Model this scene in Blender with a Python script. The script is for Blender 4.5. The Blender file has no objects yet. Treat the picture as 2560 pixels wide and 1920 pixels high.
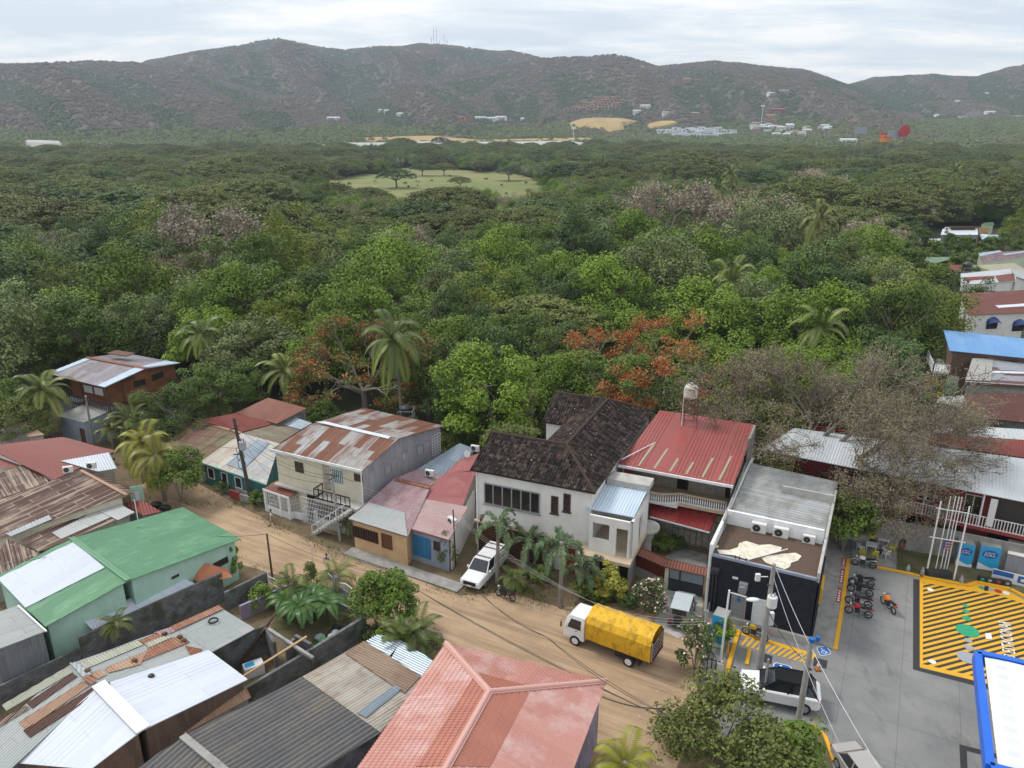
import bpy,math,random
import numpy as np
from mathutils import Vector,Matrix,noise
sc=bpy.context.scene
COL=sc.collection
R_=math.radians
random.seed(7)
# ------------------------------------------------------------------ camera
F,HY,H=1900.0,310.0,35.0 # focal length and horizon row of a 2560 px wide frame, eye height in metres
PIT=math.atan((960-HY)/F)
CP,SP=math.cos(PIT),math.sin(PIT)
cam=bpy.data.cameras.new('camera')
cam.sensor_width=36;cam.lens=36*F/2560;cam.clip_start=0.5;cam.clip_end=20000
co=bpy.data.objects.new('camera',cam);COL.objects.link(co)
co.location=(0,0,H);co.rotation_euler=(math.pi/2-PIT,0,0)
sc.camera=co
# ------------------------------------------------------------------ light: overcast sky, soft weak sun
SUN_EL,SUN_AZ=R_(52),R_(-60) # azimuth from +Y towards +X
w=bpy.data.worlds.new('World');sc.world=w;w.use_nodes=True
nt=w.node_tree;nt.nodes.clear()
def wn(t,**k):
 n=nt.nodes.new(t)
 for a,b in k.items():setattr(n,a,b)
 return n
out=wn('ShaderNodeOutputWorld');bg=wn('ShaderNodeBackground')
sky=wn('ShaderNodeTexSky',sky_type='NISHITA');sky.sun_disc=False
sky.sun_elevation=SUN_EL;sky.sun_rotation=SUN_AZ;sky.dust_density=3
tc=wn('ShaderNodeTexCoord');sep=wn('ShaderNodeSeparateXYZ')
nt.links.new(tc.outputs['Generated'],sep.inputs[0])
zc=wn('ShaderNodeMath',operation='MAXIMUM');zc.inputs[1].default_value=0.02
nt.links.new(sep.outputs['Z'],zc.inputs[0])
za=wn('ShaderNodeMath',operation='ADD');za.inputs[1].default_value=0.12
nt.links.new(zc.outputs[0],za.inputs[0])
dx=wn('ShaderNodeMath',operation='DIVIDE');dy=wn('ShaderNodeMath',operation='DIVIDE')
nt.links.new(sep.outputs['X'],dx.inputs[0]);nt.links.new(za.outputs[0],dx.inputs[1])
nt.links.new(sep.outputs['Y'],dy.inputs[0]);nt.links.new(za.outputs[0],dy.inputs[1])
cb=wn('ShaderNodeCombineXYZ');nt.links.new(dx.outputs[0],cb.inputs[0]);nt.links.new(dy.outputs[0],cb.inputs[1])
mp=wn('ShaderNodeMapping');mp.inputs['Scale'].default_value=(0.7,1.2,1);mp.inputs['Location'].default_value=(1.3,0.4,0)
nt.links.new(cb.outputs[0],mp.inputs[0])
cn=wn('ShaderNodeTexNoise');cn.inputs['Scale'].default_value=1.1;cn.inputs['Detail'].default_value=7;cn.inputs['Roughness'].default_value=0.62
cn.inputs['Distortion'].default_value=0.3
nt.links.new(mp.outputs[0],cn.inputs['Vector'])
cr=wn('ShaderNodeValToRGB')
cr.color_ramp.elements[0].position=0.40;cr.color_ramp.elements[0].color=(6.5,7.2,8.0,1)
cr.color_ramp.elements[1].position=0.60;cr.color_ramp.elements[1].color=(9.9,9.8,9.6,1)
e=cr.color_ramp.elements.new(0.5);e.color=(8.0,8.4,8.8,1)
nt.links.new(cn.outputs['Fac'],cr.inputs[0])
mx=wn('ShaderNodeMix',data_type='RGBA');mx.inputs[0].default_value=0.92
nt.links.new(sky.outputs[0],mx.inputs[6]);nt.links.new(cr.outputs[0],mx.inputs[7])
nt.links.new(mx.outputs[2],bg.inputs[0]);bg.inputs[1].default_value=0.1
nt.links.new(bg.outputs[0],out.inputs[0])
sl=bpy.data.lights.new('sun','SUN');sl.energy=1.9;sl.angle=R_(14);sl.color=(1.0,0.955,0.89)
so=bpy.data.objects.new('sun',sl);COL.objects.link(so)
sd=Vector((math.sin(SUN_AZ)*math.cos(SUN_EL),math.cos(SUN_AZ)*math.cos(SUN_EL),math.sin(SUN_EL)))
so.rotation_euler=sd.to_track_quat('Z','Y').to_euler();so.location=(0,0,200)
vs=sc.view_settings;vs.view_transform='Standard';vs.look='None';vs.exposure=0.36;vs.gamma=1.0
sc.cycles.max_bounces=4;sc.cycles.diffuse_bounces=2;sc.cycles.glossy_bounces=2;sc.cycles.transmission_bounces=2
sc.cycles.volume_bounces=0;sc.cycles.transparent_max_bounces=4
# ------------------------------------------------------------------ survey helpers: a photo point plus a height gives a place in the world
K_=640/2212
VIEWS={0:(0,0,1.0),1:(0,1000,K_),2:(560,950,K_),3:(1120,900,K_),4:(1700,900,K_),5:(0,1440,K_),6:(560,1400,K_),
   7:(1120,1340,K_),8:(1700,1300,K_),11:(1920,1300,.3736),12:(2060,520,.2894),13:(2060,900,.3014),
   14:(100,840,.1808),15:(820,1560,.3617),16:(2200,560,.1627),17:(2260,780,.1808),18:(1580,280,.3255),19:(1560,1300,.1567)}
def ray(px,py):
 u=(px-1280)/F;v=(py-960)/F
 return Vector((u,CP-v*SP,-(SP+v*CP)))
def at(px,py,z=0.0):
 d=ray(px,py);t=(z-H)/d.z
 return Vector((0,0,H))+d*t
def A(n,a,b,z=0.0):
 o=VIEWS[n];return at(o[0]+a*o[2],o[1]+b*o[2],z)
def atd(px,py,dist): # point at horizontal distance dist
 d=ray(px,py);return Vector((0,0,H))+d*(dist/math.hypot(d.x,d.y))
def onplane(n,a,b,P): # P = three points
 o=VIEWS[n];d=ray(o[0]+a*o[2],o[1]+b*o[2])
 N=(P[1]-P[0]).cross(P[2]-P[0]);t=N.dot(P[0]-Vector((0,0,H)))/N.dot(d)
 return Vector((0,0,H))+d*t
def V(*a):return Vector(a)
# ------------------------------------------------------------------ mesh builder
class MB:
 def __init__(s):s.v=[];s.f=[];s.uv=[];s.mi=[];s.m=0
 def poly(s,pts,uv=None):
  n=len(s.v);s.v.extend([tuple(p)for p in pts]);s.f.append(tuple(range(n,n+len(pts))))
  s.uv.append(uv if uv else[(0,0)]*len(pts));s.mi.append(s.m);return s
 def obox(s,o,a,b,c):
  o,a,b,c=map(Vector,(o,a,b,c))
  P=[o,o+a,o+a+b,o+b,o+c,o+a+c,o+a+b+c,o+b+c]
  if a.cross(b).dot(c)<0:fs=[(0,1,2,3),(4,7,6,5),(0,4,5,1),(1,5,6,2),(2,6,7,3),(3,7,4,0)]
  else:fs=[(0,3,2,1),(4,5,6,7),(0,1,5,4),(1,2,6,5),(2,3,7,6),(3,0,4,7)]
  la,lb,lc=a.length,b.length,c.length
  n=len(s.v);s.v.extend([tuple(p)for p in P])
  dims=[(lb,la),(la,lb),(la,lc),(lb,lc),(la,lc),(lb,lc)]
  for f,d in zip(fs,dims):
   s.f.append(tuple(n+i for i in f));s.uv.append([(0,0),(d[0],0),(d[0],d[1]),(0,d[1])]);s.mi.append(s.m)
  return s
 def box(s,c,size,rz=0.0):
  x=Vector((math.cos(rz),math.sin(rz),0))*size[0];y=Vector((-math.sin(rz),math.cos(rz),0))*size[1];z=Vector((0,0,size[2]))
  return s.obox(Vector(c)-(x+y+z)/2,x,y,z)
 def beam(s,p,q,w,h=None):
  p=Vector(p);q=Vector(q);d=q-p;h=h or w
  up=Vector((0,0,1))if abs(d.normalized().z)<.9 else Vector((1,0,0))
  x=d.cross(up).normalized()*w;y=x.cross(d).normalized()*h
  return s.obox(p-x/2-y/2,x,y,d)
 def ring(s,c,d,r,n,ref=None):
  d=Vector(d).normalized();up=Vector((0,0,1))if abs(d.z)<.9 else Vector((1,0,0))
  x=d.cross(up).normalized();y=d.cross(x)
  return[Vector(c)+(x*math.cos(2*math.pi*i/n)+y*math.sin(2*math.pi*i/n))*r for i in range(n)]
 def tube(s,pts,rad,n=8,cap=True):
  pts=[Vector(p)for p in pts]
  if not hasattr(rad,'__len__'):rad=[rad]*len(pts)
  rings=[]
  for i,p in enumerate(pts):
   d=(pts[min(i+1,len(pts)-1)]-pts[max(i-1,0)])
   b=len(s.v);s.v.extend([tuple(q)for q in s.ring(p,d,rad[i],n)]);rings.append(b)
  for a,b in zip(rings,rings[1:]):
   for i in range(n):
    j=(i+1)%n;s.f.append((a+i,b+i,b+j,a+j));s.uv.append([(0,0)]*4);s.mi.append(s.m)
  if cap:
   for b,rev in((rings[0],0),(rings[-1],1)):
    f=tuple(b+i for i in range(n));s.f.append(f[::-1]if rev else f);s.uv.append([(0,0)]*n);s.mi.append(s.m)
  return s
 def cyl(s,c,r,h,n=16,axis=(0,0,1)):
  a=Vector(axis).normalized()*h/2;return s.tube([Vector(c)-a,Vector(c)+a],r,n)
 def lathe(s,c,prof,n=16):
  c=Vector(c);rings=[]
  for r,z in prof:
   b=len(s.v);rings.append(b)
   s.v.extend([(c.x+r*math.cos(2*math.pi*i/n),c.y+r*math.sin(2*math.pi*i/n),c.z+z)for i in range(n)])
  for a,b in zip(rings,rings[1:]):
   for i in range(n):
    j=(i+1)%n;s.f.append((a+i,a+j,b+j,b+i));s.uv.append([(0,0)]*4);s.mi.append(s.m)
  for b,rev in((rings[0],1),(rings[-1],0)):
   f=tuple(b+i for i in range(n));s.f.append(f[::-1]if rev else f);s.uv.append([(0,0)]*n);s.mi.append(s.m)
  return s
 def ball(s,c,r,n=10,m=6):
  if not hasattr(r,'__len__'):r=(r,r,r)
  b=len(s.v)
  for i in range(m+1):
   t=math.pi*i/m
   for j in range(n):
    a=2*math.pi*j/n;k=max(math.sin(t),1e-3)
    s.v.append((c[0]+r[0]*k*math.cos(a),c[1]+r[1]*k*math.sin(a),c[2]+r[2]*math.cos(t)))
  for i in range(m):
   for j in range(n):
    k=(j+1)%n
    s.f.append((b+i*n+j,b+(i+1)*n+j,b+(i+1)*n+k,b+i*n+k));s.uv.append([(0,0)]*4);s.mi.append(s.m)
  return s
 def loft(s,secs,cap=True):
  """secs: list of equal-length point rings"""
  n=len(secs[0]);bs=[]
  for sec in secs:bs.append(len(s.v));s.v.extend([tuple(p)for p in sec])
  for a,b in zip(bs,bs[1:]):
   for i in range(n):
    j=(i+1)%n;s.f.append((a+i,a+j,b+j,b+i));s.uv.append([(0,0)]*4);s.mi.append(s.m)
  if cap:
   s.f.append(tuple(bs[0]+i for i in range(n))[::-1]);s.uv.append([(0,0)]*n);s.mi.append(s.m)
   s.f.append(tuple(bs[-1]+i for i in range(n)));s.uv.append([(0,0)]*n);s.mi.append(s.m)
  return s
 def build(s,name,mats,parent=None,smooth=False,bevel=0,subd=0,loc=None):
  me=bpy.data.meshes.new(name)
  if parent is not None:L=Vector(parent.location)if not parent.parent else Vector(parent.location)+Vector(parent.parent.location)
  elif loc is not None:L=Vector(loc)
  else:
   a=np.array(s.v);L=Vector(((a[:,0].min()+a[:,0].max())/2,(a[:,1].min()+a[:,1].max())/2,a[:,2].min()))
  me.from_pydata([(x-L.x,y-L.y,z-L.z)for x,y,z in s.v],[],s.f)
  uvl=me.uv_layers.new(name='UVMap');flat=[c for u in s.uv for p in u for c in p]
  uvl.data.foreach_set('uv',flat)
  if not isinstance(mats,(list,tuple)):mats=[mats]
  for m in mats:me.materials.append(M[m]if isinstance(m,str)else m)
  me.polygons.foreach_set('material_index',s.mi)
  if smooth:me.polygons.foreach_set('use_smooth',[True]*len(me.polygons))
  me.update()
  o=bpy.data.objects.new(name,me);COL.objects.link(o)
  if parent is not None:o.parent=parent
  else:o.location=L
  if bevel:
   b=o.modifiers.new('bevel','BEVEL');b.width=bevel;b.segments=2;b.limit_method='ANGLE';b.angle_limit=R_(40)
  if subd:
   b=o.modifiers.new('subd','SUBSURF');b.levels=subd;b.render_levels=subd
  return o
def tag(o,label=None,cat=None,group=None,kind=None):
 if label:o['label']=label
 if cat:o['category']=cat
 if group:o['group']=group
 if kind:o['kind']=kind
 return o
def E(name,loc,label=None,cat=None,group=None,rz=0.0):
 o=bpy.data.objects.new(name,None);o.empty_display_size=.3;COL.objects.link(o)
 o.location=loc;o.rotation_euler=(0,0,rz)
 return tag(o,label,cat,group)
def kids(o):return[c for c in ALLK.get(o.name,[])]
def copy_tree(o,loc,rz=0.0,scale=1.0,label=None,group=None):
 def rec(src,par):
  c=src.copy();COL.objects.link(c);c.parent=par
  for ch in[x for x in src.children]:rec(ch,c)
  return c
 r=rec(o,None);r.location=loc;r.rotation_euler=(0,0,rz);r.scale=(scale,)*3 if not hasattr(scale,'__len__')else scale
 if label:r['label']=label
 if group:r['group']=group
 return r
# ------------------------------------------------------------------ materials
M={}
class NT:
 def __init__(s,name):
  s.m=bpy.data.materials.new(name);s.m.use_nodes=True;s.t=s.m.node_tree;s.t.nodes.clear()
  s.o=s.n('ShaderNodeOutputMaterial');s.b=s.n('ShaderNodeBsdfPrincipled');s.l(s.b.outputs[0],s.o.inputs[0]);M[name]=s.m
 def n(s,t,**k):
  x=s.t.nodes.new(t)
  for a,b in k.items():setattr(x,a,b)
  return x
 def l(s,a,b):s.t.links.new(a,b)
 def math(s,op,a,b=None,c=None):
  x=s.n('ShaderNodeMath',operation=op)
  for i,q in enumerate((a,b,c)):
   if q is None:continue
   if isinstance(q,(int,float)):x.inputs[i].default_value=q
   else:s.l(q,x.inputs[i])
  return x.outputs[0]
 def pos(s):return s.n('ShaderNodeNewGeometry').outputs['Position']
 def map(s,v,scale):
  x=s.n('ShaderNodeMapping');s.l(v,x.inputs[0]);x.inputs['Scale'].default_value=scale;return x.outputs[0]
 def noise(s,v,scale,detail=4,rough=.6,dist=0):
  x=s.n('ShaderNodeTexNoise');s.l(v,x.inputs['Vector']);x.inputs['Scale'].default_value=scale
  x.inputs['Detail'].default_value=detail;x.inputs['Roughness'].default_value=rough;x.inputs['Distortion'].default_value=dist
  return x.outputs['Fac']
 def ramp(s,f,stops,const=False):
  x=s.n('ShaderNodeValToRGB');s.l(f,x.inputs[0]);r=x.color_ramp
  if const:r.interpolation='CONSTANT'
  r.elements[0].position=stops[0][0];r.elements[0].color=c4(stops[0][1])
  r.elements[1].position=stops[-1][0];r.elements[1].color=c4(stops[-1][1])
  for p,c in stops[1:-1]:e=r.elements.new(p);e.color=c4(c)
  return x.outputs[0]
 def mix(s,f,a,b,mode='MIX'):
  x=s.n('ShaderNodeMix',data_type='RGBA',blend_type=mode)
  for i,q in((0,f),(6,a),(7,b)):
   if isinstance(q,(int,float)):x.inputs[i].default_value=q if i==0 else c4(q)
   elif isinstance(q,(tuple,list)):x.inputs[i].default_value=c4(q)
   else:s.l(q,x.inputs[i])
  return x.outputs[2]
 def bump(s,h,strength,dist=.05):
  x=s.n('ShaderNodeBump');s.l(h,x.inputs['Height']);x.inputs['Strength'].default_value=strength;x.inputs['Distance'].default_value=dist
  s.l(x.outputs[0],s.b.inputs['Normal'])
 def fin(s,col,rough=.8,metal=0,spec=.3):
  if isinstance(col,(tuple,list)):s.b.inputs['Base Color'].default_value=c4(col)
  else:s.l(col,s.b.inputs['Base Color'])
  if isinstance(rough,(int,float)):s.b.inputs['Roughness'].default_value=rough
  else:s.l(rough,s.b.inputs['Roughness'])
  s.b.inputs['Metallic'].default_value=metal;s.b.inputs['Specular IOR Level'].default_value=spec
  return s.m
def c4(c):return(c,c,c,1)if isinstance(c,(int,float))else tuple(c)[:3]+(1,)
def pm(name,c1,c2=None,scale=1.5,rough=.8,metal=0,spec=.3,bump=0,bscale=20,lo=.38,hi=.66,stain=None,samt=.5,sscale=.6):
 """painted or plastered surface: two close colours in soft patches, optional stains"""
 t=NT(name)
 if c2 is None:c2=tuple(x*.8 for x in c1)
 p=t.pos()
 col=t.ramp(t.noise(p,scale,6),[(lo,c1),(hi,c2)])
 if stain:
  f=t.ramp(t.noise(t.map(p,(1,1,.45)),sscale*2.2,7,.65),[(.5,0),(.5+.22,1)])
  m=t.math('MULTIPLY',f,samt);col=t.mix(m,col,stain)
 if bump:t.bump(t.noise(p,bscale,3),bump,.03)
 return t.fin(col,rough,metal,spec)
def flat(name,c,rough=.5,metal=0,spec=.5):
 t=NT(name);col=t.mix(t.noise(t.pos(),3,3),tuple(x*.88 for x in c),tuple(min(x*1.1,1)for x in c))
 return t.fin(col,rough,metal,spec)
def sheetmat(name,cols,w=.8,l=2.4,rust=None,ramt=.6,rlo=.5,rhi=.62,rough=.5,metal=0,streak=(5,.5),seam_stripe=.35,grain=.25,spec=.3,sw=.05,scol=None):
 """metal or tile sheets laid side by side: each sheet its own colour, rust along the fall of the roof"""
 t=NT(name)
 uv=t.n('ShaderNodeUVMap').outputs[0]
 s=t.n('ShaderNodeSeparateXYZ');t.l(uv,s.inputs[0])
 u=t.math('DIVIDE',s.outputs[0],w);fu=t.math('FLOOR',u)
 v=t.math('DIVIDE',s.outputs[1],l);v2=t.math('ADD',v,t.math('MULTIPLY',t.math('FLOORED_MODULO',fu,2),.37));fv=t.math('FLOOR',v2)
 cb=t.n('ShaderNodeCombineXYZ');t.l(fu,cb.inputs[0]);t.l(fv,cb.inputs[1])
 wn_=t.n('ShaderNodeTexWhiteNoise',noise_dimensions='2D');t.l(cb.outputs[0],wn_.inputs['Vector'])
 k=len(cols)
 if k>1:col=t.ramp(wn_.outputs['Value'],[(i/k,c)for i,c in enumerate(cols)],True)
 else:col=t.mix(wn_.outputs['Value'],tuple(x*.93 for x in cols[0]),tuple(x*1.06 for x in cols[0]))
 sv=t.map(uv,(streak[0],streak[1],1))
 if rust:
  n1=t.noise(sv,1.0,5,.65);n2=t.noise(uv,.35,2)
  f=t.math('ADD',t.math('MULTIPLY',n1,.62),t.math('MULTIPLY',n2,.38))
  f=t.math('ADD',f,t.math('MULTIPLY',t.math('SUBTRACT',wn_.outputs['Value'],.5),.08))
  f=t.ramp(f,[(rlo,0),(rhi,1)])
  rc=t.mix(t.noise(uv,3.0,4),tuple(x*.65 for x in rust),tuple(min(1,x*1.35)for x in rust))
  col=t.mix(t.math('MULTIPLY',f,ramt),col,rc)
 g=t.noise(t.map(uv,(7,2.5,1)),1.3,5,.7)
 col=t.mix(grain,col,t.mix(g,.25,1.0),'MULTIPLY')
 if seam_stripe:
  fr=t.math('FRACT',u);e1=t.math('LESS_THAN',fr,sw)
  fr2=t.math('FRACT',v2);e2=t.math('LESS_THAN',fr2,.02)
  col=t.mix(t.math('MULTIPLY',t.math('MAXIMUM',e1,e2),seam_stripe),col,scol or tuple(x*.45 for x in cols[0]))
 return t.fin(col,rough,metal,spec)
# ------------------------------------------------------------------ material library
def dirt():
 t=NT('dirt_road');p=t.pos();mp=t.n('ShaderNodeMapping');t.l(p,mp.inputs[0]);mp.inputs['Rotation'].default_value=(0,0,R_(29))
 q=mp.outputs[0]
 col=t.ramp(t.noise(p,.22,7,.62),[(.32,(.47,.335,.215)),(.5,(.41,.285,.18)),(.68,(.31,.215,.135))])
 tr=t.noise(t.map(q,(.07,1.5,1)),1.0,5,.7);col=t.mix(t.ramp(tr,[(.48,0),(.6,.75)]),col,(.26,.18,.115));tr2=t.noise(t.map(q,(.05,.8,1)),1.7,4,.6)
 col=t.mix(t.ramp(tr2,[(.55,0),(.68,.5)]),col,(.54,.41,.28))
 sp=t.noise(p,7,3,.8);col=t.mix(t.ramp(sp,[(.6,0),(.7,.5)]),col,(.22,.16,.11));sp2=t.noise(p,3.1,2,.5);col=t.mix(t.ramp(sp2,[(.70,0),(.74,.6)]),col,(.58,.47,.35))
 t.bump(t.noise(p,3.5,6,.7),.5,.08);t.fin(col,.95)
dirt()
pm('soil',(.20,.145,.09),(.13,.10,.06),.6,.95,bump=.4,bscale=8,stain=(.07,.09,.03),samt=.5)
pm('forest_floor',(.035,.045,.018),(.06,.05,.03),.08,.95)
pm('yard_grass',(.07,.085,.03),(.16,.12,.07),.7,.95,bump=.4)
def concrete_lot():
 t=NT('lot_concrete');p=t.pos()
 col=t.ramp(t.noise(p,.35,6,.6),[(.3,(.175,.178,.18)),(.7,(.265,.262,.255))])
 f=t.ramp(t.noise(t.map(p,(1.1,.35,1)),.9,7,.7),[(.55,0),(.72,1)])
 col=t.mix(t.math('MULTIPLY',f,.55),col,(.075,.075,.078))
 mp=t.n('ShaderNodeMapping');t.l(p,mp.inputs[0]);mp.inputs['Rotation'].default_value=(0,0,R_(-62));mp.inputs['Scale'].default_value=(1/3.4,1/3.4,1)
 s=t.n('ShaderNodeSeparateXYZ');t.l(mp.outputs[0],s.inputs[0])
 a=t.math('LESS_THAN',t.math('FRACT',s.outputs[0]),.012);b=t.math('LESS_THAN',t.math('FRACT',s.outputs[1]),.012)
 col=t.mix(t.math('MULTIPLY',t.math('MAXIMUM',a,b),.45),col,(.08,.08,.08))
 t.fin(col,.75)
concrete_lot()
pm('concrete',(.33,.32,.30),(.24,.235,.225),1.2,.9,stain=(.12,.12,.11),samt=.5)
pm('concrete_pale',(.46,.45,.42),(.36,.35,.33),1.2,.9,stain=(.2,.19,.17),samt=.4)
def blockmat(name,c1,c2,mortar,bw=.4,bh=.2,moss=None):
 t=NT(name);p=t.pos();s=t.n('ShaderNodeSeparateXYZ');t.l(p,s.inputs[0])
 k=t.math('ADD',t.math('MULTIPLY',s.outputs[0],.88),t.math('MULTIPLY',s.outputs[1],-.47))
 k2=t.math('ADD',t.math('MULTIPLY',s.outputs[0],.47),t.math('MULTIPLY',s.outputs[1],.88))
 kk=t.math('ADD',k,k2)
 cb=t.n('ShaderNodeCombineXYZ');t.l(kk,cb.inputs[0]);t.l(s.outputs[2],cb.inputs[1])
 b=t.n('ShaderNodeTexBrick');t.l(cb.outputs[0],b.inputs['Vector']);b.inputs['Scale'].default_value=1
 b.inputs['Brick Width'].default_value=bw;b.inputs['Row Height'].default_value=bh;b.inputs['Mortar Size'].default_value=.012
 b.inputs['Color1'].default_value=c4(c1);b.inputs['Color2'].default_value=c4(c2);b.inputs['Mortar'].default_value=c4(mortar)
 col=b.outputs[0];n=t.noise(p,1.1,6,.7)
 col=t.mix(.75,col,t.ramp(n,[(.3,.45),(.7,1.15)]),'MULTIPLY')
 if moss:col=t.mix(t.ramp(t.noise(p,.7,5),[(.5,0),(.62,1)]),col,moss)
 t.fin(col,.92)
blockmat('block_grey',(.20,.20,.205),(.14,.14,.15),(.09,.09,.09),moss=(.07,.075,.05))
blockmat('block_pale',(.42,.41,.38),(.36,.35,.33),(.27,.26,.24))
blockmat('brick_orange',(.29,.10,.04),(.22,.075,.03),(.20,.12,.07),.25,.1)
blockmat('brick_brown',(.22,.13,.085),(.17,.105,.075),(.13,.10,.085),.25,.1)
pm('white_plaster',(.72,.71,.69),(.64,.63,.61),.8,.85,stain=(.45,.43,.40),samt=.35,sscale=.5)
pm('white_paint',(.80,.81,.82),(.70,.71,.72),2,.55,stain=(.45,.43,.4),samt=.3)
pm('cream_plaster',(.66,.62,.48),(.58,.54,.42),.8,.85,stain=(.36,.33,.26),samt=.35)
pm('mint_plaster',(.42,.62,.52),(.36,.55,.46),.8,.85,stain=(.2,.3,.25),samt=.3)
pm('palegreen_plaster',(.55,.62,.46),(.48,.55,.40),.8,.85)
pm('teal_paint',(.045,.17,.19),(.035,.13,.15),1,.7)
pm('blue_paint',(.04,.19,.38),(.03,.15,.31),1,.55)
pm('bluegrey_plaster',(.30,.34,.42),(.24,.28,.35),.7,.85,stain=(.13,.15,.17),samt=.4)
pm('peach_plaster',(.62,.42,.24),(.52,.34,.19),1,.85)
pm('lilac_plaster',(.33,.28,.38),(.25,.22,.29),.8,.9,stain=(.1,.1,.09),samt=.7)
pm('redwall',(.30,.05,.05),(.22,.035,.035),.8,.8)
pm('stone_wall',(.42,.38,.32),(.28,.25,.21),3,.9)
pm('shop_black',(.012,.014,.022),(.02,.022,.03),2,.75,bump=.3,bscale=40)
pm('gravel_roof',(.13,.085,.062),(.075,.05,.037),9,.95,bump=.8,bscale=14)
pm('roof_membrane',(.72,.68,.58),(.58,.53,.43),1.5,.8,stain=(.30,.23,.15),samt=.6,sscale=1.2,bump=.6,bscale=3)
pm('tile_beige',(.52,.42,.30),(.46,.37,.26),2,.6)
t=NT('matt_black');t.fin((.008,.008,.009),.45,0,.18);flat('dark_glass',(.014,.015,.018),.15,0,.5);flat('black',(.012,.012,.013),.5);flat('dark_opening',(.012,.010,.009),.9)
flat('car_glass',(.02,.024,.03),.08,0,.8);flat('rubber',(.018,.018,.018),.85);flat('chrome',(.5,.5,.52),.25,.8);flat('alu',(.42,.43,.45),.4,.6)
flat('car_white',(.78,.79,.80),.25,0,.6);flat('car_silver',(.42,.40,.38),.3,.3,.6);flat('jeep_grey',(.26,.28,.29),.4,.2);flat('jeep_roof',(.42,.47,.49),.45)
flat('yellow_paint',(.72,.38,.015),.6);flat('bike_red',(.5,.02,.02),.3);flat('bike_orange',(.75,.18,.02),.3);flat('bike_purple',(.08,.03,.07),.3)
flat('bike_yellow',(.5,.33,.02),.35);flat('bike_white',(.7,.7,.7),.35);flat('engine',(.055,.055,.06),.45,.5);flat('tail_red',(.5,.01,.02),.3)
flat('mark_black',(.03,.031,.034),.8);flat('mark_white',(.75,.76,.76),.7);flat('mark_green',(.02,.33,.16),.6);flat('mark_grey',(.32,.34,.38),.6)
flat('sign_blue',(.01,.12,.42),.5);flat('pure_blue',(.03,.36,.66),.45);flat('deep_blue',(.01,.10,.38),.4);flat('canopy_blue',(.005,.12,.62),.4)
flat('sign_red',(.42,.03,.035),.6);flat('bill_red',(.75,.06,.02),.6);flat('bill_orange',(.85,.30,.02),.6)
flat('plastic_yellow',(.65,.58,.02),.45);flat('plastic_white',(.72,.73,.74),.45);flat('plastic_blue',(.02,.06,.22),.4);flat('bin_brown',(.22,.08,.06),.6)
flat('steel_grey',(.30,.32,.33),.5,.3);flat('door_red',(.20,.04,.02),.6);flat('door_brown',(.12,.045,.02),.6);flat('wood_dark',(.06,.035,.025),.8)
flat('wood_light',(.42,.28,.14),.8);flat('skin',(.24,.12,.075),.6);flat('hair',(.012,.010,.009),.7);flat('cloth_white',(.68,.69,.72),.8);flat('cloth_khaki',(.42,.34,.23),.85)
flat('cloth_navy',(.02,.03,.08),.85);flat('cloth_lilac',(.42,.45,.62),.85);flat('cloth_grey',(.5,.52,.5),.85);flat('shoe',(.01,.01,.01),.6);flat('cloth_yellow',(.6,.45,.03),.8)
flat('truck_rail',(.12,.03,.035),.5);flat('ac_white',(.66,.66,.64),.5);flat('tank_cream',(.62,.58,.52),.55);flat('terracotta',(.46,.17,.09),.8)
flat('flower_white',(.85,.78,.78),.7);flat('flower_red',(.50,.115,.035),.7);flat('flower_yellow',(.72,.46,.01),.7);flat('flower_pink',(.8,.5,.5),.7)
flat('mast_grey',(.25,.25,.27),.6);flat('rust_steel',(.14,.075,.05),.8,.2);flat('bag_green',(.05,.35,.09),.4);flat('bag_white',(.55,.55,.6),.4)
flat('lamp_glass',(.7,.75,.75),.2);flat('seat_black',(.012,.012,.014),.5);flat('gate_dark',(.03,.035,.05),.5);flat('gate_glass',(.22,.27,.30),.3)
flat('tarp_tail',(.1,.02,.02),.7)
pm('pole_concrete',(.33,.32,.30),(.26,.25,.24),2,.9);pm('pole_wood',(.10,.075,.06),(.06,.045,.035),3,.9)
def tarp():
 t=NT('tarp_yellow');p=t.pos()
 col=t.ramp(t.noise(p,.8,5),[(.3,(.66,.36,.012)),(.7,(.76,.45,.02))])
 f=t.ramp(t.noise(t.map(p,(1.6,1.6,.7)),1.3,8,.78),[(.48,0),(.66,1)])
 col=t.mix(t.math('MULTIPLY',f,.7),col,(.10,.07,.02));t.bump(t.noise(p,1.8,4),.6,.15);t.fin(col,.55,spec=.35)
tarp()
def tarpnoise():pass
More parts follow.
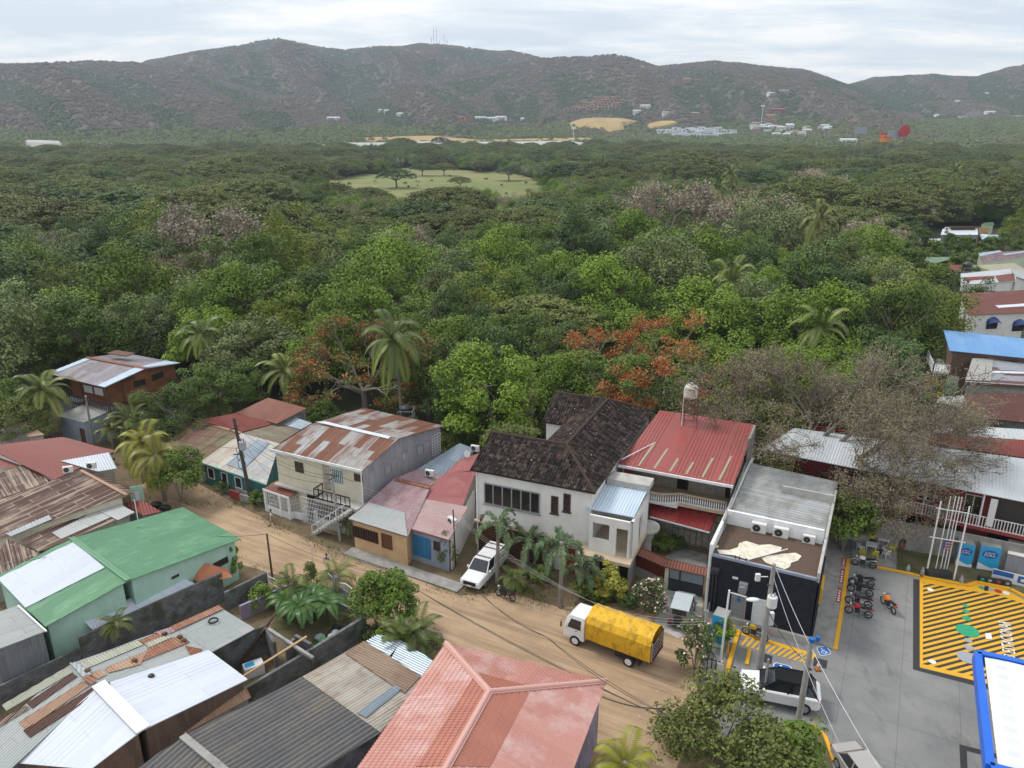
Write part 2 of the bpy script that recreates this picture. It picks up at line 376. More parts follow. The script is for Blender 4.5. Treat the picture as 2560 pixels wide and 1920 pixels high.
# roofs
sheetmat('roof_pinktile',[(.50,.235,.195),(.53,.255,.21),(.48,.22,.18)],1.1,3.6,(.62,.42,.39),.75,.47,.62,rough=.34,streak=(.9,.5),seam_stripe=0,spec=.55,grain=.12)
sheetmat('roof_pinktile_dark',[(.39,.145,.10),(.41,.155,.105)],1.1,3.6,(.46,.18,.13),.5,rough=.4,streak=(.9,.5),seam_stripe=0,spec=.5,grain=.12)
sheetmat('roof_pinkridge',[(.60,.30,.25)],1,1,(.68,.48,.44),.8,.45,.6,rough=.45,streak=(1.5,.8),seam_stripe=0)
def claytile():
 t=NT('roof_claytile');uv=t.n('ShaderNodeUVMap').outputs[0];s=t.n('ShaderNodeSeparateXYZ');t.l(uv,s.inputs[0])
 cb=t.n('ShaderNodeCombineXYZ');t.l(t.math('FLOOR',t.math('DIVIDE',s.outputs[0],.24)),cb.inputs[0]);t.l(t.math('FLOOR',t.math('DIVIDE',s.outputs[1],.4)),cb.inputs[1])
 wv=t.n('ShaderNodeTexWhiteNoise',noise_dimensions='2D');t.l(cb.outputs[0],wv.inputs['Vector']);r=wv.outputs['Value']
 big=t.noise(uv,.22,5,.6)
 col=t.ramp(t.math('ADD',t.math('MULTIPLY',r,.55),t.math('MULTIPLY',big,.5)),[(.25,(.014,.012,.012)),(.56,(.034,.028,.026)),(.74,(.070,.050,.042)),(.92,(.13,.075,.052))])
 mo=t.ramp(t.noise(uv,1.9,6,.75),[(.54,0),(.64,1)]);mo2=t.ramp(t.noise(uv,.45,3),[(.42,0),(.58,1)])
 col=t.mix(t.math('MULTIPLY',t.math('MULTIPLY',mo,mo2),.6),col,(.24,.20,.175))
 sp=t.ramp(t.noise(uv,2.6,2,.4),[(.73,0),(.76,1)]);col=t.mix(sp,col,(.48,.44,.38))
 t.fin(col,.95,spec=.1)
claytile()
RU=(.20,.07,.035)
sheetmat('roof_cream',[(.40,.38,.36),(.46,.47,.48),(.22,.10,.06),(.40,.39,.37),(.20,.09,.055),(.24,.12,.075)],.82,3.3,(.19,.07,.038),.85,.43,.57,streak=(3.5,.35),grain=.35)
sheetmat('roof_rusty',[(.11,.05,.037),(.095,.042,.033),(.12,.056,.04),(.14,.072,.052)],.8,3.2,(.46,.37,.28),.9,.50,.60,streak=(3.2,.16),grain=.6,seam_stripe=.75,sw=.11,scol=(.38,.31,.24))
sheetmat('roof_greymetal',[(.42,.46,.48),(.46,.49,.51),(.40,.44,.45)],.9,3.6,(.25,.2,.16),.25,streak=(4,.4),grain=.3,rough=.45)
sheetmat('roof_whitemetal',[(.57,.61,.68),(.60,.64,.71)],1.0,6,(.42,.46,.58),.4,.55,.7,streak=(3,.15),grain=.12,seam_stripe=.12,rough=.4)
sheetmat('roof_bluewhite',[(.50,.60,.70),(.54,.64,.74)],1.0,6,None,grain=.12,seam_stripe=.1,rough=.35)
sheetmat('roof_green',[(.12,.27,.155),(.13,.29,.165),(.135,.295,.17)],1.0,3.6,(.26,.46,.29),.55,.5,.68,streak=(3.0,.7),grain=.25,seam_stripe=.15)
sheetmat('roof_redpaint',[(.205,.042,.032),(.215,.046,.035)],1.0,4,(.2,.04,.03),.5,grain=.25,seam_stripe=.1)
sheetmat('roof_redlight',[(.29,.075,.065),(.305,.08,.07)],.9,9,(.34,.06,.05),.6,streak=(.6,.4),grain=.15,seam_stripe=.3,rough=.4)
sheetmat('roof_darkred',[(.24,.03,.03),(.25,.035,.032)],.9,2,(.33,.09,.075),.5,grain=.25,seam_stripe=.1)
sheetmat('roof_pinkpurple',[(.38,.25,.27),(.40,.27,.29),(.42,.30,.31)],.9,3.0,(.25,.11,.11),.75,.48,.64,streak=(1.2,.8),grain=.35)
sheetmat('roof_rosered',[(.36,.13,.13),(.38,.14,.14),(.40,.16,.155)],.9,3.2,(.26,.06,.07),.7,.47,.66,streak=(.5,.9),grain=.3,seam_stripe=.1)
sheetmat('roof_rosepale',[(.48,.34,.33),(.50,.36,.345)],.9,3.2,(.36,.19,.19),.6,.45,.66,streak=(.9,.9),grain=.25,seam_stripe=.1)
sheetmat('roof_whiterust',[(.55,.52,.46),(.60,.58,.53),(.48,.50,.51),(.57,.50,.43)],.9,4,(.42,.26,.15),.7,.5,.66,streak=(2.4,.6),grain=.35)
sheetmat('roof_greenbrown',[(.21,.20,.10),(.19,.17,.085)],.9,4,(.20,.085,.065),.95,.44,.54,streak=(2.2,.5),grain=.4,seam_stripe=0)
sheetmat('roof_mossy',[(.19,.17,.10),(.16,.13,.08)],.9,4,(.12,.07,.045),.8,.46,.58,streak=(2.2,.6),grain=.4)
sheetmat('roof_brick',[(.24,.09,.06),(.26,.10,.068)],.9,4,(.17,.06,.045),.6,streak=(1.5,.5),grain=.25,seam_stripe=.05)
sheetmat('roof_oldgrey',[(.15,.15,.155)],.32,60.0,(.30,.26,.20),.7,.48,.66,streak=(6,.3),grain=.75,sw=.2,scol=(.27,.25,.23),rough=.8,seam_stripe=.2)
sheetmat('roof_tan',[(.44,.40,.34),(.48,.44,.38),(.42,.39,.34)],1.0,3.3,(.27,.17,.10),.75,.5,.66,streak=(2.2,.6),grain=.4)
sheetmat('roof_tanrust',[(.30,.21,.14),(.27,.18,.12)],1.0,3.3,(.17,.095,.06),.7,.45,.62,streak=(2.5,.8),grain=.45)
sheetmat('roof_silver',[(.33,.40,.46),(.28,.34,.40)],1.0,3.3,(.2,.22,.24),.4,grain=.3,metal=.3,rough=.4)
sheetmat('roof_patchgrey',[(.44,.46,.455),(.42,.45,.44),(.46,.47,.46)],.9,3.6,(.34,.27,.21),.4,.56,.68,streak=(3,.5),grain=.35)
sheetmat('roof_palegreen',[(.43,.43,.34),(.41,.42,.34)],.9,3.6,(.28,.27,.2),.4,grain=.35)
sheetmat('roof_rustpatch',[(.27,.095,.045),(.25,.085,.04)],.9,3.6,(.40,.22,.14),.7,.46,.62,streak=(2.0,1.0),grain=.4)
sheetmat('roof_rusttan',[(.44,.28,.19),(.42,.26,.175)],.9,3.6,(.32,.15,.08),.6,.5,.64,streak=(2.0,.8),grain=.35)
sheetmat('roof_rustdark',[(.10,.04,.028)],.9,9,(.07,.03,.02),.6,grain=.35)
sheetmat('roof_brickhouse',[(.30,.27,.30),(.34,.33,.36),(.28,.235,.25)],.9,2.6,(.20,.13,.13),.6,.5,.64,streak=(1.4,1.2),grain=.3)
sheetmat('roof_blue',[(.13,.30,.56),(.14,.32,.58),(.15,.33,.60)],1.0,3,(.25,.36,.5),.3,grain=.15,seam_stripe=.2)
sheetmat('roof_greystripe',[(.33,.34,.38),(.35,.36,.40),(.16,.07,.07)],.75,9,(.17,.08,.07),.5,streak=(.5,2),grain=.3)
sheetmat('roof_paleaged',[(.38,.39,.37),(.41,.41,.39)],.9,4,(.24,.2,.16),.4,streak=(.5,3),grain=.35)
sheetmat('roof_rustred',[(.20,.075,.055),(.185,.07,.055)],.5,3,(.40,.24,.19),.65,.56,.66,streak=(.4,3.2),grain=.35)
sheetmat('roof_rustyellow',[(.12,.045,.035)],.9,9,(.46,.30,.05),.9,.60,.66,streak=(.5,2),grain=.35)
sheetmat('roof_beige',[(.36,.33,.24)],1,9,(.3,.27,.2),.4,grain=.25)
sheetmat('roof_hipgreen',[(.14,.24,.14)],1,9,(.18,.3,.18),.4,grain=.25)
sheetmat('roof_thatch',[(.30,.19,.07)],1,9,(.2,.12,.05),.6,grain=.5,seam_stripe=0)
sheetmat('roof_longwhite',[(.50,.53,.55),(.53,.56,.58),(.48,.51,.53)],.9,12,(.40,.42,.46),.35,.5,.7,grain=.15,seam_stripe=.15)
sheetmat('roof_shopwhite',[(.58,.60,.60),(.55,.57,.57)],.4,50,(.26,.24,.19),.75,.44,.60,streak=(.5,.9),grain=.35,seam_stripe=.65,sw=.4)  # dark stripe on each corrugation: its relief shading put into the colour
sheetmat('wall_sheetgrey',[(.22,.23,.25),(.20,.215,.235),(.24,.25,.26)],.8,5,(.13,.13,.13),.5,grain=.3,rough=.5)
sheetmat('wall_sheetlight',[(.33,.33,.36),(.30,.30,.33),(.36,.36,.38)],.8,9,(.24,.2,.2),.5,streak=(2,.8),grain=.25)
sheetmat('wall_plank',[(.20,.13,.10),(.17,.11,.085)],.2,4,(.11,.075,.06),.5,grain=.4,seam_stripe=.5)
sheetmat('canopy_white',[(.74,.76,.78),(.76,.78,.80)],.45,30,(.55,.5,.45),.25,.6,.75,grain=.08,seam_stripe=.3,rough=.35)
# ------------------------------------------------------------------ building helpers
def pz(P,x,y):
 N=(P[1]-P[0]).cross(P[2]-P[0]);return P[0].z-(N.x*(x-P[0].x)+N.y*(y-P[0].y))/N.z
def prof_h(u,prof,pitch,amp):
 if prof=='corr':return amp*math.sin(2*math.pi*u/pitch)
 if prof=='tile':return amp*abs(math.sin(math.pi*u/pitch))**.7
 if prof=='rib':
  f=(u/pitch)%1;return amp if f<.12 else 0
 return 0
def roof(parent,pts,mat,prof='corr',pitch=.3,amp=.025,name='roof',thick=.05,swap=False,lift=0.0,step=0,row=.4,u0=None):
 pts=[Vector(p)for p in pts];N=(pts[1]-pts[0]).cross(pts[2]-pts[0]).normalized()
 if N.z<0:N=-N
 U=(pts[1]-pts[0]);U=(U-N*U.dot(N)).normalized();Vv=N.cross(U)
 if swap:U,Vv=Vv,-U
 o=Vector(u0)if u0 else pts[0]
 p2=[((p-o).dot(U),(p-o).dot(Vv))for p in pts]
 us=[p[0]for p in p2];vs_=[p[1]for p in p2];umin,umax,vmin,vmax=min(us),max(us),min(vs_),max(vs_)
 fr={'corr':6,'tile':6,'rib':0,'flat':0}[prof]
 if fr:n=max(2,int((umax-umin)/pitch*fr));U_=[umin+(umax-umin)*i/n for i in range(n+1)]
 elif prof=='rib':
  U_={umin,umax};k=math.floor(umin/pitch)
  while k*pitch<umax:
   for q in(0,.02,.1,.12):
    x=(k+q)*pitch
    if umin<x<umax:U_.add(x)
   k+=1
  U_=sorted(U_)
 else:U_=sorted(set(us))
 U_=sorted(set(list(U_)+us))
 def rng(u):
  lo,hi=1e9,-1e9
  for(a,b),(c,d)in zip(p2,p2[1:]+p2[:1]):
   if(a-u)*(c-u)<=0:
    if abs(a-c)<1e-9:lo=min(lo,b,d);hi=max(hi,b,d)
    else:t=(u-a)/(c-a);v=b+t*(d-b);lo=min(lo,v);hi=max(hi,v)
  return(lo,hi)if lo<=hi else(0,0)
 Vs=[vmin,vmax]
 if step:
  k=math.floor(vmin/row)
  while k*row<vmax:
   for q in(.01,.99):
    x=(k+q)*row
    if vmin<x<vmax:Vs.append(x)
   k+=1
 Vs=sorted(Vs);mb=MB();nv=len(Vs)
 for u in U_:
  lo,hi=rng(u);h=prof_h(u,prof,pitch,amp)
  for v in Vs:
   vc=min(max(v,lo),hi);hh=h+lift
   if step:hh+=step*(1-((v/row)%1))
   p=o+U*u+Vv*vc+N*hh;mb.v.append(tuple(p));mb.uv_=None
 uvs=[]
 for u in U_:
  lo,hi=rng(u)
  for v in Vs:uvs.append((u+50,min(max(v,lo),hi)+50))
 nu=len(U_)
 for i in range(nu-1):
  for j in range(nv-1):
   q=(i*nv+j,(i+1)*nv+j,(i+1)*nv+j+1,i*nv+j+1)
   if abs(uvs[q[0]][1]-uvs[q[3]][1])<1e-6 and abs(uvs[q[1]][1]-uvs[q[2]][1])<1e-6:continue
   mb.f.append(q);mb.uv.append([uvs[k]for k in q]);mb.mi.append(0)
 if thick:
  lo_=[p-N*(thick-lift)for p in pts];mb.poly(lo_)
  for a,b,c,d in zip(pts,pts[1:]+pts[:1],lo_[1:]+lo_[:1],lo_):mb.poly([a+N*(amp*.4+lift),b+N*(amp*.4+lift),c,d])
 return mb.build(name,mat,parent)
def inset(pts,d):
 c=sum((Vector((p[0],p[1],0))for p in pts),Vector())/len(pts);r=[]
 for p in pts:
  q=Vector((p[0],p[1],0));L=(q-c).length;r.append(c+(q-c)*max(0,1-d/L))
 return r
def shell(parent,outline,planes,mat,d=.5,name='wall',z0=0.0,dz=.06):
 f=inset(outline,d);mb=MB()
 zt=lambda p:min(pz(P,p.x,p.y)for P in planes)-dz
 n=len(f)
 for i in range(n):
  a,b=f[i],f[(i+1)%n];L=(b-a).length
  mb.poly([(a.x,a.y,z0),(b.x,b.y,z0),(b.x,b.y,zt(b)),(a.x,a.y,zt(a))],[(0,0),(L,0),(L,zt(b)),(0,zt(a))])
 mb.build(name,mat,parent);return f
class Wall:
 def __init__(s,a,b):
  s.a=Vector((a[0],a[1],0));s.b=Vector((b[0],b[1],0));s.u=(s.b-s.a).normalized();s.L=(s.b-s.a).length
  s.n=Vector((s.u.y,-s.u.x,0))
  if s.n.dot(Vector((0,0,0))-s.a)<0:s.n=-s.n
 def hit(s,n,a,b):
  p=onplane(n,a,b,(s.a,s.b,s.a+Vector((0,0,1))));return(p-s.a).dot(s.u),p.z
 def pt(s,q,z,off=0.0):return s.a+s.u*q+Vector((0,0,z))+s.n*off
 def slab(s,mb,q0,q1,z0,z1,off=0.0,d=.05):
  return mb.obox(s.pt(q0,z0,off),s.u*(q1-q0),s.n*d,Vector((0,0,z1-z0)))
def win(parent,W,q0,q1,z0,z1,frame='wood_dark',pane='dark_glass',nx=1,ny=1,name='window',fw=.07,sill=None,pname='pane',off=0.0):
 mb=MB()
 for a,b,c,d in((q0,q0+fw,z0,z1),(q1-fw,q1,z0,z1),(q0+fw,q1-fw,z0,z0+fw),(q0+fw,q1-fw,z1-fw,z1)):W.slab(mb,a,b,c,d,off,.07)
 for i in range(1,nx):
  x=q0+(q1-q0)*i/nx;W.slab(mb,x-fw/2,x+fw/2,z0+fw,z1-fw,off,.065)
 for j in range(1,ny):
  y=z0+(z1-z0)*j/ny;W.slab(mb,q0+fw,q1-fw,y-fw/3,y+fw/3,off,.06)
 if sill:W.slab(mb,q0-.08,q1+.08,z0-.08,z0,off,.14)
 f=mb.build(name,frame,parent)
 g=MB();W.slab(g,q0+fw*.5,q1-fw*.5,z0+fw*.5,z1-fw*.5,off,.02);g.build(pname,pane,f)
 return f
def winp(parent,W,n,tl,br,**k):
 a,zt=W.hit(n,*tl);b,zb=W.hit(n,*br)
 if a>b:a,b=b,a
 return win(parent,W,a,b,min(zt,zb),max(zt,zb),**k)
def slabp(parent,W,n,tl,br,mat,name,off=.0,d=.05):
 a,zt=W.hit(n,*tl);b,zb=W.hit(n,*br)
 if a>b:a,b=b,a
 mb=MB();W.slab(mb,a,b,zb,zt,off,d);return mb.build(name,mat,parent)
def grille(parent,W,q0,q1,z0,z1,mat='white_paint',dx=.28,dz=.35,r=.03,name='grille',off=.05,frame=True):
 mb=MB();n=max(1,round((q1-q0)/dx));m=max(1,round((z1-z0)/dz))
 for i in range(n+1):x=q0+(q1-q0)*i/n;W.slab(mb,x-r/2,x+r/2,z0,z1,off,r)
 for j in range(m+1):
  y=z0+(z1-z0)*j/m;W.slab(mb,q0,q1,y-r/2,y+r/2,off+.003,r*.8)
 return mb.build(name,mat,parent)
def railing(parent,pts,z0,h,mat='white_paint',dx=.18,r=.035,name='railing'):
 mb=MB()
 for a,b in zip(pts,pts[1:]):
  a=Vector((a[0],a[1],0));b=Vector((b[0],b[1],0));L=(b-a).length;n=max(1,int(L/dx))
  for i in range(n+1):
   p=a+(b-a)*i/n;mb.box((p.x,p.y,z0+h/2),(r,r,h))
  for z in(z0+.08,z0+h):mb.beam(a+Vector((0,0,z)),b+Vector((0,0,z)),r*1.3)
 return mb.build(name,mat,parent)
def fenceblock(name,label,a,b,h,t=.15,mat='block_grey',cat='wall',z0=0.0,h2=None,group=None):
 a=Vector((a[0],a[1],z0));b=Vector((b[0],b[1],z0));u=(b-a).normalized();n=Vector((-u.y,u.x,0))*t/2;h2=h if h2 is None else h2
 mb=MB();L=(b-a).length
 P=[a-n,b-n,b+n,a+n];T=[p+Vector((0,0,h if i in(0,3)else h2))for i,p in enumerate(P)]
 mb.poly(P[::-1]);mb.poly(T)
 for i in range(4):j=(i+1)%4;mb.poly([P[i],P[j],T[j],T[i]],[(0,0),(L,0),(L,h),(0,h)])
 # thin cap course
 c=MB().obox(a-n*1.25+Vector((0,0,h)),(b-a)+Vector((0,0,h2-h)),n*2.5,Vector((0,0,.05)))
 for f,uu,m in zip(c.f,c.uv,c.mi):mb.f.append(tuple(len(mb.v)+i for i in f));mb.uv.append(uu);mb.mi.append(0)
 mb.v.extend(c.v)
 o=mb.build(name,mat);return tag(o,label,cat,group)
def B(name,label,pts,cat='house'):
 a=np.array([[p[0],p[1]]for p in pts]);return E(name,(a[:,0].mean(),a[:,1].mean(),0),label,cat)
def quad(n,p0,p1,p2,p3,z0,z1,z2=None):
 """roof plane from four view points: p0,p1 the eave at z0, p2 (beyond p1) at z1, p3 completed on the plane"""
 a=A(n[0]if isinstance(n,tuple)else n,*p0,z0);
 N=n if isinstance(n,tuple)else(n,)*4
 a=A(N[0],*p0,z0);b=A(N[1],*p1,z0 if z2 is None else z2);c=A(N[2],*p2,z1);d=onplane(N[3],*p3,(a,b,c))
 return[a,b,c,d]
# ------------------------------------------------------------------ ground, road, lots
def sheet(name,pts,mat,z,kind='structure',label=None,cat=None,t=0):
 mb=MB();P=[Vector((p[0],p[1],z))for p in pts]
 a=sum((P[i].x*P[(i+1)%len(P)].y-P[(i+1)%len(P)].x*P[i].y)for i in range(len(P)))
 if a<0:P=P[::-1]
 mb.poly(P)
 if t:
  for i in range(len(P)):j=(i+1)%len(P);mb.poly([P[i]-V(0,0,t),P[j]-V(0,0,t),P[j],P[i]])
 o=mb.build(name,mat);return tag(o,label,cat,None,kind)
def pp(n,*pts,z=0.0):return[A(n,a,b,z)for a,b in pts]
sheet('ground',[(-6000,-300),(6000,-300),(6000,7000),(-6000,7000)],'forest_floor',0)
sheet('village_ground',[(-75,15),(60,15),(75,60),(80,95),(30,82),(-5,80),(-30,86),(-60,96),(-90,92)],'soil',.02)
road=pp(0,(380,1195),(470,1195),(560,1245),(700,1318),(850,1385),(1000,1435),(1150,1490),(1270,1480),(1400,1520),(1640,1500),(1760,1500),(1742,1760),(1700,1900),(1640,2050),(1380,2050),(1380,1850),(1110,1660),(930,1590),(800,1500),(700,1440),(560,1400),(470,1330),(400,1270),(330,1230))
sheet('dirt_road',road,'dirt_road',.03)
_rm=M['dirt_road'].node_tree
lot=pp(8,(215,880),(185,1390))+pp(0,(1762,1790),(1900,2100),(2800,2300),(2900,1300))+pp(13,(1659,1500),(420,1330))+pp(8,(1290,60),(1130,300),(280,500))
sheet('parking_lot',lot,'lot_concrete',.05,t=.05)
# side pavement along the shop, a real step
sheet('pavement',pp(8,(1270,150),(1450,360),(1325,1130),(1130,1045),(1130,600)),'concrete',.16,t=.12)
kerb=MB()
def kerbline(n,pts,w=.16,h=.16,mat='yellow_paint'):
 mb=MB();P=pp(n,*pts)
 for a,b in zip(P,P[1:]):
  mb.beam(a+V(0,0,.05+h/2),b+V(0,0,.05+h/2),w,h)
 tag(mb.build('yellow_kerb',mat),None,None,None,'structure')
kerbline(8,[(1455,350),(1400,760),(1340,1130)],.28,.14)
kerbline(8,[(1700,415),(2010,480),(2100,505)],.22,.14)
kerbline(11,[(1015,385),(1330,445),(1400,425),(1620,470),(1713,520)],.3,.14)
kerbline(8,[(600,1130),(575,1260)],.25,.12)
kerbline(11,[(290,1380),(380,1460),(440,1625)],.22,.16)
kerbline(8,[(505,965),(385,1390)],.28,.14)
sheet('planting_bed',pp(11,(860,110),(862,335),(1020,378),(1330,438),(1400,418),(1620,462),(1800,560),(1900,300),(1000,60)),'yard_grass',.12,t=.08)
sheet('kerb_garden',pp(11,(-20,1400),(290,1382),(380,1462),(440,1700),(-40,1750)),'yard_grass',.12,t=.08)
sheet('yard_soil',pp(6,(400,560),(780,330),(1190,500),(1230,540),(760,850),(560,780)),'yard_grass',.035)
sheet('driveway',pp(19,(620,1110),(1250,1240),(1240,1640),(860,1900),(470,1700)),'concrete_pale',.045)
sheet('courtyard_floor',pp(19,(850,430),(1330,560),(1310,800),(600,640)),'concrete',.04)
# ------------------------------------------------------------------ markings of the forecourt
def markpoly(n,pts,mat,z,mb=None):
 m=mb or MB();m.poly(pp(n,*pts,z=z));return m
hb=E('hatched_marking',A(11,1200,700,0),'large yellow and black hatched no parking area with green and grey dots','road marking')
mb=MB();P=pp(11,(972,393),(1400,1135),z=.055);
bx=[(972,393),(1019,400),(1018,985),(1700,1160),(1700,1190),(970,1000)]
mb.poly(pp(11,(972,393),(1019,401),(1018,990),(970,1000),z=.056));mb.poly(pp(11,(970,1000),(1018,990),(1750,1165),(1750,1205),z=.056));mb.build('black_border','mark_black',hb)
area=pp(11,(1018,401),(1330,440),(1420,420),(1713,550),(1950,640),(1950,1230),(1750,1168),(1018,988))
MB().poly([(p.x,p.y,.06)for p in area]).build('black_field','mark_black',hb)
def clip(poly,o,d,keep): # half plane clip
 r=[]
 for i in range(len(poly)):
  a,b=poly[i],poly[(i+1)%len(poly)];da=(a-o).dot(d);db=(b-o).dot(d)
  if da*keep>=0:r.append(a)
  if da*db<0:r.append(a+(b-a)*(da/(da-db)))
 return r
p0=area[0];s1_=A(11,1035,560);s2_=A(11,1400,475);dd=(s2_-s1_).normalized();nn_=Vector((-dd.y,dd.x,0))
flat_area=[Vector((p.x,p.y,0))for p in area];ys=MB();k=-40
while k<60:
 oA=s1_+nn_*(k*.46);q=clip(flat_area,oA,nn_,1)
 if q:q=clip(q,oA+nn_*.24,nn_,-1)
 if len(q)>2:ys.poly([(p.x,p.y,.066)for p in q])
 k+=1
ys.build('yellow_stripes','yellow_paint',hb)
yb=MB()
yb.poly(pp(11,(1015,397),(1038,401),(1036,985),(1016,985),z=.072));yb.poly(pp(11,(1016,985),(1040,965),(1750,1135),(1750,1165),z=.074))
yb.poly(pp(11,(1020,375),(1330,436),(1330,470),(1020,415),z=.076));yb.poly(pp(11,(1330,436),(1400,415),(1560,445),(1713,535),(1713,560),(1540,500),(1330,470),z=.078))
yb.build('yellow_border','yellow_paint',hb)
def disc(n,a,b,ra,mat,name,z=.09):
 c=A(n,a,b,z);e=A(n,a+ra,b,z);r=(e-c).length
 m=MB();m.poly([(c.x+r*math.cos(t*.3927),c.y+r*math.sin(t*.3927),z)for t in range(16)]);m.build(name,mat,hb)
for a,b,r,m in((1335,740,71,'mark_green'),(1330,657,28,'mark_green'),(1326,611,22,'mark_green'),(1322,573,18,'mark_green'),(1340,805,24,'mark_grey'),(1345,852,30,'mark_grey'),
     (1335,920,64,'mark_grey'),(1087,466,20,'mark_white'),(1101,948,23,'mark_white'),(1430,453,20,'mark_green'),(1487,463,23,'mark_grey'),(1541,476,23,'sign_red'),(1593,488,22,'mark_white')):
 disc(11,a,b,r,m,'painted_dot')
MB().poly(pp(11,(1453,757),(1493,757),(1500,797),(1458,795),z=.09)).build('white_panel','mark_white',hb)
def text(s,parent,name,mat,o,x,y,size,ys=None,align='LEFT'):
 """flat lettering: o lower left corner, x reading direction, y up direction of the letters"""
 cu=bpy.data.curves.new('t','FONT');cu.body=s;cu.size=1;cu.align_x=align;cu.extrude=0;cu.resolution_u=2
 tmp=bpy.data.objects.new('t',cu);COL.objects.link(tmp)
 me=bpy.data.meshes.new_from_object(tmp.evaluated_get(bpy.context.evaluated_depsgraph_get()));bpy.data.objects.remove(tmp);bpy.data.curves.remove(cu)
 x=Vector(x).normalized()*size;y=Vector(y).normalized()*(ys or size);L=Vector(parent.location)if parent else Vector()
 for v in me.vertices:v.co=Vector(o)+x*v.co.x+y*v.co.y-L
 me.materials.clear();me.materials.append(M[mat]);me.name=name
 ob=bpy.data.objects.new(name,me);COL.objects.link(ob);ob.parent=parent
 return ob
bpy.context.view_layer.update()
a_=A(11,1668,972,.095);b_=A(11,1618,664,.095);e_=(b_-a_);c_=A(11,1548,662,.095)
up=Vector((-e_.y,e_.x,0)).normalized();
text('NO ESTACIONAR',hb,'lettering','mark_white',a_,e_,up,e_.length/8.6,ys=(A(11,1548,700)-A(11,1622,700)).length/.72)
# small hatch between wall and bays, kerb strip
hh=E('hatched_strip',A(8,800,1100,0),'yellow hatched strip on the concrete in front of the black shop wall','road marking')
mb=MB();q0=A(8,515,960,.06);q1=A(8,1180,1160,.06);q3=A(8,500,1075,.06);q2=A(8,1110,1245,.06)
mb.poly([q0,q1,q1+(q2-q1)*.25,q0+(q3-q0)*.25])
for i in range(12):
 t=.08+i*.075;a=q0+(q1-q0)*(t+.05);b=q0+(q1-q0)*(t+.085);c=q3+(q2-q3)*(t-.01);d=q3+(q2-q3)*(t-.045)
 mb.poly([a+V(0,0,.004),d+V(0,0,.004),c+V(0,0,.004),b+V(0,0,.004)])
mb.poly([q1+V(0,0,.008),q1+(q2-q1)+V(0,0,.008),q2+(q3-q2)*.08+V(0,0,.008),q1+(q0-q1)*.05+V(0,0,.008)])
mb.build('stripes','yellow_paint',hh)
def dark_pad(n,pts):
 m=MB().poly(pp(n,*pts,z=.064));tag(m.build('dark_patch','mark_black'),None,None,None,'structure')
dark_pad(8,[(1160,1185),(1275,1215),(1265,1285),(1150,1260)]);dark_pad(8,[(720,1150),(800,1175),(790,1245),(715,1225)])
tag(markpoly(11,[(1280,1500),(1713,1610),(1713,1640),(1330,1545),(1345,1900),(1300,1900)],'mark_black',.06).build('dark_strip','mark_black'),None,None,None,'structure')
def access_sign(n,c0,c1,c2,c3,label):
 P=pp(n,c0,c1,c2,c3,z=.07);c=sum(P,Vector())/4;o=E('disabled_bay_marking',(c.x,c.y,0),label,'road marking','blue disabled parking marks')
 def rr(s,z):
  pts=[]
  for i in range(4):
   a,b,d=P[i],P[i-1],P[(i+1)%4]
   for t in(0,.5,1):
    u_=a+(b-a)*.16*(1-t)**1.6+(d-a)*.16*t**1.6;pts.append(c+(u_-c)*s+V(0,0,z))
  return pts
 MB().poly(rr(1,0)).build('white_edge','mark_white',o);MB().poly(rr(.9,.006)).build('blue_field','sign_blue',o)
 X=(P[1]-P[0]+P[2]-P[3])/2;Y=(P[0]-P[3]+P[1]-P[2])/2;m=MB();f=lambda x,y:c+X*(x-.5)+Y*(y-.5)+V(0,0,.012)
 def st(pts,wd):
  for a,b in zip(pts,pts[1:]):
   a=f(*a);b=f(*b);d=(b-a).normalized();nn=Vector((-d.y,d.x,0))*wd*X.length/2;m.poly([a-nn,b-nn,b+nn,a+nn])
 st([(.40,.68),(.43,.42),(.62,.42),(.72,.2),(.8,.22)],.075);st([(.42,.58),(.62,.58)],.06)
 st([(.33+0.0,.5),(.25,.38),(.27,.25),(.4,.16),(.55,.18),(.63,.29)],.06)
 h=f(.41,.8);m.poly([h+Vector((math.cos(t*.785),math.sin(t*.785),0))*X.length*.065 for t in range(8)])
 m.build('wheelchair_symbol','mark_white',o)
access_sign(8,(1175,1098),(1268,1088),(1312,1158),(1215,1178),'blue and white wheelchair mark on the open concrete by the traffic cone')
access_sign(8,(810,1225),(960,1262),(985,1345),(795,1330),'blue wheelchair mark half hidden behind the black roofed white car')
for i,(a,b,c,d,lab)in enumerate((((1398,330),(1438,333),(1430,400),(1392,395),'nearest the patio'),((1390,420),(1422,425),(1405,550),(1375,545),'middle one of the three'),((1370,580),(1398,600),(1385,715),(1345,705),'longest, with white arrow, nearest the shop corner'))):
 P=pp(8,a,b,c,d,z=.172);cc=sum(P,Vector())/4;o=E('pavement_marking',(cc.x,cc.y,0),'red painted sign with white letters on the pavement, '+lab,'road marking','red signs painted on the pavement')
 MB().poly(P).build('red_field','sign_red',o);m=MB()
 for k in(.15,.32,.5,.66,.82):
  p=P[0]+(P[3]-P[0])*k;q=P[1]+(P[2]-P[1])*k;e=(P[3]-P[0])*.09
  m.poly([p+(q-p)*.25+V(0,0,.006),p+(q-p)*.25+e+V(0,0,.006),p+(q-p)*.75+e+V(0,0,.006),p+(q-p)*.75+V(0,0,.006)])
 m.build('lettering','mark_white',o)
